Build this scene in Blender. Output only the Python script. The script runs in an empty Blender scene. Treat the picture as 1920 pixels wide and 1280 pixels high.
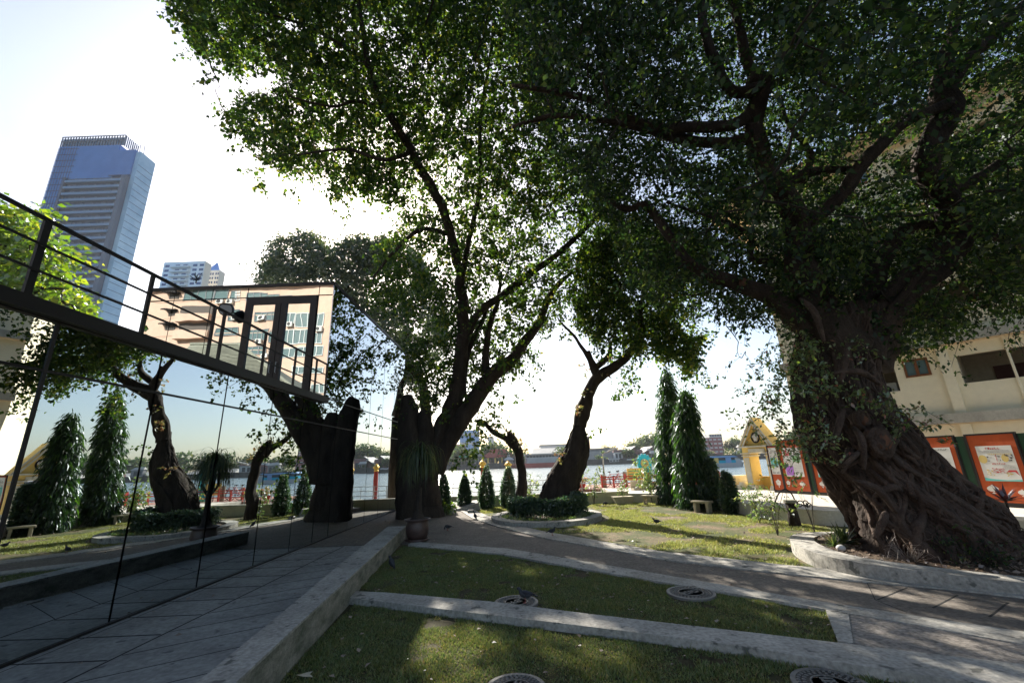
import bpy, math, random
import numpy as np
from mathutils import Vector, noise
PI = math.pi
rad = math.radians
# ------------------------------------------------------------------ camera, sky, sun, exposure
C = bpy.context.scene.collection
SC = bpy.context.scene
FP, PITCH, ROLL, CH = 790.0, rad(16.0), rad(2.1), 2.1
cf = np.array([0, math.cos(PITCH), math.sin(PITCH)])
cu0 = np.array([0, -math.sin(PITCH), math.cos(PITCH)])
cr0 = np.array([1.0, 0, 0])
cr = math.cos(ROLL) * cr0 - math.sin(ROLL) * cu0
cu = math.sin(ROLL) * cr0 + math.cos(ROLL) * cu0
cam = bpy.data.cameras.new('camera')
cam.sensor_width = 36
cam.lens = FP / 1920 * 36
cam.clip_start = 0.05
cam.clip_end = 6000
camo = bpy.data.objects.new('camera', cam)
C.objects.link(camo)
from mathutils import Matrix
camo.matrix_world = Matrix(((cr[0], cu[0], -cf[0], 0), (cr[1], cu[1], -cf[1], 0), (cr[2], cu[2], -cf[2], CH), (0, 0, 0, 1)))
SC.camera = camo
SUN_AZ, SUN_EL = rad(-20.3), rad(31.9)
SC.view_settings.view_transform = 'Standard'
SC.view_settings.look = 'None'
SC.view_settings.gamma = 1
SC.view_settings.use_curve_mapping = False
SC.view_settings.exposure = 1.40
W = bpy.data.worlds.new('World')
SC.world = W
W.use_nodes = True
wt = W.node_tree
bg = wt.nodes['Background']
sk = wt.nodes.new('ShaderNodeTexSky')
sk.sky_type = 'NISHITA'
sk.sun_disc = False
sk.sun_elevation = SUN_EL
sk.sun_rotation = SUN_AZ
sk.air_density = 1.0
sk.dust_density = 1.5
sk.ozone_density = 0.6
wt.links.new(sk.outputs[0], bg.inputs[0])
bg.inputs[1].default_value = 0.08
sl = bpy.data.lights.new('sun', 'SUN')
sl.energy = 5.0
sl.angle = rad(0.5)
sl.color = (1.0, 0.93, 0.82)
slo = bpy.data.objects.new('sun', sl)
C.objects.link(slo)
sdir = Vector((math.sin(SUN_AZ) * math.cos(SUN_EL), math.cos(SUN_AZ) * math.cos(SUN_EL), math.sin(SUN_EL)))
slo.rotation_euler = (-sdir).to_track_quat('-Z', 'Y').to_euler()
slo.location = sdir * 60
SC.cycles.max_bounces = 8
SC.cycles.transparent_max_bounces = 16
SC.cycles.caustics_reflective = False
SC.cycles.caustics_refractive = False

# ------------------------------------------------------------------ helpers
def ray(px, py):
    return cr * (px - 960) + cu * (640 - py) + cf * FP
def g(px, py, z=0.0):
    d = ray(px, py); t = (z - CH) / d[2]
    return (d[0] * t, d[1] * t)
def at(px, py, Y):
    d = ray(px, py); t = Y / d[1]
    return np.array([d[0] * t, Y, d[2] * t + CH])
def zat(px, py, X, Y):
    """height of the ray through a pixel at the horizontal distance of (X, Y)"""
    d = ray(px, py); return CH + d[2] / math.hypot(d[0], d[1]) * math.hypot(X, Y)

def lab(o, label=None, cat=None, group=None, kind=None):
    if label: o['label'] = label
    if cat: o['category'] = cat
    if group: o['group'] = group
    if kind: o['kind'] = kind
    return o
def thing(name, label, cat, loc=(0, 0, 0), rz=0.0, group=None):
    o = bpy.data.objects.new(name, None); C.objects.link(o)
    o.empty_display_size = 0.2
    o.location = loc; o.rotation_euler = (0, 0, rz)
    return lab(o, label, cat, group)

class MB:
    def __init__(s): s.v = []; s.f = []; s.sm = False
    def add(s, vs, fs):
        n = len(s.v); s.v.extend([tuple(map(float, v)) for v in vs]); s.f.extend([tuple(i + n for i in f) for f in fs]); return s
    def box(s, x0, x1, y0, y1, z0, z1):
        return s.add([(x0, y0, z0), (x1, y0, z0), (x1, y1, z0), (x0, y1, z0), (x0, y0, z1), (x1, y0, z1), (x1, y1, z1), (x0, y1, z1)],
                     [(0, 3, 2, 1), (4, 5, 6, 7), (0, 1, 5, 4), (1, 2, 6, 5), (2, 3, 7, 6), (3, 0, 4, 7)])
    def bbox(s, x0, x1, y0, y1, z0, z1, b):
        """box with chamfered upright and top edges"""
        pts = [(x0 + b, y0), (x1 - b, y0), (x1, y0 + b), (x1, y1 - b), (x1 - b, y1), (x0 + b, y1), (x0, y1 - b), (x0, y0 + b)]
        cx, cy = (x0 + x1) / 2, (y0 + y1) / 2
        top = [(x + (b if x < cx else -b), y + (b if y < cy else -b), z1) for x, y in pts]
        vs = [(x, y, z0) for x, y in pts] + [(x, y, z1 - b) for x, y in pts] + top
        fs = [tuple(range(7, -1, -1)), tuple(range(16, 24))]
        for r in (0, 8):
            for i in range(8): fs.append((r + i, r + (i + 1) % 8, r + 8 + (i + 1) % 8, r + 8 + i))
        return s.add(vs, fs)
    def prism(s, pts, z0, z1):
        """pts: outline in plan; z0/z1 numbers"""
        n = len(pts)
        a = sum(pts[i][0] * pts[(i + 1) % n][1] - pts[(i + 1) % n][0] * pts[i][1] for i in range(n))
        if a < 0: pts = pts[::-1]
        vs = [(x, y, z0) for x, y in pts] + [(x, y, z1) for x, y in pts]
        return s.add(vs, [tuple(range(n - 1, -1, -1)), tuple(range(n, 2 * n))] + [(i, (i + 1) % n, n + (i + 1) % n, n + i) for i in range(n)])
    def strip(s, A, B, z0, z1f):
        """raised strip between polylines A and B (same count)"""
        n = len(A); vs = []
        for i in range(n):
            z1 = z1f(A[i]) if callable(z1f) else z1f
            vs += [(A[i][0], A[i][1], z0), (A[i][0], A[i][1], z1), (B[i][0], B[i][1], z1), (B[i][0], B[i][1], z0)]
        fs = []
        for i in range(n - 1):
            k = 4 * i
            for j in range(4): fs.append((k + j, k + (j + 1) % 4, k + 4 + (j + 1) % 4, k + 4 + j))
        fs += [(0, 3, 2, 1), (4 * n - 4, 4 * n - 3, 4 * n - 2, 4 * n - 1)]
        return s.add(vs, fs)
    def xz(s, pts, y0, y1):
        """outline in the X-Z plane extruded along Y"""
        n = len(pts)
        vs = [(x, y0, z) for x, z in pts] + [(x, y1, z) for x, z in pts]
        return s.add(vs, [tuple(range(n)), tuple(range(2 * n - 1, n - 1, -1))] + [(n + i, n + (i + 1) % n, (i + 1) % n, i) for i in range(n)])
    def tube(s, pts, rs, seg=6, cap=True, lob=0.0, tw=0.0, ph=0.0):
        pts = [np.array(p, float) for p in pts]; n = len(pts)
        if not hasattr(rs, '__len__'): rs = [rs] * n
        up = None; vs = []
        for i in range(n):
            t = pts[min(i + 1, n - 1)] - pts[max(i - 1, 0)]; t = t / (np.linalg.norm(t) + 1e-9)
            if up is None:
                up = np.array([1.0, 0, 0]) if abs(t[2]) > 0.7 else np.array([0, 0, 1.0])
            a = up - t * (up @ t); a /= (np.linalg.norm(a) + 1e-9); b = np.cross(t, a); up = a
            for k in range(seg):
                an = 2 * PI * k / seg
                r = rs[i]
                if lob: r *= 1 + lob * math.sin(3 * an + tw * i + ph) + 0.6 * lob * math.sin(5 * an - tw * 0.7 * i + ph * 2) + 0.5 * lob * noise.noise(Vector(pts[i] * 2.3) + Vector((math.cos(an), math.sin(an), 0)) * 1.5)
                vs.append(pts[i] + r * (math.cos(an) * a + math.sin(an) * b))
        fs = [(i * seg + k, i * seg + (k + 1) % seg, (i + 1) * seg + (k + 1) % seg, (i + 1) * seg + k) for i in range(n - 1) for k in range(seg)]
        if cap: fs += [tuple(range(seg - 1, -1, -1)), tuple(range((n - 1) * seg, n * seg))]
        return s.add(vs, fs)
    def lathe(s, prof, c=(0, 0, 0), seg=20, sy=1.0):
        n = len(prof)
        vs = [(c[0] + r * math.cos(2 * PI * k / seg), c[1] + sy * r * math.sin(2 * PI * k / seg), c[2] + z) for r, z in prof for k in range(seg)]
        fs = [(i * seg + k, i * seg + (k + 1) % seg, (i + 1) * seg + (k + 1) % seg, (i + 1) * seg + k) for i in range(n - 1) for k in range(seg)]
        fs += [tuple(range(seg - 1, -1, -1)), tuple(range((n - 1) * seg, n * seg))]
        return s.add(vs, fs)
    def ball(s, c, r, seg=10, rings=6, sc=(1, 1, 1), nz=0.0):
        vs = [(c[0], c[1], c[2] - r * sc[2])]
        for i in range(1, rings):
            ph = -PI / 2 + PI * i / rings
            for k in range(seg):
                th = 2 * PI * k / seg
                q = 1 + (nz * noise.noise(Vector((math.cos(th) * 2 + c[0] * 3, math.sin(th) * 2 + c[1] * 3, ph * 2))) if nz else 0)
                vs.append((c[0] + r * q * sc[0] * math.cos(ph) * math.cos(th), c[1] + r * q * sc[1] * math.cos(ph) * math.sin(th), c[2] + r * q * sc[2] * math.sin(ph)))
        vs.append((c[0], c[1], c[2] + r * sc[2])); L = len(vs) - 1
        fs = [(0, 1 + (k + 1) % seg, 1 + k) for k in range(seg)]
        for i in range(rings - 2):
            for k in range(seg):
                a = 1 + i * seg
                fs.append((a + k, a + (k + 1) % seg, a + seg + (k + 1) % seg, a + seg + k))
        a = 1 + (rings - 2) * seg
        fs += [(a + k, a + (k + 1) % seg, L) for k in range(seg)]
        return s.add(vs, fs)
    def build(s, name, mat, root=None, local=False, smooth=False):
        me = bpy.data.meshes.new(name)
        v = s.v
        if root is not None and not local:
            lx, ly, lz = root.location
            r = root
            while r.parent is not None:
                r = r.parent; lx += r.location[0]; ly += r.location[1]; lz += r.location[2]
            v = [(x - lx, y - ly, z - lz) for x, y, z in v]
        me.from_pydata(v, [], s.f)
        me.materials.append(mat)
        if smooth: me.polygons.foreach_set('use_smooth', [True] * len(me.polygons))
        me.update()
        o = bpy.data.objects.new(name, me); C.objects.link(o)
        if root is not None: o.parent = root
        return o

def np_obj(name, V, F, mat, root=None, loc=(0, 0, 0), smooth=False):
    """V (n,3), F (m,k) fast mesh"""
    me = bpy.data.meshes.new(name)
    V = np.asarray(V, np.float32) - np.array(loc, np.float32)
    F = np.asarray(F, np.int32); m, k = F.shape
    me.vertices.add(len(V)); me.vertices.foreach_set('co', V.ravel())
    me.loops.add(m * k); me.loops.foreach_set('vertex_index', F.ravel())
    me.polygons.add(m); me.polygons.foreach_set('loop_start', np.arange(0, m * k, k, dtype=np.int32))
    me.polygons.foreach_set('loop_total', np.full(m, k, np.int32))
    if smooth: me.polygons.foreach_set('use_smooth', np.ones(m, bool))
    me.materials.append(mat); me.update(calc_edges=True)
    o = bpy.data.objects.new(name, me); C.objects.link(o)
    if root is not None: o.parent = root
    return o

def spline(pts, n=8, closed=False):
    P = [np.array(p, float) for p in pts]; out = []; N = len(P)
    for i in range(N if closed else N - 1):
        p0 = P[(i - 1) % N] if (closed or i > 0) else P[0]
        p1 = P[i]; p2 = P[(i + 1) % N]
        p3 = P[(i + 2) % N] if (closed or i + 2 < N) else P[-1]
        for k in range(n):
            t = k / n
            out.append(0.5 * ((2 * p1) + (-p0 + p2) * t + (2 * p0 - 5 * p1 + 4 * p2 - p3) * t * t + (-p0 + 3 * p1 - 3 * p2 + p3) * t ** 3))
    if not closed: out.append(P[-1])
    return out

# ------------------------------------------------------------------ materials
def mat(name, col, rough=0.8, metal=0.0, spec=0.3, var=0.0, scale=4.0, col2=None, bump=0.0, bscale=20.0, coat=0.0, trans=0.0, stretch=None, contrast=(0.35, 0.65), fine=0.0, spots=None):
    m = bpy.data.materials.new(name); m.use_nodes = True
    nt = m.node_tree; b = nt.nodes['Principled BSDF']; L = nt.links.new
    b.inputs['Base Color'].default_value = (*col, 1)
    b.inputs['Roughness'].default_value = rough
    b.inputs['Metallic'].default_value = metal
    b.inputs['Specular IOR Level'].default_value = spec
    b.inputs['Coat Weight'].default_value = coat
    tc = nt.nodes.new('ShaderNodeTexCoord')
    mp = nt.nodes.new('ShaderNodeMapping'); L(tc.outputs['Object'], mp.inputs[0])
    if stretch: mp.inputs['Scale'].default_value = stretch
    if var or col2:
        if col2 is None: col2 = tuple(max(0, c * (1 - var)) for c in col)
        nz = nt.nodes.new('ShaderNodeTexNoise'); nz.inputs['Scale'].default_value = scale; nz.inputs['Detail'].default_value = 8; nz.inputs['Roughness'].default_value = 0.65
        L(mp.outputs[0], nz.inputs['Vector'])
        rp = nt.nodes.new('ShaderNodeValToRGB')
        rp.color_ramp.elements[0].position = contrast[0]; rp.color_ramp.elements[1].position = contrast[1]
        rp.color_ramp.elements[0].color = (*col, 1); rp.color_ramp.elements[1].color = (*col2, 1)
        L(nz.outputs[0], rp.inputs[0]); out = rp.outputs[0]
        if fine:
            n3 = nt.nodes.new('ShaderNodeTexNoise'); n3.inputs['Scale'].default_value = scale * 14; n3.inputs['Detail'].default_value = 4
            L(tc.outputs['Object'], n3.inputs['Vector'])
            mr = nt.nodes.new('ShaderNodeMapRange'); mr.inputs[1].default_value = 0.3; mr.inputs[2].default_value = 0.7; mr.inputs[3].default_value = 1 - fine; mr.inputs[4].default_value = 1 + fine
            L(n3.outputs[0], mr.inputs[0])
            mx = nt.nodes.new('ShaderNodeVectorMath'); mx.operation = 'SCALE'; L(out, mx.inputs[0]); L(mr.outputs[0], mx.inputs['Scale']); out = mx.outputs[0]
        if spots:
            sc_, thr, sc3 = spots
            vo = nt.nodes.new('ShaderNodeTexNoise'); vo.inputs['Scale'].default_value = sc_; vo.inputs['Detail'].default_value = 3
            L(tc.outputs['Object'], vo.inputs['Vector'])
            r2 = nt.nodes.new('ShaderNodeValToRGB'); r2.color_ramp.elements[0].position = thr; r2.color_ramp.elements[1].position = thr + 0.06
            L(vo.outputs[0], r2.inputs[0])
            m2 = nt.nodes.new('ShaderNodeMix'); m2.data_type = 'RGBA'; L(r2.outputs[0], m2.inputs[0]); L(out, m2.inputs[6]); m2.inputs[7].default_value = (*sc3, 1); out = m2.outputs[2]
        L(out, b.inputs['Base Color'])
    if bump:
        n2 = nt.nodes.new('ShaderNodeTexNoise'); n2.inputs['Scale'].default_value = bscale; n2.inputs['Detail'].default_value = 6
        L(mp.outputs[0], n2.inputs['Vector'])
        bp = nt.nodes.new('ShaderNodeBump'); bp.inputs['Strength'].default_value = bump; bp.inputs['Distance'].default_value = 0.045 if 'fig' in name or 'bark' in name else 0.02
        L(n2.outputs[0], bp.inputs['Height']); L(bp.outputs[0], b.inputs['Normal'])
    return m

def leafmat(name, cols, transl=0.5, rough=0.45, gl=0.12, patch=None):
    """cols: list of (pos, colour); each leaf picks its own tone"""
    m = bpy.data.materials.new(name); m.use_nodes = True
    nt = m.node_tree; nt.nodes.clear(); L = nt.links.new
    out = nt.nodes.new('ShaderNodeOutputMaterial')
    ge = nt.nodes.new('ShaderNodeNewGeometry'); rp = nt.nodes.new('ShaderNodeValToRGB')
    L(ge.outputs['Random Per Island'], rp.inputs[0])
    els = rp.color_ramp.elements
    els[0].position, els[0].color = cols[0][0], (*cols[0][1], 1)
    els[1].position, els[1].color = cols[-1][0], (*cols[-1][1], 1)
    for p, c in cols[1:-1]:
        e = els.new(p); e.color = (*c, 1)
    d = nt.nodes.new('ShaderNodeBsdfDiffuse'); t = nt.nodes.new('ShaderNodeBsdfTranslucent'); gsy = nt.nodes.new('ShaderNodeBsdfGlossy')
    gsy.inputs['Roughness'].default_value = rough; gsy.inputs['Color'].default_value = (0.8, 0.85, 0.9, 1)
    if patch:
        tc = nt.nodes.new('ShaderNodeTexCoord'); nz = nt.nodes.new('ShaderNodeTexNoise'); nz.inputs['Scale'].default_value = patch[0]; nz.inputs['Detail'].default_value = 7; nz.inputs['Roughness'].default_value = .7
        L(tc.outputs['Object'], nz.inputs['Vector']); r3 = nt.nodes.new('ShaderNodeValToRGB'); r3.color_ramp.elements[0].position = .40; r3.color_ramp.elements[1].position = .62
        r3.color_ramp.elements[0].color = (1, 1, 1, 1); r3.color_ramp.elements[1].color = (*patch[1], 1); L(nz.outputs[0], r3.inputs[0])
        mx = nt.nodes.new('ShaderNodeMix'); mx.data_type = 'RGBA'; mx.blend_type = 'MULTIPLY'; mx.inputs[0].default_value = 1; L(rp.outputs[0], mx.inputs[6]); L(r3.outputs[0], mx.inputs[7]); src = mx.outputs[2]
    else: src = rp.outputs[0]
    h = nt.nodes.new('ShaderNodeHueSaturation'); h.inputs['Saturation'].default_value = 1.12; h.inputs['Value'].default_value = 2.6; h.inputs['Hue'].default_value = 0.494
    L(src, d.inputs[0]); L(src, h.inputs['Color']); L(h.outputs[0], t.inputs[0])
    m1 = nt.nodes.new('ShaderNodeMixShader'); m1.inputs[0].default_value = transl; L(d.outputs[0], m1.inputs[1]); L(t.outputs[0], m1.inputs[2])
    m2 = nt.nodes.new('ShaderNodeMixShader'); m2.inputs[0].default_value = gl; L(m1.outputs[0], m2.inputs[1]); L(gsy.outputs[0], m2.inputs[2])
    L(m2.outputs[0], out.inputs[0])
    return m

M = {}
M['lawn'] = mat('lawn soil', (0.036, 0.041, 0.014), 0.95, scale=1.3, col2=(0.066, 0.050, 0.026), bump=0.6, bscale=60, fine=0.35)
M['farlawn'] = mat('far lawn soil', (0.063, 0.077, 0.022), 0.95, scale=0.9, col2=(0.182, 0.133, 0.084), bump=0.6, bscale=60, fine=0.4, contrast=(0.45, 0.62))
M['earth'] = mat('earth', (0.058, 0.042, 0.029), 0.98, scale=5, col2=(0.117, 0.081, 0.052), bump=0.9, bscale=30, fine=0.5)
M['ground'] = mat('ground', (0.16, 0.15, 0.13), 0.95, var=0.35, scale=0.8, bump=0.3)
M['aggregate'] = mat('aggregate', (0.150, 0.132, 0.112), 0.9, scale=1.6, col2=(0.200, 0.175, 0.150), bump=0.5, bscale=140, fine=0.35)
M['aggregate2'] = mat('pale aggregate', (0.237, 0.213, 0.188), 0.9, scale=1.6, col2=(0.312, 0.281, 0.250), bump=0.6, bscale=110, fine=0.45)
M['concrete'] = mat('concrete', (0.481, 0.461, 0.416), 0.85, scale=1.5, col2=(0.312, 0.299, 0.267), bump=0.25, bscale=40, fine=0.28, contrast=(.3, .6), spots=(6, 0.63, (0.130, 0.130, 0.117)))
M['slab'] = mat('paving slab', (0.405, 0.398, 0.371), 0.75, scale=1.1, col2=(0.270, 0.266, 0.250), bump=0.2, bscale=30, fine=0.22, contrast=(.3, .6), spots=(4, 0.64, (0.149, 0.149, 0.149)))
M['slabgroove'] = mat('groove', (0.03, 0.03, 0.03), 0.95)
M['plaza'] = mat('plaza paving', (0.58, 0.54, 0.47), 0.85, scale=0.7, col2=(0.48, 0.45, 0.39), bump=0.1, fine=0.1)
M['mossy'] = mat('mossy concrete', (0.351, 0.325, 0.267), 0.9, scale=2.5, col2=(0.130, 0.137, 0.098), bump=0.4, bscale=30, stretch=(1, 1, 2.5), fine=0.2)
M['creamwall'] = mat('cream wall', (0.667, 0.609, 0.414), 0.85, scale=1.4, col2=(0.529, 0.494, 0.356), bump=0.1, fine=0.08)
M['whitewall'] = mat('pale wall', (0.688, 0.675, 0.625), 0.85, scale=1.2, col2=(0.525, 0.512, 0.463), bump=0.15, fine=0.1)
M['building'] = mat('cream facade', (0.81, 0.73, 0.54), 0.85, scale=0.35, col2=(0.74, 0.65, 0.47), bump=0.06, fine=0.04)
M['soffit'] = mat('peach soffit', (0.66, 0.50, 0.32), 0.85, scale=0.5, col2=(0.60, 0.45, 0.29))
M['ledge'] = mat('grey ledge', (0.50, 0.47, 0.40), 0.9, scale=1.6, col2=(0.33, 0.31, 0.26), bump=0.1, stretch=(1, 1, 0.35), fine=0.1)
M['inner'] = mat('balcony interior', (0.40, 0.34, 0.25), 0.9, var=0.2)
M['darkwood'] = mat('dark red wood', (0.06, 0.02, 0.016), 0.6)
M['brownwood'] = mat('brown wood', (0.22, 0.085, 0.035), 0.55, var=0.4, scale=8, stretch=(1, 1, 4))
M['blueglass'] = mat('bluish window glass', (0.10, 0.16, 0.17), 0.12, spec=0.8)
M['rooftile'] = mat('red roof tile', (0.30, 0.13, 0.12), 0.8, var=0.4, scale=3)
M['metalblack'] = mat('black metal', (0.022, 0.020, 0.020), 0.45, metal=0.3)
M['railgrey'] = mat('grey rail', (0.28, 0.29, 0.30), 0.5, metal=0.5)
M['yellow'] = mat('yellow painted render', (0.76, 0.55, 0.17), 0.75, scale=1.5, col2=(0.66, 0.47, 0.16), fine=0.06)
M['trimwhite'] = mat('off white trim', (0.62, 0.60, 0.52), 0.8, scale=2, col2=(0.48, 0.46, 0.38), fine=0.1)
M['boardred'] = mat('orange red board', (0.44, 0.085, 0.022), 0.7, scale=1.2, col2=(0.36, 0.062, 0.018), stretch=(3, 3, 0.4), fine=0.06)
M['boardgreen'] = mat('dark green board', (0.015, 0.055, 0.028), 0.6, var=0.3)
M['poster'] = mat('white poster', (0.62, 0.62, 0.60), 0.5)
M['ink'] = mat('ink', (0.10, 0.09, 0.09), 0.6)
M['inkgrey'] = mat('grey print', (0.33, 0.33, 0.34), 0.6)
M['inkred'] = mat('red print', (0.45, 0.05, 0.05), 0.6)
M['inkteal'] = mat('teal print', (0.12, 0.45, 0.42), 0.6)
M['inkgold'] = mat('gold print', (0.55, 0.42, 0.15), 0.6)
M['inkpurple'] = mat('purple print', (0.34, 0.14, 0.50), 0.6)
M['inkgreen'] = mat('green print', (0.22, 0.42, 0.22), 0.6)
M['motif'] = mat('white motif', (0.65, 0.63, 0.60), 0.7)
M['bark'] = mat('bark', (0.0248, 0.0186, 0.0149), 0.95, scale=3.5, col2=(0.0527, 0.0409, 0.0322), bump=1.0, bscale=14, stretch=(1, 1, 0.3), fine=0.35)
M['figbark'] = mat('fig bark', (0.0260, 0.0180, 0.0136), 0.9, scale=2.2, col2=(0.0620, 0.0434, 0.0329), bump=1.0, bscale=16, stretch=(1, 1, 0.35), fine=0.35)
M['figroot'] = mat('fig root', (0.0446, 0.0274, 0.0202), 0.85, scale=4, col2=(0.1008, 0.0684, 0.0518), bump=0.8, bscale=25, fine=0.3)
M['cutwood'] = mat('cut wood', (0.1820, 0.0840, 0.0490), 0.9, var=0.5, scale=5, bump=0.6)
M['twig'] = mat('twig', (0.0385, 0.0315, 0.0245), 0.9)
M['pot'] = mat('brown glazed pot', (0.098, 0.058, 0.049), 0.45, var=0.35, scale=6, spec=0.5)
M['stone'] = mat('bench concrete', (0.52, 0.46, 0.34), 0.9, scale=4, col2=(0.38, 0.34, 0.26), bump=0.3, fine=0.15)
M['iron'] = mat('cast iron', (0.035, 0.033, 0.030), 0.6, metal=0.2, scale=6, col2=(0.065, 0.06, 0.055), bump=0.4, bscale=80)
M['ironring'] = mat('worn rim', (0.24, 0.23, 0.21), 0.6, metal=0.2, var=0.3, scale=8)
M['redpaint'] = mat('red paint', (0.42, 0.045, 0.035), 0.5, var=0.2)
M['gold'] = mat('gold paint', (0.75, 0.48, 0.10), 0.35, metal=0.5)
M['deck'] = mat('pier deck', (0.33, 0.17, 0.13), 0.8, var=0.3)
M['turq'] = mat('turquoise', (0.02, 0.42, 0.60), 0.5, var=0.25, scale=10)
M['pigeon'] = mat('pigeon grey', (0.055, 0.058, 0.068), 0.7, var=0.4, scale=14)
M['pigeondark'] = mat('pigeon dark', (0.025, 0.025, 0.032), 0.7)
M['pinkleg'] = mat('pigeon legs', (0.35, 0.10, 0.08), 0.7)
M['quay'] = mat('quay wall', (0.10, 0.095, 0.09), 0.95, var=0.4, scale=0.3)
M['pink'] = mat('pink apartment render', (0.58, 0.41, 0.31), 0.85, scale=0.12, col2=(0.50, 0.345, 0.26), stretch=(1, 1, 0.4), fine=0.06)
M['pinkdark'] = mat('recess', (0.10, 0.085, 0.075), 0.9)
M['window'] = mat('grey green glazing', (0.10, 0.15, 0.15), 0.15, spec=0.8)
M['winframe'] = mat('white window frame', (0.62, 0.62, 0.60), 0.6)
M['acwhite'] = mat('air conditioner casing', (0.60, 0.59, 0.55), 0.6)
M['greytile'] = mat('grey green roof tile', (0.27, 0.27, 0.215), 0.8, scale=1.2, col2=(0.20, 0.20, 0.16), fine=0.1)

# curtain-wall mirror glass
def mirror():
    m = mat('dark mirror glass', (0.52, 0.575, 0.60), 0.0, metal=1.0)
    b = m.node_tree.nodes['Principled BSDF']
    b.inputs['Roughness'].default_value = 0.004
    nt = m.node_tree; tc = nt.nodes['Texture Coordinate']; n = nt.nodes.new('ShaderNodeTexNoise'); n.inputs['Scale'].default_value = 1.1; n.inputs['Detail'].default_value = 1
    nt.links.new(tc.outputs['Object'], n.inputs['Vector']); bp = nt.nodes.new('ShaderNodeBump'); bp.inputs['Strength'].default_value = 1; bp.inputs['Distance'].default_value = 0.0018
    nt.links.new(n.outputs[0], bp.inputs['Height']); nt.links.new(bp.outputs[0], b.inputs['Normal'])
    return m
M['mirror'] = mirror()
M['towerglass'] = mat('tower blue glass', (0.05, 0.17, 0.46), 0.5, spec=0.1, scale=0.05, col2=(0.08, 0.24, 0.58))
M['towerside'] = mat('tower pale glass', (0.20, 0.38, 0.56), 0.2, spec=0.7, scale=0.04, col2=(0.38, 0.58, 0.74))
M['towerband'] = mat('tower balcony glass', (0.09, 0.20, 0.36), 0.3, spec=0.7)
M['towerdark'] = mat('tower recess', (0.025, 0.05, 0.11), 0.6, scale=0.15, col2=(0.05, 0.09, 0.17))
M['towertrim'] = mat('tower pier', (0.07, 0.11, 0.18), 0.6)

def water():
    m = bpy.data.materials.new('river water'); m.use_nodes = True
    nt = m.node_tree; b = nt.nodes['Principled BSDF']; L = nt.links.new
    b.inputs['Base Color'].default_value = (0.075, 0.11, 0.115, 1)
    b.inputs['Roughness'].default_value = 0.22
    b.inputs['IOR'].default_value = 1.33
    b.inputs['Specular IOR Level'].default_value = 0.9
    tc = nt.nodes.new('ShaderNodeTexCoord')
    h = None
    for sc, st, sx in ((0.30, 1.3, 1.0), (1.3, 0.5, 0.8), (0.07, 2.6, 1.0)):
        mp = nt.nodes.new('ShaderNodeMapping'); mp.inputs['Scale'].default_value = (sc * 0.55, sc, sc)
        L(tc.outputs['Object'], mp.inputs[0])
        n = nt.nodes.new('ShaderNodeTexNoise'); n.inputs['Scale'].default_value = 1; n.inputs['Detail'].default_value = 5
        L(mp.outputs[0], n.inputs['Vector'])
        mu = nt.nodes.new('ShaderNodeMath'); mu.operation = 'MULTIPLY'; mu.inputs[1].default_value = st; L(n.outputs[0], mu.inputs[0])
        if h is None: h = mu.outputs[0]
        else:
            ad = nt.nodes.new('ShaderNodeMath'); ad.operation = 'ADD'; L(h, ad.inputs[0]); L(mu.outputs[0], ad.inputs[1]); h = ad.outputs[0]
    bp = nt.nodes.new('ShaderNodeBump'); bp.inputs['Strength'].default_value = 0.9; bp.inputs['Distance'].default_value = 0.8
    L(h, bp.inputs['Height']); L(bp.outputs[0], b.inputs['Normal'])
    return m
M['water'] = water()
LF_BODHI = leafmat('bodhi leaves', [(0, (0.013, 0.029, 0.009)), (0.5, (0.029, 0.060, 0.012)), (0.88, (0.068, 0.108, 0.017)), (1, (0.14, 0.14, 0.03))], 0.5, gl=0.025)
LF_FIG = leafmat('fig leaves', [(0, (0.008, 0.019, 0.007)), (0.55, (0.019, 0.042, 0.011)), (0.9, (0.052, 0.086, 0.016)), (1, (0.09, 0.11, 0.03))], 0.46, gl=0.03)
LF_VINE = leafmat('young fig leaves', [(0, (0.045, 0.085, 0.02)), (0.80, (0.11, 0.165, 0.03)), (0.93, (0.14, 0.10, 0.03)), (1, (0.22, 0.06, 0.04))], 0.5)
LF_RUST = leafmat('rust young leaves', [(0, (0.06, 0.09, 0.025)), (0.5, (0.16, 0.14, 0.05)), (1, (0.24, 0.12, 0.07))], 0.5)
LF_ASHOKA = leafmat('ashoka leaves', [(0, (0.012, 0.030, 0.010)), (0.75, (0.026, 0.060, 0.014)), (1, (0.06, 0.13, 0.02))], 0.36, rough=0.35, gl=0.06)
LF_TOPI = leafmat('topiary leaves', [(0, (0.018, 0.045, 0.020)), (0.7, (0.035, 0.08, 0.025)), (1, (0.10, 0.15, 0.04))], 0.4)
LF_LIGHT = leafmat('yellow green leaves', [(0, (0.05, 0.10, 0.014)), (0.7, (0.10, 0.165, 0.02)), (1, (0.20, 0.22, 0.035))], 0.5)
LF_BUSH = leafmat('bush leaves', [(0, (0.05, 0.09, 0.025)), (0.7, (0.10, 0.15, 0.04)), (1, (0.22, 0.22, 0.07))], 0.45)
LF_BACK = leafmat('back tree leaves', [(0, (0.022, 0.040, 0.014)), (0.7, (0.045, 0.068, 0.022)), (1, (0.09, 0.105, 0.035))], 0.4)
LF_FAR = leafmat('far bank leaves', [(0, (0.035, 0.065, 0.025)), (0.7, (0.065, 0.10, 0.035)), (1, (0.13, 0.14, 0.045))], 0.25, gl=.02)
LF_GRASS = leafmat('grass blades', [(0, (0.068, 0.110, 0.034)), (0.55, (0.125, 0.172, 0.052)), (0.82, (0.18, 0.205, 0.075)), (1, (0.24, 0.20, 0.10))], 0.22, gl=0.05, patch=(1.6, (1.12, .97, .82)))
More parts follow.
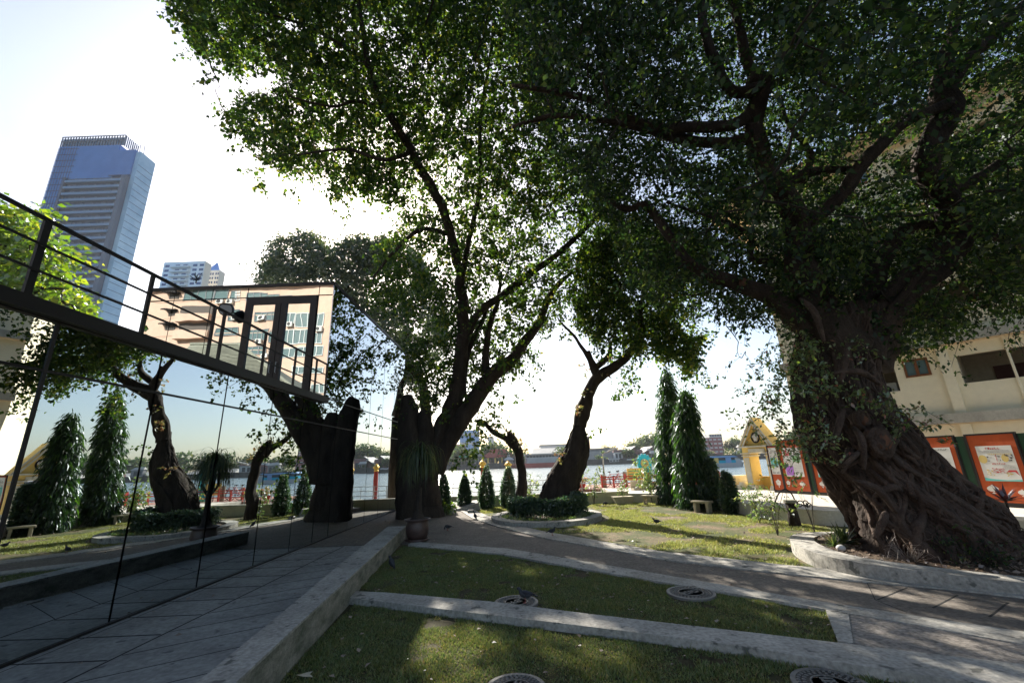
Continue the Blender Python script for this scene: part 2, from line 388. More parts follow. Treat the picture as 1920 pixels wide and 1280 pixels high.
LF_FARGRASS = leafmat('sunny grass blades', [(0, (0.16, 0.20, 0.065)), (0.6, (0.26, 0.295, 0.10)), (0.88, (0.34, 0.34, 0.15)), (1, (0.28, 0.22, 0.12))], 0.24, gl=0.03, patch=(1.1, (1.03, .98, .85)))
LF_DARKRED = leafmat('dark red leaves', [(0, (0.03, 0.008, 0.010)), (1, (0.09, 0.015, 0.02))], 0.3)
LF_PALM = leafmat('ponytail leaves', [(0, (0.03, 0.05, 0.018)), (0.8, (0.06, 0.085, 0.025)), (1, (0.18, 0.18, 0.06))], 0.35, gl=.04)
LF_DEAD = leafmat('dry twigs', [(0, (0.16, 0.11, 0.08)), (1, (0.32, 0.24, 0.18))], 0.1)

# ------------------------------------------------------------------ leaf and twig generators
RS = np.random.RandomState(7)
def unit(a): return a / (np.linalg.norm(a, axis=-1, keepdims=True) + 1e-9)
def leaves(P, size, aspect=0.8, droop=0.5, D=None, fold=0.25, jit=0.3, up=None, rs=RS):
    """one folded four-sided leaf at each point; returns V, F"""
    n = len(P)
    if D is None: D = rs.normal(size=(n, 3))
    D = unit(unit(D) + np.array([0, 0, -droop]) + rs.normal(size=(n, 3)) * 0.25)
    N = rs.normal(size=(n, 3)) + (np.array([0, 0, 1.2]) if up is None else up)
    S = unit(np.cross(D, N)); N = np.cross(S, D)
    L = size * (1 + (jit + .25) * rs.uniform(-1, 1, (n, 1))); Wd = L * aspect * 0.5
    v0 = P; v1 = P + D * L * 0.42 + S * Wd + N * L * fold * 0.5; v2 = P + D * L; v3 = P + D * L * 0.42 - S * Wd + N * L * fold * 0.5
    V = np.stack([v0, v1, v2, v3], 1).reshape(-1, 3)
    F = np.arange(4 * n).reshape(n, 4)
    return V, F
def sprays(cent, spread, k, rs=RS, length=0.5, droop=0.3, out=None):
    """short leafy twigs: returns leaf points, leaf directions and twig lines"""
    n = len(cent)
    d = rs.normal(size=(n, 3)); d[:, 2] *= 0.6; d = unit(d) + np.array([0, 0, -droop])
    if out is not None: d = d + out
    d = unit(d) * length * rs.uniform(0.6, 1.3, (n, 1))
    t = (np.arange(k) + rs.uniform(0, 1, (n, k))) / k
    P = cent[:, None, :] + d[:, None, :] * t[:, :, None] + rs.normal(size=(n, k, 3)) * spread
    P[:, :, 2] -= (t ** 2) * length * 0.25
    LD = d[:, None, :] / length + rs.normal(size=(n, k, 3)) * 0.9
    return P.reshape(-1, 3), LD.reshape(-1, 3), np.stack([cent, cent + d - np.array([0, 0, 0.25 * length])], 1)
def twigmesh(T, r=0.006):
    """thin three-sided sticks for (n,2,3) lines"""
    a, b = T[:, 0], T[:, 1]; d = unit(b - a)
    s = unit(np.cross(d, np.array([0.3, 0.2, 1.0]))); q = np.cross(d, s)
    r = np.asarray(r).reshape(-1, 1) if hasattr(r, '__len__') else r
    ring = [s, -0.5 * s + 0.87 * q, -0.5 * s - 0.87 * q]
    V = np.stack([a + ring[0] * r, a + ring[1] * r, a + ring[2] * r, b + ring[0] * r * .5, b + ring[1] * r * .5, b + ring[2] * r * .5], 1).reshape(-1, 3)
    base = np.arange(len(T))[:, None] * 6
    F = np.concatenate([base + np.array([[0, 1, 4, 3]]), base + np.array([[1, 2, 5, 4]]), base + np.array([[2, 0, 3, 5]])])
    return V, F
def nmask(P, sc, thr, off=0.0, oct2=0.5):
    out = np.empty(len(P), bool)
    for i, p in enumerate(P):
        v = Vector((p[0] * sc + off, p[1] * sc, p[2] * sc * 1.3))
        out[i] = noise.noise(v) + oct2 * noise.noise(v * 2.7) > thr
    return out
def inpoly(x, y, poly):
    c = np.zeros(len(x), bool); n = len(poly)
    for i in range(n):
        x0, y0 = poly[i]; x1, y1 = poly[(i + 1) % n]
        if y0 == y1: continue
        k = ((y0 > y) != (y1 > y)) & (x < (x1 - x0) * (y - y0) / (y1 - y0) + x0)
        c ^= k
    return c
def crownpts(poly, n, near, far, rs):
    """points of a crown that shows inside an outline; near/far are its front and back distances as functions of picture height"""
    xs = [p[0] for p in poly]; ys = [p[1] for p in poly]; out = []
    tot = 0
    while tot < n:
        x = rs.uniform(min(xs), max(xs), n); y = rs.uniform(min(ys), max(ys), n)
        k = inpoly(x, y, poly); x, y = x[k], y[k]
        a = near(y) if callable(near) else near; b = far(y) if callable(far) else far
        Y = a + (b - a) * rs.uniform(0, 1, len(x))
        d = cr[None] * (x - 960)[:, None] + cu[None] * (640 - y)[:, None] + cf[None] * FP
        t = Y / d[:, 1]; P = d * t[:, None]; P[:, 2] += CH
        out.append(P); tot += len(P)
    return np.concatenate(out)[:n]
def connect(mb, skel, targets, r0=0.03, rs=RS, maxn=400):
    """fine branches from the nearest limb point to foliage clumps; later ones may spring from earlier ones"""
    S = np.array(skel); order = rs.permutation(len(targets))[:maxn]
    T = targets[order]
    dist = np.array([np.min(np.linalg.norm(S - t, axis=1)) for t in T]); T = T[np.argsort(dist)]
    for t in T:
        dd = np.linalg.norm(S - t, axis=1); j = int(np.argmin(dd)); a = S[j]; L = dd[j]
        if L < 0.35: continue
        mid = (a + t) / 2 + rs.normal(size=3) * 0.12 * L + np.array([0, 0, 0.10 * L])
        q1 = (a + mid) / 2 + rs.normal(size=3) * 0.05 * L; q2 = (mid + t) / 2 + rs.normal(size=3) * 0.05 * L
        pts = [a, q1, mid, q2, t]
        r = r0 * min(1.6, 0.5 + 0.25 * L)
        mb.tube(pts, [r, r * 0.85, r * 0.7, r * 0.5, r * 0.25], 4, cap=False)
        S = np.vstack([S, [q1, mid, q2, t]])
def limb(mb, pts, seg=10, lob=0.12, n=6, wob=0.02):
    """pts: (px, py, Y, r)"""
    Q = []
    for px, py, Y, r in pts:
        p = at(px, py, Y); Q.append([p[0], p[1], p[2], r])
    S = spline(Q, n); P = [s[:3] + np.array([noise.noise(Vector(s[:3] * 2.1)), noise.noise(Vector(s[:3] * 2.1 + 7)), 0]) * wob * 4 * min(1, s[3] * 5) for s in S]
    R_ = [max(0.008, s[3]) * (1 + 0.10 * noise.noise(Vector(s[:3] * 3))) for s in S]
    mb.tube(P, R_, seg, lob=lob, tw=0.18, ph=Q[0][0])
    return P

# ------------------------------------------------------------------ ground, paths, water
def gp(L, z=0.0): return [g(x, y, z) for x, y in L]
ZP = 0.35                                            # height of the riverside plaza on the right
wall_line = [(-7.5, 23.2), (-3.0, 23.0), (3.4, 22.4), (5.5, 22.3), (6.8, 21.6), (7.7, 20.0), (8.0, 17.5), (8.3, 15.2), (8.9, 13.6), (10.0, 12.7), (11.4, 12.0), (12.4, 10.5), (12.9, 8.5), (13.2, 5.0), (13.4, -6.0)]
o = MB().prism([(-400, -400), (400, -400), (400, 28.5), (-400, 28.5)], -4, -0.30).build('ground', M['ground']); lab(o, kind='structure')
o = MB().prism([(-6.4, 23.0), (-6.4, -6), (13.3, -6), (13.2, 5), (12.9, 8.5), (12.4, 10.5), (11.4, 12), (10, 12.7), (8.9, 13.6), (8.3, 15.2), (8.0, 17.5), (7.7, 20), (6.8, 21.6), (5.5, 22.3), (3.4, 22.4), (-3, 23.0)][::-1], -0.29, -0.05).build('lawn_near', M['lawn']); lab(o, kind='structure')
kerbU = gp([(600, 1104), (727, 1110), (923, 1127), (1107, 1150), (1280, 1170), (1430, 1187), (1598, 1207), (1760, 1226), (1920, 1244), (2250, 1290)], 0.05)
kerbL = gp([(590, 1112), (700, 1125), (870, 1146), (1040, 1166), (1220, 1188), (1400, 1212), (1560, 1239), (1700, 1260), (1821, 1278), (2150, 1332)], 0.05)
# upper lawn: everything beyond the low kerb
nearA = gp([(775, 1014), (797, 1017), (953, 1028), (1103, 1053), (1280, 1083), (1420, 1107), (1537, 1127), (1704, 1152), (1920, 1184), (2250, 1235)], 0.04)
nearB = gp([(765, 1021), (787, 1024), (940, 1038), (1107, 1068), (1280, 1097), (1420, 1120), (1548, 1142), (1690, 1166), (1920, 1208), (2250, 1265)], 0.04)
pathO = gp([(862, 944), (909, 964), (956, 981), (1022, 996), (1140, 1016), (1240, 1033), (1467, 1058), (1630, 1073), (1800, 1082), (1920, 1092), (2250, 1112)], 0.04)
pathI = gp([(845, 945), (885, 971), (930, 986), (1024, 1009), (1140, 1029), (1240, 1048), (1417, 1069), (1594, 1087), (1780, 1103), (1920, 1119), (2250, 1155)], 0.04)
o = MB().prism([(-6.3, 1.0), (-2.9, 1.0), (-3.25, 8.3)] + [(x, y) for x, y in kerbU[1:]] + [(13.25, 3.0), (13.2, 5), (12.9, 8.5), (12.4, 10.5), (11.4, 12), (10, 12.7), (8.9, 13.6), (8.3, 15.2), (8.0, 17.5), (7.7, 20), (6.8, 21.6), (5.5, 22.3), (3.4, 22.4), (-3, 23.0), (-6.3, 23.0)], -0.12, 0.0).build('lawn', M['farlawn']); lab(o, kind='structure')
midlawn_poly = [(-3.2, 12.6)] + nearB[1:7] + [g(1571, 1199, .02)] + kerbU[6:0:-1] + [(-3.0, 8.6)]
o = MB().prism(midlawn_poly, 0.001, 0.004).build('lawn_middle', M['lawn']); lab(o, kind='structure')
asphalt = [(-6.3, 12.9), (-3.4, 12.9)] + nearA[1:] + pathI[::-1] + [(-3.3, 22.9), (-6.3, 22.9)]
o = MB().prism(asphalt, 0.002, 0.02).build('path', M['aggregate']); lab(o, kind='structure')
o = MB().prism([(-6.3, -5), (-2.5, -5), (-3.35, 12.9), (-6.3, 12.9)], 0.002, 0.024).build('pavement', M['slab']); lab(o, kind='structure')
o = MB().strip(pathO, pathI, -0.05, 0.045).build('path_kerb', M['concrete']); lab(o, kind='structure')
m = MB().strip(nearA, nearB, -0.05, 0.045)
o = m.build('path_border', M['concrete']); lab(o, kind='structure')
o = MB().strip(kerbU, kerbL, -0.25, 0.05).build('lawn_kerb', M['concrete']); lab(o, kind='structure')
# exposed aggregate apron between the two borders on the right
e0, e1 = gp([(1548, 1142), (1590, 1143)], 0.04), gp([(1571, 1201), (1600, 1205)], 0.04)
o = MB().prism([e0[0], e0[1], e1[1], e1[0]], 0.0, 0.043).build('cross_kerb', M['concrete']); lab(o, kind='structure')
apron = [g(1588, 1146, .03)] + nearB[7:] + kerbU[:5:-1]
o = MB().prism(apron, 0.004, 0.032).build('apron', M['aggregate2']); lab(o, kind='structure')
# joints of the paving strip along the glass, and the scored slabs of the right-hand path
m = MB()
for k in range(13):
    y = 3.4 + k * 0.78
    m.prism([(-6.05, y), (-6.05, y + .026), (-4.92, y + .046), (-4.92, y + 0.020)], 0.02, 0.0265)
m.prism([(-4.90, -2), (-4.875, -2), (-4.875, 12.8), (-4.90, 12.8)], 0.02, 0.0265)
m.prism([(-5.93, -2), (-5.92, -2), (-5.92, 12.8), (-5.93, 12.8)], 0.02, 0.0262)
for k in range(15):
    y = 2.2 + k * 0.74
    m.prism([(-4.86, y), (-4.86, y + .014), (-3.3, y + 1.014), (-3.3, y + 1.0)], 0.02, 0.0262)
m.prism([(-6.05, 12.86), (-3.4, 12.86), (-3.4, 12.9), (-6.05, 12.9)], 0.02, 0.0268)
for a, b in [((1645, 1124), (1701, 1101)), ((1749, 1139), (1795, 1115)), ((1855, 1156), (1890, 1129)), ((1980, 1172), (2000, 1140))]:
    p, q = np.array(g(*a, .02)), np.array(g(*b, .02)); d = (q - p) / np.linalg.norm(q - p); n_ = np.array([-d[1], d[0]]) * 0.012
    m.prism([p + n_, q + n_, q - n_, p - n_], 0.015, 0.0225)
p = gp([(1626, 1092), (1641, 1124), (1700, 1147)], .02)
for a, b in ((p[0], p[1]), (p[1], p[2])):
    a, b = np.array(a), np.array(b); d = (b - a) / np.linalg.norm(b - a); n_ = np.array([-d[1], d[0]]) * 0.006
    m.prism([a + n_, b + n_, b - n_, a - n_], 0.015, 0.0215)
o = m.build('pavement_joints', M['slabgroove']); lab(o, kind='structure')
# plaza
plaza = wall_line[3:] + [(80, -6), (80, 28.0), (5.2, 28.0)]
o = MB().prism(plaza, -0.28, ZP).build('plaza', M['plaza']); lab(o, kind='structure')
o = MB().prism([(-80, 23.0), (-3, 23.2), (3.4, 22.6), (5.15, 22.5), (5.15, 28.0), (-80, 28.0)], -0.28, 0.06).build('river_walk', M['plaza']); lab(o, kind='structure')
# river and far bank
o = MB().prism([(-3000, 20), (3000, 20), (3000, 4000), (-3000, 4000)], -2.4, -1.9).build('river', M['water']); lab(o, kind='structure')
FB = 330.0
def by(x): return FB + 0.02 * x if x > 0 else FB - 0.04 * x
bank = [(-900, 366)] + [(x, by(x)) for x in (-300, -100, 0, 60, 150, 300)] + [(500, 360), (1500, 700), (3000, 1200), (3000, 4000), (-3000, 4000), (-3000, 500)]
o = MB().prism(bank, -2.3, -0.2).build('far_bank', M['quay']); lab(o, kind='structure')

# ------------------------------------------------------------------ low river wall and concrete works
def offset(L, d):
    P = [np.array(p, float) for p in L]; out = []
    for i in range(len(P)):
        t = P[min(i + 1, len(P) - 1)] - P[max(i - 1, 0)]; t /= np.linalg.norm(t)
        out.append(P[i] + np.array([-t[1], t[0]]) * d)
    return out
WL = spline(wall_line[:4], 5)
t = thing('river_wall', 'long low cream garden wall running below the river between lawn and walkway', 'wall', (0, 22.6, 0))
MB().strip(WL, offset(WL, 0.16), -0.2, 0.47).build('wall', M['creamwall'], t)
MB().strip(offset(WL, -0.03), offset(WL, 0.19), 0.472, 0.53).build('coping', M['trimwhite'], t)
WR = spline(wall_line[3:-1], 5)
t = thing('retaining_wall', 'curved pale retaining wall behind the tall narrow trees and rose bushes', 'wall', (8, 17, 0))
MB().strip(WR, offset(WR, 0.14), -0.2, ZP + 0.03).build('wall', M['whitewall'], t)
MB().strip(offset(WR, -0.025), offset(WR, 0.26), ZP + 0.032, ZP + 0.07).build('coping', M['whitewall'], t)
# low wall beside the pavement
t = thing('low_wall', 'long straight grey concrete garden wall running from the potted palm to the foreground', 'wall', (-3.2, 8, 0))
R_ = [(-3.42, 13.75), (-2.95, 9.0), (-2.62, 5.6), (-2.1, 0.6)]; L_ = [(-3.95, 13.75), (-3.42, 9.0), (-2.98, 5.6), (-2.4, 0.6)]
MB().strip(R_, L_, -0.25, 0.345).build('wall_body', M['mossy'], t)
MB().strip([(x + .006, y) for x, y in R_], [(x - .006, y) for x, y in L_], 0.347, 0.375).build('coping', M['concrete'], t)
# block at the end of the path, with the little dark ground light
o = MB().add([(-3.1, 20.9, 0), (-1.75, 21.2, 0), (-2.0, 22.6, 0), (-4.2, 22.6, 0), (-3.1, 20.9, 0.05), (-1.9, 21.25, 0.33), (-2.05, 22.6, 0.36), (-4.2, 22.6, 0.2)],
             [(0, 3, 2, 1), (4, 5, 6, 7), (0, 1, 5, 4), (1, 2, 6, 5), (2, 3, 7, 6), (3, 0, 4, 7)]).build('concrete_step', M['concrete'])
lab(o, 'sloping pale concrete step at the far end of the path below the small topiaries', 'step')
x, y = g(883, 958, 0.1)
t = thing('ground_light', 'small black box light lying on the pale concrete step', 'light', (x, y, .04))
MB().bbox(x - .14, x + .14, y - .09, y + .09, 0.02, 0.16, .02).build('housing', M['metalblack'], t)
MB().box(x - .11, x + .11, y - .10, y - .092, 0.06, 0.13).build('lens', M['blueglass'], t)
# round planter under the leaning tree
def ringwall(pts, w, z0, z1, n=10):
    P = spline(pts, n, True); O = [p for p in P]; N = len(O); I = []
    a = sum(O[i][0] * O[(i + 1) % N][1] - O[(i + 1) % N][0] * O[i][1] for i in range(N))
    for i in range(N):
        t_ = O[(i + 1) % N] - O[(i - 1) % N]; t_ /= np.linalg.norm(t_); nn = np.array([-t_[1], t_[0]]) * (1 if a > 0 else -1)
        I.append(O[i] + nn * w)
    return O + [O[0]], I + [I[0]]
cx, cy = 1.05, 17.2
t = thing('round_planter', 'low round concrete planter ring at the foot of the leaning tree', 'planter', (cx, cy, 0))
pts = [(cx + 2.08 * math.cos(a), cy + 2.3 * math.sin(a)) for a in np.linspace(0, 2 * PI, 12, endpoint=False)]
O, I = ringwall(pts, 0.42, 0, 0.16, 6)
MB().strip(O, I, -0.1, 0.17).build('ring', M['concrete'], t)
MB().prism([tuple(p) for p in I[:-1]], -0.05, 0.10).build('soil', M['earth'], t)
# kidney-shaped planter of the big fig
figpts = [(7.9, 11.5), (6.8, 11.15), (6.05, 10.35), (5.62, 9.2), (5.65, 8.2), (6.25, 7.45), (7.05, 6.85), (8.3, 6.2), (10.0, 5.6), (11.8, 5.9), (12.4, 7.6), (12.1, 9.6), (10.9, 11.0), (9.4, 11.6)]
t = thing('fig_planter', 'raised curved concrete planter around the huge twisted fig tree', 'planter', (8.5, 9, 0))
O, I = ringwall(figpts, 0.45, 0, 0.3, 6)
MB().strip(O, I, -0.1, lambda p: float(np.interp(p[0], [5.5, 7.0, 9.0], [.27, .21, .10]))).build('ring', M['concrete'], t)
MB().prism([tuple(p) for p in I[:-1]], -0.05, 0.2).build('soil', M['earth'], t)
fig_soil = [tuple(p) for p in I[:-1]]

# ------------------------------------------------------------------ black mirror-glass pavilion on the left
GX, FY = -6.05, 13.35
t = thing('glass_pavilion', 'black mirror-glass pavilion with an upper storey and roof deck on the left', 'building', (GX - 4, 12, 0))
def pane(root, x, y0, y1, z0, z1, k):
    rs = random.Random(k); a = rs.uniform(-.0010, .0010); b = rs.uniform(-.0010, .0010)
    dy, dz = (y1 - y0) / 2, (z1 - z0) / 2
    V = []
    for xx in (0.0, -0.03):
        for sy, sz in ((-1, -1), (1, -1), (1, 1), (-1, 1)):
            V.append((x + xx + a * sy * dy + b * sz * dz, (y0 + y1) / 2 + sy * dy, (z0 + z1) / 2 + sz * dz))
    MB().add(V, [(0, 1, 2, 3), (7, 6, 5, 4), (0, 4, 5, 1), (1, 5, 6, 2), (2, 6, 7, 3), (3, 7, 4, 0)]).build('glass_panel', M['mirror'], root)
core = MB().box(-13.0, GX - .06, -2.0, FY + .0, 0.0, 4.1)
core.box(-12.35, GX - .06, FY + .06, 23.0, 0.0, 8.2)
core.build('core', M['metalblack'], t)
ys_low = [-2.0, 0.2, 2.0, 3.75, 5.28, 7.0, 8.75, 10.5, 12.05, 13.35, 14.42, 16.0, 17.7, 19.4, 21.2, 23.0]
k = 0
gap = .019
for i in range(len(ys_low) - 1):
    y0, y1 = ys_low[i] + gap, ys_low[i + 1] - gap
    rows = [(0.06, 0.62), (0.64, 3.43), (3.47, 4.10)] if y1 < 13.5 else [(0.06, 0.62), (0.64, 3.43), (3.47, 4.28), (4.32, 8.2)]
    rows = [(0.06, 3.43)] + rows[2:]
    for z0, z1 in rows:
        k += 1; pane(t, GX, y0, y1, z0, z1, k)
m = MB()
for y in ys_low[4:5]:
    m.box(GX - .05, GX + .012, y - .022, y + .022, 0.05, 4.1)
m.box(GX - .04, GX + .01, -2, 23.0, 3.437, 3.463)
m.box(GX - .04, GX + .006, FY, 23.0, 4.288, 4.312)
m.box(GX - .05, GX + .02, -2, 23.0, 0.0, 0.055)
m.build('mullion', M['metalblack'], t)
# upper storey front
fx = [-12.35, -11.5, -10.21, -8.99, -6.54, GX]
for i in range(5):
    for (z0, z1) in ((4.3, 7.80), (7.84, 8.2)) if i not in (3,) else ((7.84, 8.2),):
        a, b = fx[i] + .012, fx[i + 1] - .012
        MB().box(a, b, FY, FY + .03, z0, z1).build('glass_panel', M['mirror'], t)
MB().box(-12.42, GX + .04, FY - .05, 23.05, 8.205, 8.29).build('roof', M['metalblack'], t)
MB().box(-12.40, -12.36, FY - .02, FY + .5, 4.2, 8.2).build('corner_trim', M['railgrey'], t)
d = thing('door', None, None); d.parent = t; d.location = (0, 0, 0)
for a in list(d.keys()): del d[a]
m = MB()
x0, x1, xm = -8.97, -6.56, -7.765
m.box(x0, x1, FY - .06, FY + .02, 7.55, 7.80); m.box(x0, x1, FY - .06, FY + .02, 4.26, 4.42)
for xx in (x0, x1 - .22): m.box(xx, xx + .22, FY - .06, FY + .02, 4.421, 7.549)
for xx in (xm - .20, xm + .01): m.box(xx, xx + .19, FY - .063, FY + .018, 4.421, 7.549)
m.build('door_frame', M['metalblack'], d)
for a, b in ((x0 + .22, xm - .2), (xm + .2, x1 - .22)):
    MB().box(a, b, FY - .01, FY + .01, 4.425, 7.545).build('door_glass', M['mirror'], d)
for s in (-.1, .1):
    MB().tube([(xm + s, FY - .07, 5.15), (xm + s, FY - .13, 5.15), (xm + s, FY - .13, 5.5), (xm + s, FY - .07, 5.5)], .014, 6).build('handle', M['railgrey'], d)
# deck
MB().box(-13.0, GX + .02, -2.0, FY - .002, 4.102, 4.17).build('deck', M['metalblack'], t)
MB().box(GX + .022, GX + .13, -2.0, FY + .05, 4.12, 4.30).build('edge_beam', M['metalblack'], t)
# railing
t = thing('deck_railing', 'black metal railing with three rails along the pavilion roof deck', 'railing', (-6.0, 8, 4.3))
RXX = -6.0
for y in (0.2, 2.4, 4.80, 6.46, 7.98, 8.28, 9.79, 11.27, 12.53, 13.25):
    w = .045 if y == 4.80 else .03
    MB().box(RXX - .02, RXX + .02, y - w, y + w, 4.302, 5.325).build('post', M['metalblack'], t)
for z, h in ((5.33, .045), (4.975, .03), (4.63, .03)):
    mm_ = MB().box(RXX - .022, RXX + .022, -2, 13.3, z, z + h) if z > 5.3 else MB()
    if z < 5.3: mm_.box(RXX + .021, RXX + .042, -2, 13.3, z, z + h)
    mm_.build('rail', M['metalblack'], t)
# wall-mounted floodlight on the upper storey
fxp = at(428, 580, FY - .25)
t = thing('floodlight', 'round black lamp fixed to the glass front above the railing', 'lamp', tuple(fxp))
MB().tube([fxp + np.array([0, .25, -.02]), fxp + np.array([0, .05, 0])], .03, 8).build('arm', M['metalblack'], t)
m = MB(); m.tube([fxp + np.array([-.02, .05, .02]), fxp + np.array([0, -.02, 0]), fxp + np.array([.06, -.20, -.08])], [.10, .2, .22], 14); m.build('lamp_shade', M['metalblack'], t, smooth=False)
MB().tube([fxp + np.array([.062, -.203, -.082]), fxp + np.array([.065, -.212, -.085])], [.19, .19], 14).build('lens', M['railgrey'], t)
# dry antenna tangle on the roof
ap = at(368, 526, FY + .3)
t = thing('roof_antenna', 'small spiky aerial tangle standing on the pavilion roof edge', 'antenna', tuple(ap))
m = MB(); rs = random.Random(3)
for i in range(12):
    a = rs.uniform(0, PI); l = rs.uniform(.12, .34)
    m.tube([ap + np.array([rs.uniform(-.1, .1), 0, .0]), ap + np.array([math.cos(a) * l, rs.uniform(-.1, .1), .05 + abs(math.sin(a)) * l])], .012, 4)
m.build('rods', M['metalblack'], t); MB().tube([ap - np.array([0, 0, .1]), ap + np.array([0, 0, .2])], .02, 6).build('mast', M['metalblack'], t)

# ------------------------------------------------------------------ cream apartment building on the right (runs obliquely away)
BO = np.array([14.17, 21.7]); BD = np.array([0.62, -0.785]); BD /= np.linalg.norm(BD)     # far corner, direction towards the camera
BR = math.atan2(BD[1], BD[0])
t = thing('cream_building', 'tall cream building with grey ledges, balconies and a red tiled roof on the right', 'building', (BO[0], BO[1], 0), BR)
BN = np.array([-BD[1], BD[0]])                       # local +y, away from the garden
def fpx(px, py, dep=0.0):
    d = ray(px, py); o2 = BO + BN * dep
    A = np.array([[d[0], -BD[0]], [d[1], -BD[1]]]); tt, s_ = np.linalg.solve(A, o2)
    return s_, CH + d[2] * tt
FL = 3.15; LZ = 3.0; NF = 4; BLN = 34.0
m = MB(); inn = MB()
cols = [(0.0, 3.1, 'wall'), (3.1, 4.25, 'rec'), (4.25, 5.7, 'win'), (5.7, 6.2, 'wall'), (6.2, 10.9, 'balc'), (10.9, 11.9, 'wall'), (11.9, 13.0, 'rec'), (13.0, 16.5, 'win'), (16.5, 17.2, 'wall'), (17.2, 22.0, 'balc'), (22.0, 23.2, 'wall'), (23.2, 28.0, 'balc'), (28.0, 34.0, 'wall')]
m.box(0, BLN, 0, .18, 0.35, LZ)                       # ground storey wall
for f in range(NF):
    z0 = LZ + f * FL; z1 = z0 + FL
    for a, b, k in cols:
        if k == 'wall': m.box(a, b, 0, .18, z0, z1)
        elif k == 'win':
            wa, wb = (4.55, 5.37) if a < 5 else (a + 1.1, a + 2.4); zz0, zz1 = z0 + 2.0, z0 + 2.76
            m.box(a, wa, 0, .18, z0, z1); m.box(wb, b, 0, .18, z0, z1); m.box(wa, wb, 0, .18, z0, zz0); m.box(wa, wb, 0, .18, zz1, z1)
        else:
            lo, hi = z0 + 1.5, z0 + 2.62
            m.box(a, b, 0, .18, z0, lo); m.box(a, b, 0, .18, hi, z1)
            dp = 1.5 if k == 'rec' else 2.0
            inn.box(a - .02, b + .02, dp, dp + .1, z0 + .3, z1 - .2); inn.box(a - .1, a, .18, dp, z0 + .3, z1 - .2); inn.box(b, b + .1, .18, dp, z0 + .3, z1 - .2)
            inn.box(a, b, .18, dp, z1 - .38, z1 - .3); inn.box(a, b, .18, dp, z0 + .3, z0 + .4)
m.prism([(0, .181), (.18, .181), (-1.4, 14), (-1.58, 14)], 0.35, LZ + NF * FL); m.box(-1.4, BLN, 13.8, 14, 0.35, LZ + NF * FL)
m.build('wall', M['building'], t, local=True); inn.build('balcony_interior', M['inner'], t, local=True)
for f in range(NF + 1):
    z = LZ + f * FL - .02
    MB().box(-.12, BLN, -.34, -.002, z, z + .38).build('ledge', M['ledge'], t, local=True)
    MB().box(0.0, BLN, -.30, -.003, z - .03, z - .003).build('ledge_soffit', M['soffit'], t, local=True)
for a in (5.7, 11.2, 16.6, 22.4, 28.2):
    MB().box(a, a + .32, -.16, -.001, 0.35, LZ - .06).build('pilaster', M['building'], t, local=True)
    for f in range(NF): MB().box(a, a + .32, -.16, -.001, LZ + f * FL + .365, LZ + (f + 1) * FL - .06).build('pilaster', M['building'], t, local=True)
for f in range(NF):
    z0 = LZ + f * FL
    for a in (4.55, 14.1):
        wd = .82 if a < 5 else 1.3
        w = MB(); w.box(a, a + wd, -.03, .10, z0 + 2.0, z0 + 2.08); w.box(a, a + wd, -.03, .10, z0 + 2.68, z0 + 2.76)
        for q in (a, a + wd / 2 - .05, a + wd - .08): w.box(q, q + (.10 if q not in (a, a + wd - .08) else .08), -.029, .101, z0 + 2.081, z0 + 2.679)
        wo = w.build('window', M['brownwood'], t, local=True)
        MB().box(a + .04, a + wd - .04, .03, .05, z0 + 2.04, z0 + 2.72).build('pane', M['blueglass'], wo, local=True)
    for a, b in ((7.0, 8.6), (18.6, 19.9), (24.2, 25.2)):
        MB().box(a, b, 1.93, 1.99, z0 + .4, z0 + 2.25).build('balcony_door', M['darkwood'], t, local=True)
    ac = MB(); ac.bbox(8.0, 8.75, -.5, -.17, z0 + 1.95, z0 + 2.5, .03) if f == 1 else ac.bbox(3.5, 4.1, .5, .9, z0 + 1.35, z0 + 1.95, .03)
    a_ = ac.build('air_conditioner', M['acwhite'], t, local=True)
    fc = (8.2, -.505, z0 + 2.22) if f == 1 else (3.7, .495, z0 + 1.65)
    MB().tube([(fc[0], fc[1], fc[2]), (fc[0], fc[1] - .02, fc[2])], .19, 16).build('fan', M['metalblack'], a_, local=True)
# eaves and hipped tile roof
ez = LZ + NF * FL + .36
MB().box(-2.2, BLN + .5, -1.3, 14.8, ez, ez + .22).build('eaves', M['soffit'], t, local=True)
rf = MB(); e = ez + .222
rf.add([(-1.4, -1.5, e), (BLN + .7, -1.5, e), (BLN + .7, 15, e), (-1.4, 15, e), (6, 6.7, e + 3.8), (BLN - 6, 6.7, e + 3.8)], [(0, 1, 5, 4), (1, 2, 5), (2, 3, 4, 5), (3, 0, 4), (3, 2, 1, 0)])
for i in range(90):
    a = -1.2 + i * .4; top = min((a + 1.4) / 7.4, 1, (BLN + .7 - a) / 6.7)
    if top > 0.05: rf.tube([(a, -1.5, e + .03), (a, -1.5 + 8.2 * top, e + 3.8 * top + .03)], .06, 4)
rf.build('roof', M['rooftile'], t, local=True)
MB().tube([(7.6, -.06, LZ + .4), (7.6, -.06, LZ + NF * FL)], .04, 8).build('drain_pipe', M['building'], t, local=True)

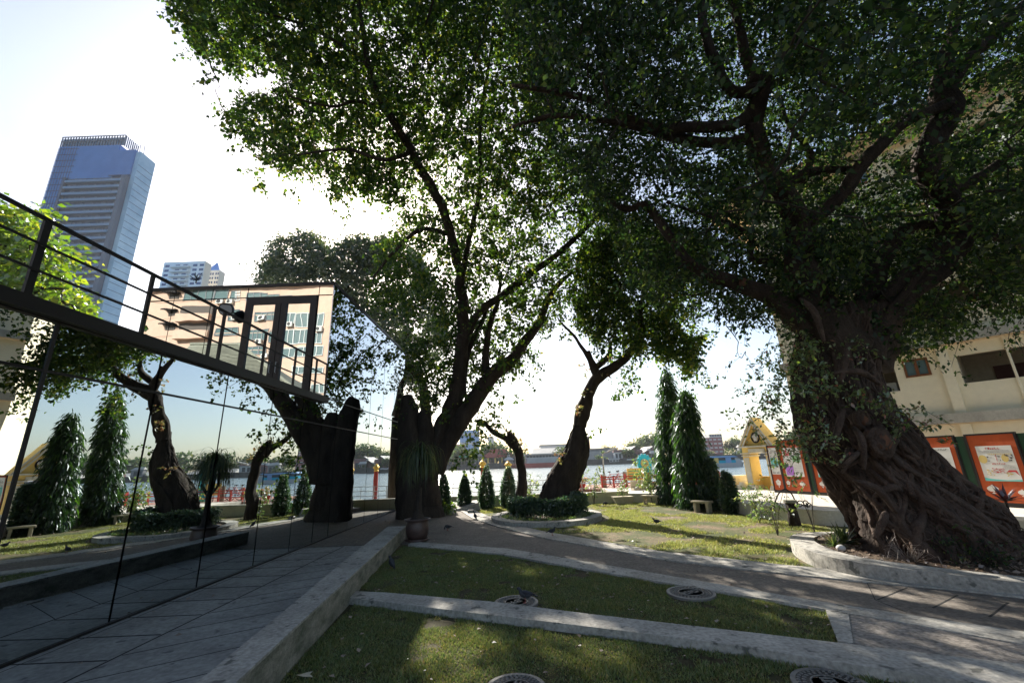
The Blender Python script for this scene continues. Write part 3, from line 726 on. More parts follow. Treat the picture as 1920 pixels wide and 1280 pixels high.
# ------------------------------------------------------------------ display boards
BPd = 1.75 / 1.6
def bpt(px, py): 
    x, y = g(px, py, ZP); return np.array([x, y])
pa, pb = bpt(1450, 922.5), bpt(1851, 948)
bd = (pb - pa) / np.linalg.norm(pb - pa); brz = math.atan2(bd[1], bd[0])
def bs(px, py=900):
    """position along the board line of the ray at a pixel, and its height"""
    d = ray(px, py); A = np.array([[d[0], -bd[0]], [d[1], -bd[1]]]); tt, s_ = np.linalg.solve(A, pa); return s_, CH + d[2] * tt
def bxy(s_): p = pa + bd * s_; return (p[0], p[1], ZP)
def squig(m, x0, x1, z, h, y, rs):
    """one line of small lettering-like strokes"""
    x = x0
    while x < x1:
        w = rs.uniform(.35, .9) * h
        m.box(x, x + w * .28, y, y + .003, z, z + h * rs.uniform(.6, 1)); m.box(x, x + w, y, y + .003, z + h * rs.choice([0, .35, .75]), z + h * .2 + h * rs.choice([0, .35, .75]) * .9 + .001)
        x += w + h * (.25 if rs.random() < .8 else .9)
def board(label, s0, s1, h, kind, seed, green=None):
    t = thing('display_board', label, 'display board', bxy(s0), brz, 'red display boards along the plaza')
    w = s1 - s0; rs = random.Random(seed)
    fr = MB(); fr.box(0, w, -.03, .05, 0.0, .12); fr.box(-.045, -.001, -.035, .06, 0, h + .05); fr.box(w + .001, w + .045, -.035, .06, 0, h + .05); fr.box(0, w, -.03, .05, h, h + .05)
    fr.build('frame', M['metalblack'], t, local=True)
    MB().box(0, w, -.012, .03, .121, h - .001).build('panel', M['boardred'], t, local=True)
    a, b = w * .13, w * .88; z0, z1 = .72, h - .32
    if kind == 'narrow': a, b, z0, z1 = .03, w - .03, .80, h - .06
    p = MB().box(a, b, -.022, -.013, z0, z1).build('poster', M['poster'], t, local=True)
    pw, phh = b - a, z1 - z0; y = -.0255
    def ink(name, fn, mt):
        q = MB(); fn(q); q.build(name, M[mt], p, local=True)
    if kind == 'narrow':
        ink('print', lambda q: [q.box(a + .08 * pw, b - .08 * pw, y, y + .002, z0 + .28 * phh, z0 + .62 * phh)], 'inkteal')
        def pat(q):
            for i in range(70):
                x = rs.uniform(a + .06 * pw, b - .12 * pw); z = rs.uniform(z0 + .05 * phh, z1 - .08 * phh); q.box(x, x + rs.uniform(.01, .06), y - .002, y - .0005, z, z + rs.uniform(.01, .04))
            q.tube([(a + pw * (.5 + .36 * math.cos(u)), y - .002, z1 - phh * .22 + phh * .13 * math.sin(u)) for u in np.linspace(0, PI, 12)], .012, 4)
            q.tube([(a + pw * (.5 + .3 * math.cos(u)), y - .002, z1 - phh * .24 + phh * .09 * math.sin(u)) for u in np.linspace(0, PI, 12)], .008, 4)
            for xx in (.12, .55): q.box(a + xx * pw, a + (xx + .33) * pw, y - .002, y, z0 + .03 * phh, z0 + .09 * phh)
        ink('lettering', pat, 'inkgrey')
    elif kind == 'purple':
        ink('print', lambda q: q.box(a + .05 * pw, a + .48 * pw, y, y + .002, z0 + .04 * phh, z0 + .38 * phh), 'inkpurple')
        ink('print', lambda q: q.box(a + .52 * pw, b - .06 * pw, y, y + .002, z0 + .50 * phh, z0 + .72 * phh), 'inkgreen')
        ink('print', lambda q: [q.box(a + .08 * pw + i * .06, a + .08 * pw + i * .06 + .045, y, y + .002, z0 + .72 * phh, z0 + (.8 + .1 * (i % 3)) * phh) for i in range(5)], 'inkred')
        ink('lettering', lambda q: [squig(q, a + .06 * pw, a + .45 * pw, z0 + (.42 + .06 * i) * phh, .022, y, rs) for i in range(4)] + [squig(q, a + .55 * pw, b - .08 * pw, z0 + (.1 + .06 * i) * phh, .022, y, rs) for i in range(6)], 'inkgrey')
    elif kind == 'notice':
        ink('heading', lambda q: squig(q, a + .2 * pw, b - .15 * pw, z1 - .09 * phh, .05, y, rs), 'ink')
        def em(q):
            q.tube([(a + .42 * pw + .075 * math.cos(u), y, z1 - .23 * phh + .075 * math.sin(u)) for u in np.linspace(0, 2 * PI, 21)], .006, 4)
            q.xz([(a + .42 * pw - .045, z1 - .23 * phh - .04), (a + .42 * pw + .045, z1 - .23 * phh - .04), (a + .42 * pw + .02, z1 - .23 * phh + .01), (a + .42 * pw, z1 - .23 * phh + .055), (a + .42 * pw - .02, z1 - .23 * phh + .01)], y - .001, y + .002)
        ink('emblem', em, 'ink')
        ink('lettering', lambda q: [squig(q, a + .3 * pw, b - .1 * pw, z1 - zz * phh, .022, y, rs) for zz in (.36, .43, .48)], 'inkgrey')
        for (u0, u1, v0, v1, mt) in ((.12, .33, .28, .42, 'ink'), (.36, .62, .28, .42, 'inkred'), (.65, .94, .28, .42, 'ink'), (.12, .45, .13, .27, 'inkred'), (.48, .94, .13, .27, 'ink'), (.3, .94, .02, .12, 'boardgreen')):
            ink('photo_print', lambda q: q.box(a + u0 * pw, a + u1 * pw, y, y + .002, z0 + v0 * phh, z0 + v1 * phh), mt)
            ink('photo_print', lambda q: [q.box(x_, x_ + .03, y - .002, y - .0005, z_, z_ + .03) for x_, z_ in [(a + rs.uniform(u0, u1 - .05) * pw, z0 + rs.uniform(v0, v1 - .04) * phh) for _ in range(7)]], 'motif')
    else:
        ink('heading', lambda q: squig(q, a + .28 * pw, a + .68 * pw, z1 - .1 * phh, .06, y, rs), 'inkred')
        ink('heading', lambda q: squig(q, a + .34 * pw, a + .7 * pw, z0 + .47 * phh, .045, y, rs), 'inkred')
        ink('lettering', lambda q: [squig(q, a + .05 * pw, b - .08 * pw, z1 - zz * phh, .018, y, rs) for zz in (.15, .19)] + [squig(q, a + .6 * pw, b - .06 * pw, z0 + zz * phh, .016, y, rs) for zz in (.35, .39, .43)], 'inkgrey')
        def gold(q):
            q.lathe([(.001, 0), (.10, 0), (.10, .003), (.001, .003)]) if False else None
            q.xz([(a + .12 * pw + .1 * math.cos(u), z1 - .38 * phh + .12 * math.sin(u)) for u in np.linspace(0, 2 * PI, 14)[:-1]], y, y + .002)
            q.xz([(a + .74 * pw + .08 * math.cos(u), z1 - .36 * phh + .11 * math.sin(u)) for u in np.linspace(0, 2 * PI, 10)[:-1]], y, y + .002)
            for i in range(26): x_ = a + (.3 + .66 * i / 26) * pw; q.box(x_, x_ + .02, y, y + .002, z1 - .25 * phh, z1 - (.225 + .02 * (i % 2)) * phh)
            for i in range(14): x_, z_ = a + rs.uniform(.08, .3) * pw, z0 + rs.uniform(.15, .32) * phh; q.box(x_, x_ + .03, y, y + .002, z_, z_ + .02)
            for i in range(14): x_, z_ = a + rs.uniform(.64, .8) * pw, z0 + rs.uniform(.12, .25) * phh; q.box(x_, x_ + .03, y, y + .002, z_, z_ + .02)
        ink('print', gold, 'inkgold')
        def redp(q):
            q.box(a + .5 * pw, a + .515 * pw, y, y + .002, z1 - .44 * phh, z1 - .24 * phh)
            q.xz([(a + .66 * pw, z0 + .25 * phh), (a + .74 * pw, z0 + .31 * phh), (a + .93 * pw, z0 + .31 * phh), (a + .98 * pw, z0 + .16 * phh), (a + .88 * pw, z0 + .26 * phh)], y, y + .002)
            for i in range(30): x_, z_ = a + rs.uniform(.26, .6) * pw, z0 + rs.uniform(.22, .36) * phh; q.box(x_, x_ + rs.uniform(.02, .06), y, y + .002, z_, z_ + .012)
        ink('print', redp, 'inkred')
        ink('print', lambda q: q.xz([(a, z0), (b, z0), (b, z0 + .05 * phh), (a + .6 * pw, z0 + .03 * phh), (a + .2 * pw, z0 + .06 * phh), (a, z0 + .1 * phh)], y, y + .002), 'inkteal')
        ink('print', lambda q: [q.box(x_, x_ + rs.uniform(.01, .05), y, y + .002, z_, z_ + rs.uniform(.01, .04)) for x_, z_ in [(a + rs.uniform(.25, .95) * pw, z1 - rs.uniform(.27, .44) * phh) for _ in range(26)]], 'ink')
    # white cut-out motifs near the foot
    def lantern(q, cx_, cz, r):
        q.xz([(cx_ + r * math.cos(u), cz + r * .62 * math.sin(u) * (1 + .08 * math.cos(6 * u))) for u in np.linspace(0, 2 * PI, 20)[:-1]], -.02, -.0125)
        q.box(cx_ - .02, cx_ + .02, -.02, -.0125, cz + r * .62, cz + r * .85)
        q.box(cx_ - .008, cx_ + .008, -.02, -.0125, cz - r * 1.25, cz - r * .62); q.box(cx_ - .04, cx_ + .04, -.0199, -.0126, cz - r * 1.0, cz - r * .85)
    def flower(q, cx_, cz, r):
        for kk in range(5):
            u = kk * 2 * PI / 5 + .3; q.xz([(cx_ + .5 * r * math.cos(u) + .42 * r * math.cos(v), cz + .5 * r * math.sin(u) + .42 * r * math.sin(v)) for v in np.linspace(0, 2 * PI, 9)[:-1]], -.0195 - kk * .0012, -.0125)
        q.box(cx_ - .015, cx_ + .015, -.0192, -.0125, cz - r * 1.5, cz - r * .4)
    q = MB()
    if kind == 'final': lantern(q, .22 * w, .50, .13); lantern(q, .8 * w, .42, .10)
    elif kind == 'narrow': flower(q, .5 * w, .45, .15)
    elif kind == 'purple': flower(q, .14 * w, .45, .11); lantern(q, .72 * w, .42, .13)
    else: lantern(q, .2 * w, .45, .13); flower(q, .75 * w, .42, .12)
    q.build('cutout_motif', M['motif'], t, local=True)
    return t
def gboard(label, s0, s1, h):
    t = thing('green_panel', label, 'panel', bxy(s0), brz, 'dark green panels between the boards')
    MB().box(.005, s1 - s0 - .005, .0, .05, 0.0, h).build('panel', M['boardgreen'], t, local=True)
    m = MB(); m.box(.0, .03, -.02, .06, 0, h); m.box(s1 - s0 - .03, s1 - s0, -.02, .06, 0, h); m.build('frame', M['metalblack'], t, local=True)
sA, sB, sC, sD = bs(1440)[0], bs(1466)[0], bs(1513)[0], bs(1521)[0]
BHt = bs(1830, 816)[1] - ZP

P_ = [bs(x)[0] for x in (1449, 1470, 1519, 1528, 1700, 1814, 1834, 1935, 1962)]
board('narrow red board with a white and teal poster beside the yellow gate', P_[0] + .05, P_[1] - .05, BHt - .0, 'narrow', 1)
board('red board with a purple and green poster left of the fig tree', P_[1] + .05, P_[2] - .05, BHt + .22, 'purple', 2)
gboard('narrow dark green panel left of the fig trunk beside the purple poster board', P_[2], P_[3], BHt)
seg = (P_[4] - P_[3]) / 2
board('red board half hidden behind the left edge of the fig trunk', P_[3] + .05, P_[3] + seg - .35, BHt, 'plain', 3)
gboard('green panel wholly behind the fig trunk', P_[3] + seg - .3, P_[3] + seg, BHt)
board('red board with a black and white notice and photographs just right of the fig trunk', P_[5] - (P_[7] - P_[6]) , P_[5] - .05, BHt, 'notice', 4)
gboard('wide dark green panel between the notice board and the lantern board', P_[5], P_[6], BHt)
board('rightmost red board with a white festival poster and paper lantern motif', P_[6] + .05, P_[7] - .05, BHt, 'final', 5)
gboard('dark green panel at the right edge of the picture', P_[7], P_[8], BHt)

# ------------------------------------------------------------------ yellow gabled gate
gx_, gy_ = g(1404, 917, ZP)

t = thing('yellow_gate', 'yellow gabled gateway with a white-edged pediment and round emblem by the river', 'gate', (gx_, gy_, ZP), rad(-63))
GW = 1.6; GD = .75; HC = 1.74
for x in (0, GW - .36):
    q = MB(); q.box(x, x + .36, 0, GD, .22, HC).build('pillar', M['yellow'], t, local=True)
    q = MB(); q.bbox(x - .07, x + .43, -.07, GD + .07, 0, .13, .02); q.bbox(x - .04, x + .40, -.04, GD + .04, .131, .219, .02); q.build('plinth', M['trimwhite'], t, local=True)
    q = MB(); q.box(x + .04, x + .32, -.012, -.001, .3, HC - .18); q.build('pillar_face', M['trimwhite'], t, local=True)
    q = MB(); q.box(x - .05, x + .41, -.05, GD + .05, HC - .12, HC - .06); q.box(x - .08, x + .44, -.08, GD + .08, HC + .001, HC + .06); q.build('capital', M['trimwhite'], t, local=True)
q = MB(); q.box(.0, GW, .02, GD - .02, HC + .061, HC + .32).build('lintel', M['yellow'], t, local=True)
q = MB(); q.box(.36, GW - .36, -.02, .019, HC + .07, HC + .20); q.box(.36, GW - .36, -.04, .018, HC + .205, HC + .25); q.box(-.12, .44, -.10, GD + .1, HC + .321, HC + .40); q.box(GW - .44, GW + .12, -.1, GD + .1, HC + .321, HC + .40); q.box(.441, GW - .441, -.06, GD + .06, HC + .321, HC + .39); q.build('cornice', M['trimwhite'], t, local=True)
AZ = HC + .4; AP = AZ + 1.42; mx_ = GW / 2
MB().xz([(.12, AZ), (GW - .12, AZ), (mx_, AP - .25)], .14, GD - .14).build('gable', M['yellow'], t, local=True)
q = MB()
for sg in (-1, 1):
    e_ = GW / 2 + .12
    q.xz([(mx_ + sg * e_, AZ + .001), (mx_ + sg * (e_ - .24), AZ + .001), (mx_ + sg * .0, AP - .36), (mx_, AP)], 0.0, GD)
q.build('gable_roof', M['yellow'], t, local=True)
q = MB()
for sg in (-1, 1):
    for d0, d1, yy in ((.0, .09, -.05), (.16, .26, -.03)):
        e_ = GW / 2 + .12 - d0; e2 = GW / 2 + .12 - d1
        q.xz([(mx_ + sg * e_, AZ + .003), (mx_ + sg * e2, AZ + .003), (mx_, AP - 1.45 * d1 + .0), (mx_, AP - 1.45 * d0)], yy, -.001)
q.build('gable_trim', M['trimwhite'], t, local=True)
cz = AZ + .40
q = MB(); q.tube([(mx_ + .20 * math.cos(u), .105, cz + .24 * math.sin(u)) for u in np.linspace(0, 2 * PI, 25)], .04, 6)
q.build('emblem_ring', M['metalblack'], t, local=True)
q = MB(); q.ball((mx_, .10, cz + .13), .07, sc=(1, .5, 1)); q.ball((mx_, .10, cz - .05), .11, sc=(1, .4, 1.2)); q.xz([(mx_ - .04, cz + .17), (mx_ + .04, cz + .17), (mx_, cz + .29)], .08, .12)
for sg in (-1, 1):
    for k in range(4): q.tube([(mx_ + sg * .05, .1, cz - .02 + k * .03), (mx_ + sg * (.14 + .02 * k), .1, cz + .02 + .05 * k), (mx_ + sg * .17, .1, cz + .1 + .05 * k)], [.02, .018, .006], 5)
    q.tube([(mx_ + sg * .04, .1, cz - .14), (mx_ + sg * .1, .1, cz - .21)], [.03, .015], 5)
q.build('emblem', M['motif'], t, local=True)
# steps and side walls of the gate
t = thing('gate_steps', 'pale stone steps and low side wall at the foot of the yellow gate', 'steps', (gx_, gy_, ZP), rad(-58))
q = MB()
for k in range(3): q.box(-.55 + k * .15, -.14, -.35, GD + .2, k * .12 + .001 if k else 0, (k + 1) * .12)
q.build('steps', M['trimwhite'], t, local=True)
MB().box(-1.05, -.6, -.4, GD + .5, 0, .66).build('side_wall', M['stone'], t, local=True)
MB().box(.37, GW - .37, GD - .08, GD + .04, .0, .62).build('back_wall', M['yellow'], t, local=True)

# ------------------------------------------------------------------ the big twisted fig
def loft(mb, secs, nrow=90, seg=64, depth=0.8, lobe=0.16, twist=1.2, ph=0.0, slim=1.0):
    """stem lofted through (py, xl, xr, Y); returns a surface function"""
    Q = []
    for py, xl, xr, Y in secs:
        a, b = at(xl, py, Y), at(xr, py, Y); c = (a + b) / 2
        Q.append([c[0], c[1], c[2], np.linalg.norm(b - a) / 2 * slim])
    S = spline(Q, max(2, nrow // len(Q)))
    n = len(S)
    def surf(th, u, off=0.0):
        f = min(max(u, 0), 0.9999) * (n - 1); i = int(f); f -= i; s = S[i] * (1 - f) + S[min(i + 1, n - 1)] * f
        z = s[2]; a = th + twist * z * 0.35
        q = Vector((math.cos(a) * 2.6 + ph, math.sin(a) * 2.6, z * 0.22))
        rid = 1 - 2.2 * abs(noise.noise(q)); q2 = Vector((math.cos(a) * 6 + ph, math.sin(a) * 6, z * 0.6)); rid2 = 1 - 2 * abs(noise.noise(q2))
        r = s[3] * (1 - lobe * 0.6 + lobe * rid + lobe * 0.45 * rid2 + 0.05 * noise.noise(Vector((math.cos(a) * 9, math.sin(a) * 9, z * 3)))) + off
        return np.array([s[0] + r * math.cos(th), s[1] + r * depth * math.sin(th), z])
    V = []
    for i in range(n):
        for k in range(seg): V.append(surf(2 * PI * k / seg, i / (n - 1)))
    F = [(i * seg + k, (i + 1) * seg + k, (i + 1) * seg + (k + 1) % seg, i * seg + (k + 1) % seg) for i in range(n - 1) for k in range(seg)]
    F = [f[::-1] for f in F] if S[0][2] < S[-1][2] else F
    mb.add(V, F)
    return surf
fb = g(1740, 1040, .2)
fig = thing('fig_tree', 'huge old fig tree with a thick twisted leaning trunk wrapped in aerial roots', 'tree', (fb[0], fb[1], 0.15))
m = MB()
right_secs = [(1090, 1640, 1960, 8.7), (1060, 1640, 1928, 8.75), (1000, 1632, 1890, 8.85), (960, 1622, 1852, 8.9), (920, 1606, 1806, 8.95), (880, 1585, 1762, 9.0), (840, 1565, 1732, 9.05), (800, 1550, 1700, 9.1), (760, 1540, 1666, 9.15), (700, 1535, 1645, 9.2), (640, 1535, 1640, 9.25), (600, 1530, 1645, 9.3), (575, 1540, 1640, 9.3)]
left_secs = [(1075, 1612, 1700, 9.9), (1020, 1606, 1700, 9.85), (960, 1586, 1690, 9.8), (900, 1550, 1645, 9.75), (850, 1518, 1610, 9.7), (800, 1496, 1580, 9.6), (740, 1486, 1562, 9.55), (680, 1484, 1556, 9.5), (630, 1494, 1566, 9.45), (600, 1504, 1566, 9.4)]
sR = loft(m, right_secs, 110, 84, 0.72, 0.20, 1.6, 0.0, .90)
sL = loft(m, left_secs, 90, 56, 0.8, 0.20, -1.2, 5.0, .84)
# bridging roots between the two stems
fig_skel = []
m.build('trunk', M['figbark'], fig, smooth=True)
m = MB(); rs = random.Random(11)
for i in range(110):
    sf = sR if i % 3 else sL
    th = rs.uniform(PI * 0.95, PI * 2.05) if i % 6 else rs.uniform(0, PI)
    u0 = rs.choice([0.0, rs.uniform(0, .4)]); u1 = rs.uniform(.35, 1.0) if u0 < .3 else rs.uniform(.7, 1)
    if u1 - u0 < .2: u1 = u0 + .3
    r0 = rs.uniform(.022, .075) * (1.2 if u0 == 0 else .9); dth = rs.uniform(-1.1, .7); ph = rs.uniform(0, 9); amp = rs.uniform(.05, .22)
    P, R2 = [], []
    nn = int(10 + 36 * (u1 - u0))
    for k in range(nn + 1):
        f = k / nn; u = u0 + (u1 - u0) * f
        t_ = th + dth * f + amp * math.sin(ph + 7 * f) + .12 * math.sin(ph * 2 + 17 * f)
        P.append(sf(t_, u, r0 * .25 - .02)); R2.append(r0 * (1 - .55 * f) * (1 + .25 * math.sin(ph + 19 * f)))
    m.tube(P, R2, 7, lob=.1)
    if rs.random() < .35 and nn > 18:                     # a side root
        k = rs.randint(6, nn - 8); b0 = P[k]; 
        P2 = [b0]; t_ = th + dth * k / nn
        for q in range(1, 9):
            f = (k / nn) - q * .035
            if f < 0: break
            P2.append(sf(t_ + .09 * q * rs.choice([1, 1, -.2]), u0 + (u1 - u0) * f, 0))
        if len(P2) > 3: m.tube(P2, [r0 * .6 * (1 - .05 * q) for q in range(len(P2))], 6)
for i in range(170):
    sf = sR if i % 3 else sL; th = rs.uniform(PI * .95, PI * 2.05); u0 = rs.uniform(0, .7); u1 = min(1, u0 + rs.uniform(.12, .5)); r0 = rs.uniform(.007, .022); dth = rs.uniform(-.8, .6); ph = rs.uniform(0, 9); nn = int(8 + 40 * (u1 - u0))
    m.tube([sf(th + dth * k / nn + .08 * math.sin(ph + 11 * k / nn) + .04 * math.sin(ph + 31 * k / nn), u0 + (u1 - u0) * k / nn, .012) for k in range(nn + 1)], [r0 * (1 - .4 * k / nn) for k in range(nn + 1)], 5)
m.build('aerial_roots', M['figroot'], fig, smooth=True)
# knots and cut stubs
def knot(px, py, Y, r, name='knot', mt='figroot'):
    p = at(px, py, Y); q = MB(); rs = random.Random(px)
    q.ball(p, r, 18, 12, (1.0, .7, 1.15), .5)
    for k, rr in enumerate((.95,)):
        q.tube([p + np.array([rr * r * .8 * math.cos(a), -r * (.45 + .12 * k), rr * r * .95 * math.sin(a)]) + np.array([rs.uniform(-.02, .02), 0, rs.uniform(-.02, .02)]) for a in np.linspace(rs.uniform(0, 2), rs.uniform(3.5, 5), 12)], [.03 + .03 * math.sin(i_ * .28) for i_ in range(12)], 7)
    q.build(name, M[mt], fig, smooth=True)
    q = MB(); q.ball(p + np.array([0, -r * .55, 0]), r * .48, 14, 8, (1, .35, 1.1), .5); q.build('cut_face', M['cutwood'], fig, smooth=True)
knot(1645, 828, 8.32, .27); knot(1612, 788, 8.45, .18)
m = MB()
p = at(1600, 850, 8.45)
for k in range(5):
    a = p + np.array([rs.uniform(-.1, .35), rs.uniform(-.1, .1), rs.uniform(-.1, .15)]); b = p + np.array([rs.uniform(-.5, -.15), rs.uniform(-.25, 0), rs.uniform(-.35, -.05)])
    m.tube([a, (a + b) / 2 + np.array([0, -.1, .05]), b], [.035, .045, .03], 7)
for (x0, y0, x1, y1) in ((1560, 700, 1650, 720), (1600, 900, 1680, 960), (1640, 930, 1690, 920), (1580, 760, 1560, 840), (1660, 960, 1640, 1010), (1620, 880, 1600, 800), (1545, 640, 1500, 560), (1575, 720, 1590, 640)):
    a, b = at(x0, y0, 8.3), at(x1, y1, 8.3); c = (a + b) / 2 + np.array([.0, -.12, .12])
    m.tube(spline([a, c, b], 6), [.03 + .035 * math.sin(i * .26) for i in range(13)], 7)
m.build('root_tangle', M['figroot'], fig, smooth=True)
m = MB()
L_ = []
L_.append(limb(m, [(1585, 660, 9.3, .62), (1555, 610, 9.2, .50), (1525, 560, 9.1, .36), (1503, 500, 9.0, .29), (1500, 430, 8.9, .26), (1478, 375, 8.7, .24), (1440, 325, 8.5, .22), (1418, 275, 8.3, .20), (1412, 220, 8.2, .19), (1428, 180, 8.1, .20), (1432, 155, 8.0, .19), (1405, 152, 7.9, .14)], 16, .12))
L_.append(limb(m, [(1420, 160, 8.0, .14), (1400, 110, 7.8, .12), (1385, 50, 7.5, .10), (1365, -20, 7.2, .09), (1350, -120, 7, .07)], 10))
L_.append(limb(m, [(1425, 165, 8.0, .16), (1375, 172, 7.9, .13), (1345, 120, 7.8, .11), (1320, 60, 7.6, .10), (1312, -20, 7.4, .09)], 10))
L_.append(limb(m, [(1412, 205, 8.2, .16), (1375, 235, 8.1, .13), (1300, 240, 7.9, .12), (1235, 240, 7.8, .11), (1180, 222, 7.6, .09), (1120, 190, 7.5, .07), (1040, 172, 7.3, .06), (960, 160, 7.1, .04)], 10))
L_.append(limb(m, [(1405, 258, 8.3, .15), (1355, 270, 8.3, .13), (1290, 262, 8.2, .12), (1220, 245, 8.1, .09), (1130, 226, 8.0, .07), (1040, 218, 8, .06), (960, 238, 8, .04)], 10))
L_.append(limb(m, [(1498, 420, 8.9, .16), (1545, 398, 8.8, .16), (1590, 350, 8.6, .15), (1625, 295, 8.4, .14), (1690, 232, 8.3, .13), (1735, 212, 8.2, .12), (1790, 190, 8.2, .14)], 12))
L_.append(limb(m, [(1480, 350, 8.8, .12), (1510, 325, 8.9, .11), (1560, 318, 9.0, .09), (1620, 316, 9.1, .05)], 8))
L_.append(limb(m, [(1500, 340, 8.8, .09), (1520, 290, 8.8, .07), (1475, 230, 8.9, .05), (1465, 180, 9, .03)], 8))
L_.append(limb(m, [(1560, 640, 9.4, .34), (1500, 600, 9.3, .28), (1450, 560, 9.2, .22), (1390, 535, 9.1, .17), (1330, 515, 9.1, .15), (1290, 490, 9.0, .12), (1255, 440, 8.9, .11), (1225, 400, 8.9, .10), (1205, 385, 8.8, .09), (1175, 392, 8.8, .08), (1140, 375, 8.7, .05)], 12))
L_.append(limb(m, [(1450, 488, 9.2, .07), (1410, 485, 9.2, .065), (1405, 440, 9.2, .06), (1340, 410, 9.2, .045), (1250, 380, 9.2, .03)], 7))
L_.append(limb(m, [(1620, 680, 9.3, .50), (1650, 600, 9.3, .36), (1690, 550, 9.2, .34), (1745, 505, 9.1, .33), (1785, 465, 9.0, .32), (1790, 415, 8.9, .30), (1770, 365, 8.8, .28), (1735, 320, 8.6, .26), (1745, 270, 8.5, .25), (1775, 215, 8.4, .28), (1765, 170, 8.3, .22), (1775, 110, 8.1, .15), (1790, 40, 8.0, .11), (1800, -60, 7.8, .09)], 18, .14))
L_.append(limb(m, [(1770, 180, 8.3, .16), (1810, 120, 8.1, .15), (1860, 70, 7.9, .13), (1910, 20, 7.7, .12), (1990, -60, 7.5, .1)], 10))
L_.append(limb(m, [(1600, 620, 9.6, .24), (1630, 540, 9.6, .22), (1660, 480, 9.6, .20), (1700, 430, 9.6, .16), (1770, 420, 9.6, .1)], 10))
L_.append(limb(m, [(1640, 660, 9.1, .12), (1655, 600, 9.05, .10), (1700, 545, 8.9, .09), (1730, 500, 8.8, .07), (1760, 470, 8.7, .06)], 8))
L_.append(limb(m, [(1780, 360, 8.9, .14), (1840, 330, 9.1, .11), (1910, 280, 9.3, .09), (2000, 260, 9.5, .06)], 8))
L_.append(limb(m, [(1790, 430, 9.0, .12), (1850, 440, 9.2, .09), (1930, 470, 9.6, .06)], 8))
fig_skel = [p for l in L_ for p in l]
m.build('limbs', M['figbark'], fig, smooth=True)
m = MB(); cpt = at(1452 + 0, 535, 9.0); 
p = at(1392, 535, 8.88); m.tube([p, p + np.array([.02, -.02, .15])], [.07, .07], 10); m.build('cut_face', M['cutwood'], fig)

RF = np.random.RandomState(21)
def lerpf(xs, ys): return lambda v: np.interp(v, xs, ys)
def proj(P):
    q = P - np.array([0, 0, CH]); d = q @ cf
    return 960 + FP * (q @ cr) / d, 640 - FP * (q @ cu) / d, d
def keep_mask(P, poly, pad=0):
    """foliage of the crown must stay clear of the open sky seen from the garden: drop points in view but outside the crown outline"""
    x, y, d = proj(P); inview = (d > 0.1) & (x > -60) & (x < 1980) & (y > -60) & (y < 1340)
    return (~inview) | inpoly(x, y, poly)
SUNV = np.array(sdir)
GAPS = [((850, 1205), .55), ((800, 1235), .40), ((1125, 1215), .42), ((740, 1180), .25), ((900, 1000), .32), ((990, 1010), .2), ((930, 1017), .22), ((880, 975), .3), ((860, 945), .5), ((1100, 1060), .2), ((1650, 1115), .14), ((1760, 1145), .14), ((1560, 1010), .4), ((1520, 1040), .35), ((1640, 1062), .3), ((1760, 1075), .25), ((860, 1065), .2), ((1000, 1080), .15), ((820, 1060), .2), ((680, 1125), .2), ((620, 1010), .12), ((1000, 1012), .25), ((1150, 1025), .25)]
def gaps(C0):
    """openings in the crowns through which the low sun reaches the ground"""
    k = np.ones(len(C0), bool)
    for (px, py), r in GAPS:
        x, y = g(px, py, 0); q = C0 - np.array([x, y, 0]); t_ = q @ SUNV; dd = np.linalg.norm(q - t_[:, None] * SUNV, axis=1); k &= dd > r + .28
    return C0[k]
def clear_below(C0, limbs, rs, pad=7, prob=.78):
    """the heavy limbs carry little foliage on their underside: thin it there"""
    Lp = np.array([p for l in limbs for p in l]); lx, ly, ld = proj(Lp); x, y, d = proj(C0); k = np.ones(len(C0), bool)
    for i in range(0, len(C0), 4000):
        s_ = slice(i, i + 4000); D2 = (x[s_, None] - lx) ** 2 + (y[s_, None] - ly) ** 2
        near_ = (D2 < (pad + 1300 / np.maximum(ld, 1) * .18) ** 2) & (d[s_, None] < ld + .15)
        k[s_] = ~near_.any(1)
    return C0[k | (rs.uniform(size=len(C0)) > prob)]
def foliage(root, C0, matl, size, k, length, spread, aspect, droop, skel=None, rs=RS, mcon=260, rcon=.03, leafn='crown', twn='branches', ldroop=.5, twmat='twig'):
    P, D, T = sprays(C0, spread, k, rs, length, droop)
    V, F = leaves(P, size, aspect, ldroop, D, rs=rs)
    lo = root.location
    np_obj(leafn, V, F, matl, root, lo)
    mb = MB()
    if skel is not None and len(skel):
        connect(mb, skel, C0, rcon, rs, mcon)
    V2, F2 = twigmesh(T, .005)
    n0 = len(mb.v); V3 = np.concatenate([np.array(mb.v).reshape(-1, 3), V2]); F3 = np.concatenate([np.array(mb.f).reshape(-1, 4), F2 + n0]).astype(int)
    np_obj(twn, V3, F3, M[twmat], root, lo)
fig_poly = [(900, -80), (985, 60), (1010, 250), (1090, 330), (1150, 420), (1180, 520), (1230, 560), (1290, 520), (1330, 560), (1372, 590), (1400, 615), (1440, 600), (1470, 590), (1500, 640), (1560, 650), (1640, 640), (1660, 660), (1700, 655), (1745, 640), (1795, 620), (1815, 585), (1775, 560), (1730, 520), (1745, 490), (1800, 510), (1850, 540), (1880, 590), (1925, 590), (2000, 600), (2000, -80)]
n = 21000
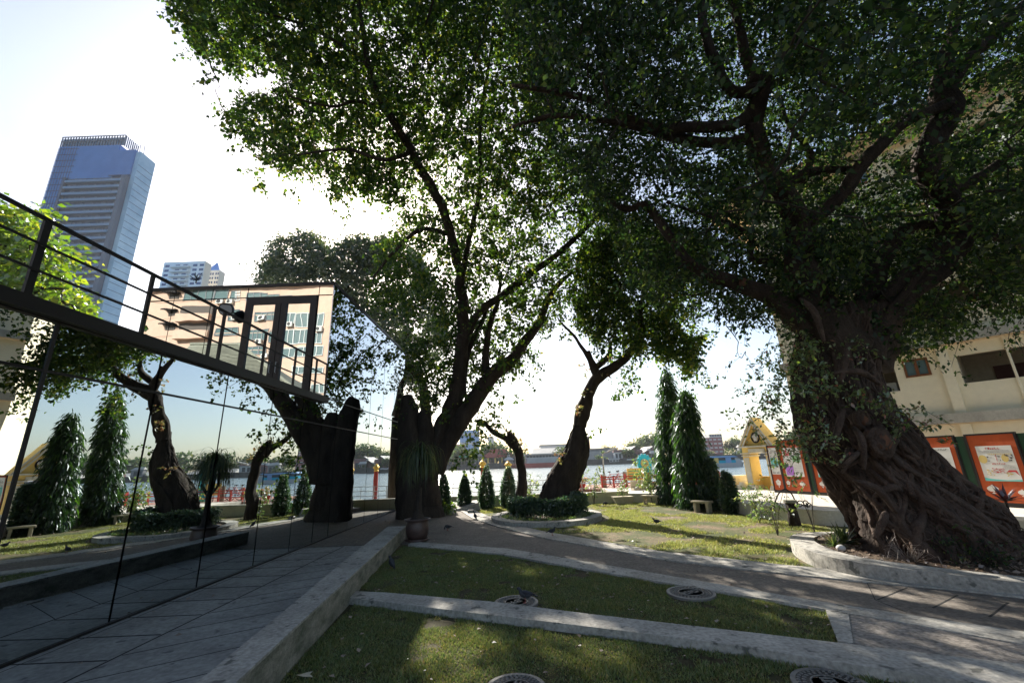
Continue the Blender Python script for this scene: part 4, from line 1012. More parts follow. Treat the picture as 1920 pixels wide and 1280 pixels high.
# the whole crown as a broad dome, wider than the view
C0 = RF.normal(size=(n * 3, 3)); C0 = unit(C0) * (RF.uniform(0.25, 1, (n * 3, 1)) ** 0.45)
C0 = C0 * np.array([9.0, 7.5, 5.0]) + np.array([8.0, 8.6, 9.6])
C0 = C0[(C0[:, 2] > 4.6) & (C0[:, 1] > 1.0)]
C0 = C0[keep_mask(C0, fig_poly)]
C1 = crownpts(fig_poly, 13500, lerpf([-80, 200, 600], [5.0, 7.0, 8.6]), lerpf([-80, 200, 600], [9.5, 11.5, 12.0]), RF)
C0 = np.concatenate([C0[:n - 8500], C1])
x_, y_, d_ = proj(C0)
hole = ((x_ > 1590) & (x_ < 1725) & (y_ > 235) & (y_ < 345)) | ((x_ > 1790) & (x_ < 1920) & (y_ > 150) & (y_ < 260)) | ((x_ > 1180) & (x_ < 1270) & (y_ > 330) & (y_ < 380))
C0 = C0[~(hole & (RF.uniform(size=len(C0)) < .8))]
C0 = C0[nmask(C0, 0.62, -0.25, oct2=.7)]
C0 = gaps(clear_below(C0, L_, RF))
vis = proj(C0); 
foliage(fig, C0, LF_FIG, .098, 13, .5, .07, .62, .15, fig_skel, RF, 420, .035)
# hanging outer sprays at the lower rim (young sparse leaves against the building and the sky)
rim = []
for (px, py, Y, n_, s_) in ((1690, 605, 8.7, 24, .4), (1760, 580, 8.6, 22, .45), (1790, 610, 8.8, 8, .25), (1880, 560, 8.3, 14, .3), (1900, 590, 8.3, 8, .25), (1430, 600, 9.2, 12, .4), (1380, 590, 9.2, 12, .35), (1850, 520, 8.6, 12, .4), (1290, 560, 9.2, 14, .5)):
    rim.append(at(px, py, Y) + RF.normal(size=(n_, 3)) * s_)
foliage(fig, np.concatenate(rim), LF_FIG, .08, 11, .45, .05, .6, .5, fig_skel, RF, 40, .02, 'outer_foliage', 'outer_twigs')
# young shoots on the trunk
vn = []
for (px, py, Y, n_, s_) in ((1470, 660, 9.0, 22, .24), (1440, 700, 8.9, 18, .28), (1410, 700, 8.8, 8, .22), (1455, 740, 8.8, 16, .26), (1490, 690, 8.7, 14, .2), (1480, 800, 8.7, 14, .22), (1420, 770, 8.8, 8, .25), (1500, 640, 8.8, 16, .22), (1520, 680, 8.4, 12, .18), (1500, 720, 8.3, 16, .18), (1460, 770, 8.8, 12, .25), (1430, 800, 8.8, 12, .28), (1470, 840, 8.7, 12, .22), (1520, 800, 8.3, 12, .18), (1545, 740, 8.1, 12, .16), (1560, 700, 8.2, 8, .14), (1590, 640, 8.3, 10, .16), (1540, 840, 8.2, 12, .15), (1650, 755, 8.0, 14, .17), (1700, 770, 8.0, 12, .2), (1730, 790, 8.0, 6, .15), (1600, 735, 8.1, 6, .12), (1500, 880, 8.7, 7, .18), (1455, 640, 9, 10, .2), (1690, 800, 8.1, 6, .12), (1760, 470, 8.3, 8, .3), (1610, 430, 8.3, 10, .3)):
    vn.append(at(px, py, Y) + RF.normal(size=(n_, 3)) * s_)
foliage(fig, np.concatenate(vn), LF_VINE, .075, 12, .32, .03, .55, .1, None, RF, 0, .02, 'trunk_shoots', 'shoot_twigs', .25)

# ------------------------------------------------------------------ bodhi tree beside the glass pavilion
bb = g(792, 958)
bod = thing('bodhi_tree', 'large spreading tree with a broken stump and forked trunk behind the potted palm', 'tree', (bb[0], bb[1], 0))
m = MB(); B_ = []
B_.append(limb(m, [(793, 975, 19.3, .86), (793, 945, 19.3, .80), (798, 900, 19.3, .66), (812, 850, 19.3, .52), (829, 805, 19.2, .44), (845, 765, 19.1, .37), (858, 715, 18.8, .32), (866, 660, 18.4, .29), (870, 610, 18.0, .26), (868, 560, 17.4, .23), (860, 510, 16.6, .20), (845, 440, 15.5, .18), (825, 380, 14.5, .17), (790, 320, 13.6, .16), (752, 250, 12.6, .14), (715, 190, 11.8, .12), (695, 140, 11.2, .10), (680, 60, 10.6, .08), (665, -40, 10, .06)], 18, .10, wob=.03))
B_.append(limb(m, [(772, 975, 19.0, .62), (772, 900, 19.0, .56), (770, 820, 18.9, .48), (766, 765, 18.9, .38), (762, 742, 18.9, .22)], 14, .14))
B_.append(limb(m, [(800, 900, 18.9, .5), (800, 830, 18.9, .40), (797, 785, 18.9, .34), (800, 768, 18.9, .2)], 12, .14))
B_.append(limb(m, [(815, 885, 19.2, .42), (836, 838, 19.2, .42), (860, 795, 19.1, .40), (893, 745, 19.0, .38), (925, 700, 18.9, .34), (958, 675, 18.8, .27), (985, 640, 18.6, .22), (1010, 605, 18.4, .18), (1028, 560, 18.2, .14), (1050, 530, 18, .11), (1072, 510, 17.8, .07)], 14, .10))
B_.append(limb(m, [(872, 640, 18.2, .2), (895, 590, 18.0, .18), (948, 548, 17.6, .17), (1000, 508, 17.2, .15), (1050, 472, 16.8, .13), (1095, 431, 16.4, .11), (1150, 380, 15.8, .08), (1190, 340, 15.4, .05)], 12))
B_.append(limb(m, [(868, 745, 19.0, .16), (872, 690, 18.9, .14), (885, 640, 18.8, .12), (905, 600, 18.6, .1), (920, 560, 18.4, .07)], 8))
B_.append(limb(m, [(915, 712, 19.0, .2), (912, 660, 19.0, .17), (917, 610, 18.9, .14), (932, 570, 18.7, .10), (940, 510, 18.5, .07)], 8))
B_.append(limb(m, [(862, 540, 17.2, .13), (880, 450, 16.2, .11), (900, 350, 15, .09), (900, 230, 13.8, .08), (920, 100, 12.4, .06), (930, -20, 11.5, .05)], 8))
B_.append(limb(m, [(770, 285, 13.0, .09), (720, 300, 12.4, .07), (650, 280, 11.8, .05), (560, 290, 11.2, .03)], 7))
B_.append(limb(m, [(722, 205, 12.0, .08), (670, 190, 11.6, .06), (620, 200, 11.2, .04), (540, 180, 10.6, .025)], 7))
B_.append(limb(m, [(700, 130, 11.2, .07), (600, 60, 10.4, .05), (480, 20, 9.6, .03)], 7))
B_.append(limb(m, [(845, 440, 15.5, .10), (790, 430, 15.5, .08), (740, 470, 15.6, .06), (700, 520, 15.8, .04)], 7))
bod_skel = [p for l in B_ for p in l]
m.build('trunk', M['bark'], bod, smooth=True)
bod_poly = [(318, -60), (335, 15), (352, 50), (375, 90), (415, 110), (438, 145), (470, 120), (520, 130), (548, 150), (520, 168), (480, 168), (440, 190), (420, 214), (445, 235), (462, 272), (488, 268), (492, 300), (540, 322), (580, 330), (612, 352), (640, 372), (672, 345), (690, 372), (740, 372), (745, 430), (700, 470), (700, 560), (680, 600), (690, 640), (750, 690), (770, 730), (830, 755), (850, 700), (868, 760), (900, 735), (940, 745), (935, 700), (975, 690), (1010, 650), (1040, 600), (1060, 560), (1100, 570), (1150, 520), (1170, 420), (1120, 330), (1060, 250), (1020, 60), (1000, -60)]
RB = np.random.RandomState(5)
C1 = crownpts(bod_poly, 15500, lerpf([-60, 150, 400, 600, 800], [8.2, 10.0, 13.5, 17.0, 18.2]), lerpf([-60, 150, 400, 600, 800], [12.5, 15.5, 19.0, 21.5, 21.5]), RB)
C1 = C1[nmask(C1, 0.6, -0.17, 30, .7)]
C1 = clear_below(C1, B_, RB, 2, .6)
Cx = unit(RB.normal(size=(5000, 3))) * (RB.uniform(.2, 1, (5000, 1)) ** .5) * np.array([9.5, 8, 5.5]) + np.array([-3.5, 14.0, 15.0])
Cx = Cx[(Cx[:, 0] > -12)]; Cx = Cx[keep_mask(Cx, bod_poly)]; x_, y_, d_ = proj(Cx); Cx = Cx[(y_ < -40) | (x_ < -40) | (d_ < 0)]
All = gaps(np.concatenate([C1, Cx]))
foliage(bod, All, LF_BODHI, .125, 13, .5, .08, .88, .25, bod_skel, RB, 420, .035, ldroop=.9)
rim = []
for (px, py, Y, n_, s_) in ((492, 345, 10.6, 3, .10), (545, 362, 10.8, 3, .10), (410, 150, 10.0, 5, .2), (430, 212, 10.4, 5, .15), (455, 250, 10.4, 5, .15), (480, 300, 10.6, 3, .15), (332, 20, 9.5, 6, .15), (372, 85, 9.7, 6, .15), (640, 395, 12.6, 6, .2), (700, 380, 13.5, 8, .25), (800, 715, 19.0, 60, .8), (830, 690, 20, 40, .9), (785, 745, 18.2, 16, .4), (825, 765, 18.4, 14, .35), (900, 800, 19.6, 26, .5), (875, 840, 19.6, 22, .45), (860, 880, 19.4, 8, .3), (940, 760, 19.6, 10, .4), (900, 770, 19.6, 14, .5), (1000, 690, 18.4, 10, .4), (940, 720, 19, 16, .5), (1040, 620, 18, 10, .4), (795, 750, 20.5, 24, .7)):
    rim.append(at(px, py, Y) + RB.normal(size=(n_, 3)) * s_)
foliage(bod, gaps(np.concatenate(rim)), LF_BODHI, .12, 10, .4, .06, .9, .5, bod_skel, RB, 60, .02, 'outer_foliage', 'outer_twigs', .9)

# ------------------------------------------------------------------ leaning tree in the round planter
lb = g(1045, 962)
ln = thing('leaning_tree', 'dark leaning forked tree with a thick ridged trunk in the round planter', 'tree', (lb[0], lb[1], 0))
m = MB(); Q_ = []
sLn = loft(m, [(985, 985, 1098, 18.2), (955, 1002, 1086, 18.2), (930, 1013, 1080, 18.2), (900, 1024, 1087, 18.2), (870, 1040, 1097, 18.15), (845, 1058, 1103, 18.1), (820, 1068, 1100, 18.1), (800, 1075, 1097, 18.1), (780, 1078, 1104, 18.1)], 60, 40, .85, .16, 1.5, 3)
Q_.append(limb(m, [(1086, 800, 18.1, .27), (1093, 770, 18.1, .29), (1103, 745, 18, .26), (1112, 722, 18, .25), (1126, 702, 18, .25), (1150, 688, 17.9, .19), (1175, 668, 17.7, .17), (1195, 645, 17.5, .15), (1203, 618, 17.3, .13), (1200, 580, 17, .10), (1215, 530, 16.8, .07)], 14))
Q_.append(limb(m, [(1122, 706, 18, .2), (1112, 685, 18, .17), (1104, 668, 18, .12), (1090, 650, 18, .08), (1075, 628, 17.9, .065), (1055, 608, 17.8, .05), (1046, 596, 17.8, .03)], 8))
Q_.append(limb(m, [(1114, 690, 18, .12), (1108, 672, 18, .10), (1103, 658, 18, .09)], 8))
Q_.append(limb(m, [(1118, 690, 18, .14), (1136, 672, 18, .13), (1144, 658, 18, .11), (1142, 640, 18, .05), (1130, 625, 18, .03)], 8))
rs = random.Random(4)
for k in range(34):
    th = rs.uniform(0, 2 * PI); dth = rs.uniform(.2, 1.3); u0 = rs.uniform(0, .2); u1 = rs.uniform(.5, 1); r0 = rs.uniform(.02, .06)
    m.tube([sLn(th + dth * f + .15 * math.sin(9 * f + k), u0 + (u1 - u0) * f, -.01) for f in np.linspace(0, 1, 26)], [r0 * (1 - .5 * f) for f in np.linspace(0, 1, 26)], 6)
ln_skel = [p for l in Q_ for p in l]
m.build('trunk', M['bark'], ln, smooth=True)
ln_poly = [(1088, 460), (1075, 520), (1082, 560), (1075, 600), (1105, 625), (1120, 660), (1165, 640), (1190, 665), (1215, 650), (1240, 675), (1270, 672), (1285, 700), (1302, 690), (1308, 655), (1318, 640), (1322, 580), (1310, 540), (1330, 500), (1310, 440), (1250, 420), (1180, 410), (1120, 430)]
RL = np.random.RandomState(9)
C1 = crownpts(ln_poly, 3800, 15.2, 19.5, RL); C1 = C1[nmask(C1, .6, -.14, 50)]
sh = [at(px, py, Y) + RL.normal(size=(n_, 3)) * s_ for (px, py, Y, n_, s_) in ((1175, 700, 17.6, 12, .25), (1180, 725, 17.6, 9, .2), (1160, 740, 17.6, 4, .12), (1160, 655, 17.8, 14, .3), (1290, 690, 17, 14, .4), (1120, 640, 17.8, 10, .3), (1112, 805, 17.9, 2, .08), (1060, 600, 18, 4, .2))]
foliage(ln, gaps(np.concatenate([C1] + sh)), LF_BODHI, .12, 12, .5, .08, .88, .3, ln_skel, RL, 160, .03, ldroop=.8)
rus = [at(px, py, Y) + RL.normal(size=(n_, 3)) * s_ for (px, py, Y, n_, s_) in ((1083, 762, 17.7, 7, .10), (1095, 690, 17.8, 4, .1), (1100, 735, 17.8, 3, .1), (1150, 672, 17.7, 4, .12), (1052, 846, 17.4, 3, .08), (1046, 854, 17.4, 2, .06), (1130, 705, 17.8, 5, .15))]
foliage(ln, np.concatenate(rus), LF_RUST, .10, 9, .22, .03, .7, .0, None, RL, 0, .02, 'young_leaves', 'young_twigs', .3)
# slim tree behind it
sb = g(979, 950)
sl_ = thing('slim_tree', 'slim bent tree with a bare arm reaching left between two conical topiaries', 'tree', (sb[0], sb[1], 0))
m = MB(); Y0 = 20.6
Q_ = [limb(m, [(979, 960, Y0, .27), (977, 920, Y0, .25), (978, 890, Y0, .21), (975, 865, Y0, .19), (971, 845, Y0, .20), (964, 828, Y0, .22), (956, 815, Y0, .14), (953, 808, Y0, .08)], 12, .12),
      limb(m, [(962, 835, Y0, .17), (944, 820, Y0, .14), (925, 810, Y0, .12), (914, 798, Y0, .10), (903, 790, Y0, .09), (890, 789, Y0, .06)], 8)]
m.build('trunk', M['bark'], sl_, smooth=True)
rus = [at(px, py, Y0) + RL.normal(size=(n_, 3)) * s_ for (px, py, n_, s_) in ((975, 830, 6, .15), (970, 818, 5, .12), (978, 838, 6, .15), (930, 805, 5, .15), (945, 812, 4, .12), (920, 797, 3, .1), (962, 810, 3, .1))]
foliage(sl_, np.concatenate(rus), LF_RUST, .11, 9, .25, .04, .7, .1, None, RL, 0, .02, 'young_leaves', 'young_twigs', .3)
gl_ = [at(px, py, Y0) + RL.normal(size=(n_, 3)) * s_ for (px, py, n_, s_) in ((890, 790, 10, .3), (880, 800, 8, .3), (905, 785, 5, .2), (958, 838, 3, .12))]
foliage(sl_, np.concatenate(gl_), LF_BODHI, .12, 9, .35, .05, .85, .4, Q_[1], RL, 6, .02)

# ------------------------------------------------------------------ trees behind the pavilion
RK = np.random.RandomState(31)
def backtree(label, poly, n, near, far, trunk, lm, size, seed, thr=-.1, k=12, name='shade_tree', mcon=90):
    b = at(*trunk[0][:3]); t = thing(name, label, 'tree', (b[0], b[1], -.2))
    m = MB(); b2 = [(b[0], b[1], -.3), tuple(at(*trunk[0][:3]))]
    S = [limb(m, trunk, 9)]
    m.tube([(b[0], b[1], -.3), S[0][0]], [trunk[0][3] * 1.3, trunk[0][3]], 9)
    m.build('trunk', M['bark'], t, smooth=True)
    rs = np.random.RandomState(seed); C1 = crownpts(poly, n, near, far, rs); C1 = gaps(C1[nmask(C1, .35, thr, seed)])
    foliage(t, C1, lm, size, k, .8, .12, .7, .1, S[0], rs, mcon, .06, ldroop=.5)
    return t
backtree('dark bushy tree standing behind the glass pavilion roof left of the sun', [(478, 530), (470, 515), (500, 490), (510, 455), (545, 440), (565, 430), (600, 440), (620, 470), (640, 455), (665, 440), (700, 450), (740, 440), (790, 480), (830, 560), (840, 640), (810, 690), (740, 700), (690, 660), (650, 600), (640, 540)], 7500, 27, 34, [(700, 700, 30, .5), (690, 640, 30, .4), (670, 580, 30, .3), (640, 520, 30, .2), (600, 480, 30, .1)], LF_BACK, .20, 41, -.12)
backtree('tree with curved bare limbs behind the far end of the glass pavilion', [(690, 700), (700, 600), (760, 560), (830, 600), (850, 660), (830, 720), (800, 740), (770, 720)], 1500, 23.5, 27, [(800, 780, 25, .3), (790, 720, 25, .25), (770, 690, 25, .2), (745, 690, 25, .16), (735, 670, 25, .1)], LF_BACK, .16, 43, -.1)
lt = backtree('bright yellow green tree behind the deck railing at the far left', [(-160, 300), (-60, 350), (5, 372), (30, 395), (55, 390), (85, 385), (80, 420), (100, 440), (95, 465), (140, 470), (152, 490), (120, 500), (90, 520), (120, 540), (160, 560), (165, 580), (140, 600), (60, 620), (-160, 640)], 1500, 12.0, 15.5, [(10, 700, 13.5, .25), (30, 560, 13.5, .16), (40, 470, 13.5, .1), (30, 420, 13.5, .05)], LF_LIGHT, .20, 47, -.2, 11, 'light_green_tree')

# ------------------------------------------------------------------ columnar trees, topiaries, shrubs
def column(name, label, cat, base, top, Y, prof, lm, n, size, k=9, droop=1.0, aspect=.3, length=.35, seed=0, group=None, stem=.05, lean=True, hemi=None):
    """prof: list of (fraction of height, half width in m)"""
    b = g(*base, 0) if Y is None else tuple(at(base[0], base[1], Y)[:2])
    Yb = b[1]; tp = at(top[0], top[1], Yb); H = tp[2]
    t = thing(name, label, cat, (b[0], b[1], 0), 0, group)
    rs = np.random.RandomState(seed)
    MB().tube([(b[0], b[1], -.05), (b[0] + (tp[0] - b[0]) * .5, b[1], H * .5), (tp[0], Yb, H * .96)], [stem, stem * .7, .01], 7).build('stem', M['twig'], t)
    f = rs.uniform(0, 1, n * 2); w = np.interp(f, [p[0] for p in prof], [p[1] for p in prof]); keep = rs.uniform(size=len(f)) < (w / w.max()) ** 1.0; f, w = f[keep][:n], w[keep][:n]
    a = rs.uniform(0, 2 * PI, len(f)); r = w * rs.uniform(.55, 1.02, len(f)) * (1 + .22 * np.array([noise.noise(Vector((math.cos(q) * 1.5, math.sin(q) * 1.5, z * 6 + seed))) for q, z in zip(a, f)]))
    z = f * H; cx_ = b[0] + (tp[0] - b[0]) * f
    P = np.stack([cx_ + r * np.cos(a), b[1] + r * np.sin(a), z + rs.normal(size=len(f)) * .03], 1)
    O = np.stack([np.cos(a), np.sin(a), np.zeros(len(f))], 1)
    kk = k
    PP = np.repeat(P, kk, 0) + rs.normal(size=(len(P) * kk, 3)) * length * .35; OO = np.repeat(O, kk, 0) + rs.normal(size=(len(P) * kk, 3)) * .5
    PP[:, 2] = np.maximum(PP[:, 2], .02)
    V, F = leaves(PP, size, aspect, droop, OO, rs=rs)
    np_obj('foliage', V, F, lm, t, t.location)
    return t
AK = [(0, .35), (.06, .62), (.25, .60), (.5, .50), (.75, .40), (.9, .24), (1, .05)]
column('ashoka_tree', 'taller tall narrow weeping evergreen, left one of the pair on the lawn edge', 'tree', (1262, 947), (1248, 692), 20.6, AK, LF_ASHOKA, 1500, .26, 7, 1.7, .17, .24, 101, 'weeping columnar trees by the retaining wall', .09)
column('ashoka_tree', 'shorter tall narrow weeping evergreen, right one of the pair, above the small bench', 'tree', (1303, 958), (1283, 733), 18.7, [(0, .4), (.08, .62), (.3, .60), (.55, .52), (.8, .38), (.93, .2), (1, .05)], LF_ASHOKA, 1500, .26, 7, 1.7, .17, .24, 102, 'weeping columnar trees by the retaining wall', .09)
column('columnar_shrub', 'slender dark clipped shrub column beside the right weeping tree', 'shrub', (1340, 962), (1331, 858), 18.0, [(0, .20), (.3, .26), (.7, .22), (.9, .15), (1, .06)], LF_TOPI, 900, .085, 8, .2, .6, .12, 103, 'narrow shrub columns in front of the retaining wall')
column('columnar_shrub', 'knobbly shorter shrub column standing alone in front of the plaza paving', 'shrub', (1374, 972), (1361, 884), 16.9, [(0, .16), (.25, .30), (.5, .24), (.8, .14), (.93, .12), (1, .07)], LF_TOPI, 800, .085, 8, .2, .6, .12, 104, 'narrow shrub columns in front of the retaining wall')
CON = [(0, .22), (.12, .36), (.3, .38), (.6, .28), (.85, .15), (1, .03)]
for i, (bx, tx, ty, w_, lb_) in enumerate(((833, 832, 887, .75, 'slimmest conical topiary, closest to the dark forked trunk'), (872, 871, 889, .85, 'short conical topiary behind the pale concrete step'), (912, 912, 872, 1.0, 'conical topiary in front of the left red gold-topped post'), (953, 953, 874, 1.05, 'conical topiary in front of the right red gold-topped post, nearest the slim tree'))):
    column('conical_topiary', lb_, 'topiary', (bx, 950), (tx, ty), 22.0, [(a, b * w_) for a, b in CON], LF_TOPI, 1250, .06, 9, .1, .6, .09, 110 + i, 'conical topiaries along the river wall', .04)
def shrub(name, label, px, py, Y, h, w, n, lm, size=.09, seed=0, stems=5, cat='shrub', k=9, low=.25, aspect=.5, z0=0.0, length=.25):
    b = at(px, py, Y); t = thing(name, label, cat, (b[0], Y, z0)); rs = np.random.RandomState(seed); mb = MB(); tips = []
    for s_ in range(stems):
        a = rs.uniform(0, 2 * PI); r = w * rs.uniform(.2, .9); hh = h * rs.uniform(.7, 1)
        p = [np.array([b[0], Y, z0 - .03]), np.array([b[0] + r * .3 * math.cos(a), Y + r * .3 * math.sin(a), z0 + hh * .45]), np.array([b[0] + r * math.cos(a), Y + r * math.sin(a), z0 + hh])]
        S = spline(p, 5); mb.tube(S, [.010 * (1 - .8 * i / 10) for i in range(len(S))], 5); tips += S[3:]
    mb.build('stems', M['twig'], t)
    tips = np.array(tips); C_ = tips[rs.randint(len(tips), size=n)] + rs.normal(size=(n, 3)) * np.array([w, w, h * .6]) * .22; C_ = C_[C_[:, 2] > z0 + h * low]
    foliage(t, C_, lm, size, k, length, .03, aspect, .2, None, rs, 0, .01, 'foliage', 'twigs', .4)
    return t
shrub('rose_bush', 'straggly sunlit rose bush on bare stems beside the fig planter', 1462, 1020, 12.2, 1.45, .55, 46, LF_BUSH, .075, 201, 6, low=.38)
shrub('rose_bush', 'bushy rose growing against the retaining wall left of the lamp post', 1425, 985, 14.4, 1.0, .7, 60, LF_BUSH, .08, 202, 7, low=.1)
shrub('rose_bush', 'thin rose stems leaning on the retaining wall between lamp post and fig', 1528, 1000, 12.4, 1.35, .45, 14, LF_BUSH, .075, 203, 6, low=.5)
shrub('small_tree', 'small thin-leaved sapling against the cream wall right of the leaning tree', 1114, 945, 21.7, 1.95, .6, 44, LF_BUSH, .11, 204, 7, 'sapling', low=.2)
shrub('shrub', 'loose leafy shrub between the slim tree and the leaning tree', 992, 945, 21.8, 1.4, .8, 44, LF_BUSH, .11, 205, 7, low=.15)
shrub('shrub', 'large yellow green shrub beside the bench left of the weeping trees', 1222, 935, 21.4, 2.0, .75, 110, LF_BUSH, .13, 206, 9, low=.35)
shrub('leafy_plant', 'bright green leafy plant at the foot of the dark forked trunk', 838, 958, 19.6, .6, .5, 46, LF_LIGHT, .13, 207, 8, 'plant', low=0)
shrub('leafy_plant', 'tuft of broad bright leaves at the left end of the clipped hedge', 981, 960, 17.6, .75, .3, 12, LF_LIGHT, .22, 208, 5, 'plant', low=.3)
# clipped hedge around the leaning tree
t = thing('hedge', 'clipped dark green hedge surrounding the leaning tree trunk in its planter', 'hedge', (1.1, 17.2, .1)); rs = np.random.RandomState(77)
P = []
for i in range(3800):
    a = rs.uniform(PI * .92, PI * 2.12); r = rs.uniform(.85, 1.38); top = .62 + .05 * math.sin(5 * a) + (.1 if a > PI * 1.8 else 0)
    f = rs.uniform(); P.append((1.15 + r * 1.12 * math.cos(a), 17.5 + r * .8 * math.sin(a), .12 + top * (f ** .6)))
P = np.array(P); V, F = leaves(np.repeat(P, 5, 0) + rs.normal(size=(len(P) * 5, 3)) * .035, .07, .6, .0, None, rs=rs); np_obj('foliage', V, F, LF_TOPI, t, t.location)
m = MB()
for i in range(40):
    a = rs.uniform(PI * .95, PI * 2.1); x, y = 1.15 + 1.15 * math.cos(a), 17.5 + .8 * math.sin(a); m.tube([(x, y, .08), (x + rs.uniform(-.08, .08), y, .55)], .012, 4)
m.build('stems', M['twig'], t)
P = np.array([(1.05 + 1.62 * math.cos(a) * q, 17.25 + 1.75 * math.sin(a) * q, .12) for a, q in zip(rs.uniform(PI, 2 * PI, 420), rs.uniform(.86, 1.08, 420))])
V, F = leaves(np.repeat(P, 7, 0) + rs.normal(size=(len(P) * 7, 3)) * np.array([.06, .06, .03]), .10, .3, -.4, None, rs=rs); o = np_obj('ground_cover', V, F, LF_BUSH); lab(o, 'low tufts of grassy planting inside the round planter', 'ground cover', kind='stuff')
# agave and grassy clump in the fig planter
def rosette(name, label, x, y, z, n, L_, w, lm, seed, up=.8, cat='plant', stem=0, curl=.6, part='leaves'):
    t = thing(name, label, cat, (x, y, z)); rs = random.Random(seed); V = []; F = []
    for i in range(n):
        a = rs.uniform(0, 2 * PI); el = rs.uniform(.15, 1) * up; L2 = L_ * rs.uniform(.7, 1.1); N_ = 6
        d = np.array([math.cos(a), math.sin(a), 0]); s_ = np.array([-math.sin(a), math.cos(a), 0]); b0 = len(V)
        for k in range(N_ + 1):
            f = k / N_; ww = w * (math.sin(PI * min(.98, f * .75 + .25)) + .02) * (1 - f ** 3)
            p = np.array([x, y, z + stem]) + d * (math.cos(el) * f * L2) + np.array([0, 0, math.sin(el) * f * L2 - curl * f * f * L2 * (1.2 - el) * .5])
            V += [p - s_ * ww + np.array([0, 0, ww * .4]), p, p + s_ * ww + np.array([0, 0, ww * .4])]
        for k in range(N_):
            for c_ in (0, 1): q = b0 + 3 * k + c_; F.append((q, q + 1, q + 4, q + 3))
    np_obj(part, V, F, lm, t, t.location)
    if stem: MB().tube([(x, y, z - .05), (x, y, z + stem)], .025, 6).build('stem', M['twig'], t)
    return t
x, y = g(1583, 1020, .2); rosette('agave', 'spiky agave rosette beside the fig trunk in the curved planter', x, y, .2, 34, .52, .035, LF_PALM, 5, 1.2)
x, y = g(1565, 1024, .2); rosette('grass_clump', 'fine arching grass clump at the left tip of the fig planter', x, y, .2, 120, .42, .006, LF_BUSH, 6, 1.3, curl=1.2)
x, y = g(1578, 1032, .2)
o = MB().ball((x, y, .25), .075, 14, 9, (1.1, .9, .8), .15).build('stone', M['motif'], None, smooth=True); lab(o, 'rounded white stone lying in front of the agave', 'stone')
x, y = g(1705, 1050, .2)
t = thing('dry_bush', 'small dead bush of pale bare twigs at the fig trunk foot', 'bush', (x, y, .2)); rs = np.random.RandomState(3)
a = rs.uniform(0, 2 * PI, 90); e_ = rs.uniform(.1, 1.2, 90); b0 = np.stack([x + .1 * np.cos(a) * rs.uniform(0, 1, 90), y + .1 * np.sin(a), np.full(90, .2)], 1); b1 = b0 + np.stack([np.cos(a) * np.cos(e_), np.sin(a) * np.cos(e_), np.sin(e_)], 1) * rs.uniform(.12, .36, (90, 1))
b2 = b1 + rs.normal(size=(90, 3)) * .08; V, F = twigmesh(np.concatenate([np.stack([b0, b1], 1), np.stack([b1, b2], 1)]), .004); np_obj('twigs', V, F, LF_DEAD, t, t.location)
x, y = g(1850, 1068, .2)
shrub('shrub', 'low dark leafy shrub in shadow at the foot of the fig, far right', 1850, 1068, 7.7, .45, .6, 60, LF_FIG, .05, 209, 8, low=0, z0=.2)
for px, py, Y, sd, lb_ in ((1893, 962, 9.9, 15, 'dark red strap-leaved plant at the right edge in front of the lantern board'),):
    p = at(px, py, Y); rosette('cordyline', lb_, p[0], Y, ZP, 22, .42, .04, LF_DARKRED, sd, 1.3, stem=.55)
# ponytail palm in its pot
x, y = g(780, 1017); y += .12
t = thing('plant_pot', 'round brown glazed pot on a saucer at the end of the low wall', 'pot', (x, y, 0))
MB().lathe([(.01, .02), (.26, .02), (.33, .04), (.345, .09), (.33, .10), (.27, .07), (.01, .07)], (x, y, 0), 30).build('saucer', M['pot'], t, smooth=True)
MB().lathe([(.20, .075), (.25, .09), (.31, .20), (.335, .34), (.325, .46), (.30, .55), (.31, .575), (.365, .59), (.37, .625), (.34, .635), (.30, .60), (.28, .57), (.01, .565)], (x, y, 0), 36).build('bowl', M['pot'], t, smooth=True)
tp = at(786, 850, y)
t = thing('ponytail_palm', 'ponytail palm with swollen base and drooping thin leaves in the brown pot', 'palm', (x, y, .56))
q = MB(); q.tube(spline([(x, y, .555), (x, y, .62), (x, y, .75), (x + .01, y, 1.0), (x + .03, y, 1.5), ((x + tp[0]) / 2, y, 1.8), (tp[0], y, tp[2])], 5), [.02 + v for v in np.interp(np.linspace(0, 1, 31), [0, .08, .2, .4, .6, 1], [.21, .25, .17, .085, .055, .05])], 14, lob=.05)
for s_ in range(2): q.tube([(x + .03, y, 1.45), (x + .25 - .5 * s_, y - .05, 1.75), (x + .22 - .42 * s_, y, 2.15)], [.045, .04, .035], 8)
q.build('trunk', M['bark'], t, smooth=True)
V = []; F = []; rs = random.Random(8)
for hd in ((tp[0], y, tp[2], 210, 1.0), (x + .22, y, 2.15, 110, .75), (x - .2, y, 2.2, 110, .8)):
    for i in range(hd[3]):
        a = rs.uniform(0, 2 * PI); el = rs.uniform(-.1, 1.45); L2 = rs.uniform(.8, 1.35) * hd[4]; N_ = 9; d = np.array([math.cos(a), math.sin(a), 0]); s_ = np.array([-math.sin(a), math.cos(a), 0]); b0 = len(V); p = np.array(hd[:3]) + np.array([rs.uniform(-.08, .08), rs.uniform(-.08, .08), rs.uniform(-.1, .1)]); v_ = el
        for k in range(N_ + 1):
            w = .010 * (1 - (k / N_) ** 2) + .001; V += [p - s_ * w, p + s_ * w]
            p = p + (d * math.cos(v_) + np.array([0, 0, math.sin(v_)])) * L2 / N_; v_ -= rs.uniform(.25, .5) * (1.2 if v_ > -1.2 else 0)
        for k in range(N_): q_ = b0 + 2 * k; F.append((q_, q_ + 1, q_ + 3, q_ + 2))
np_obj('leaves', V, F, LF_PALM, t, t.location)

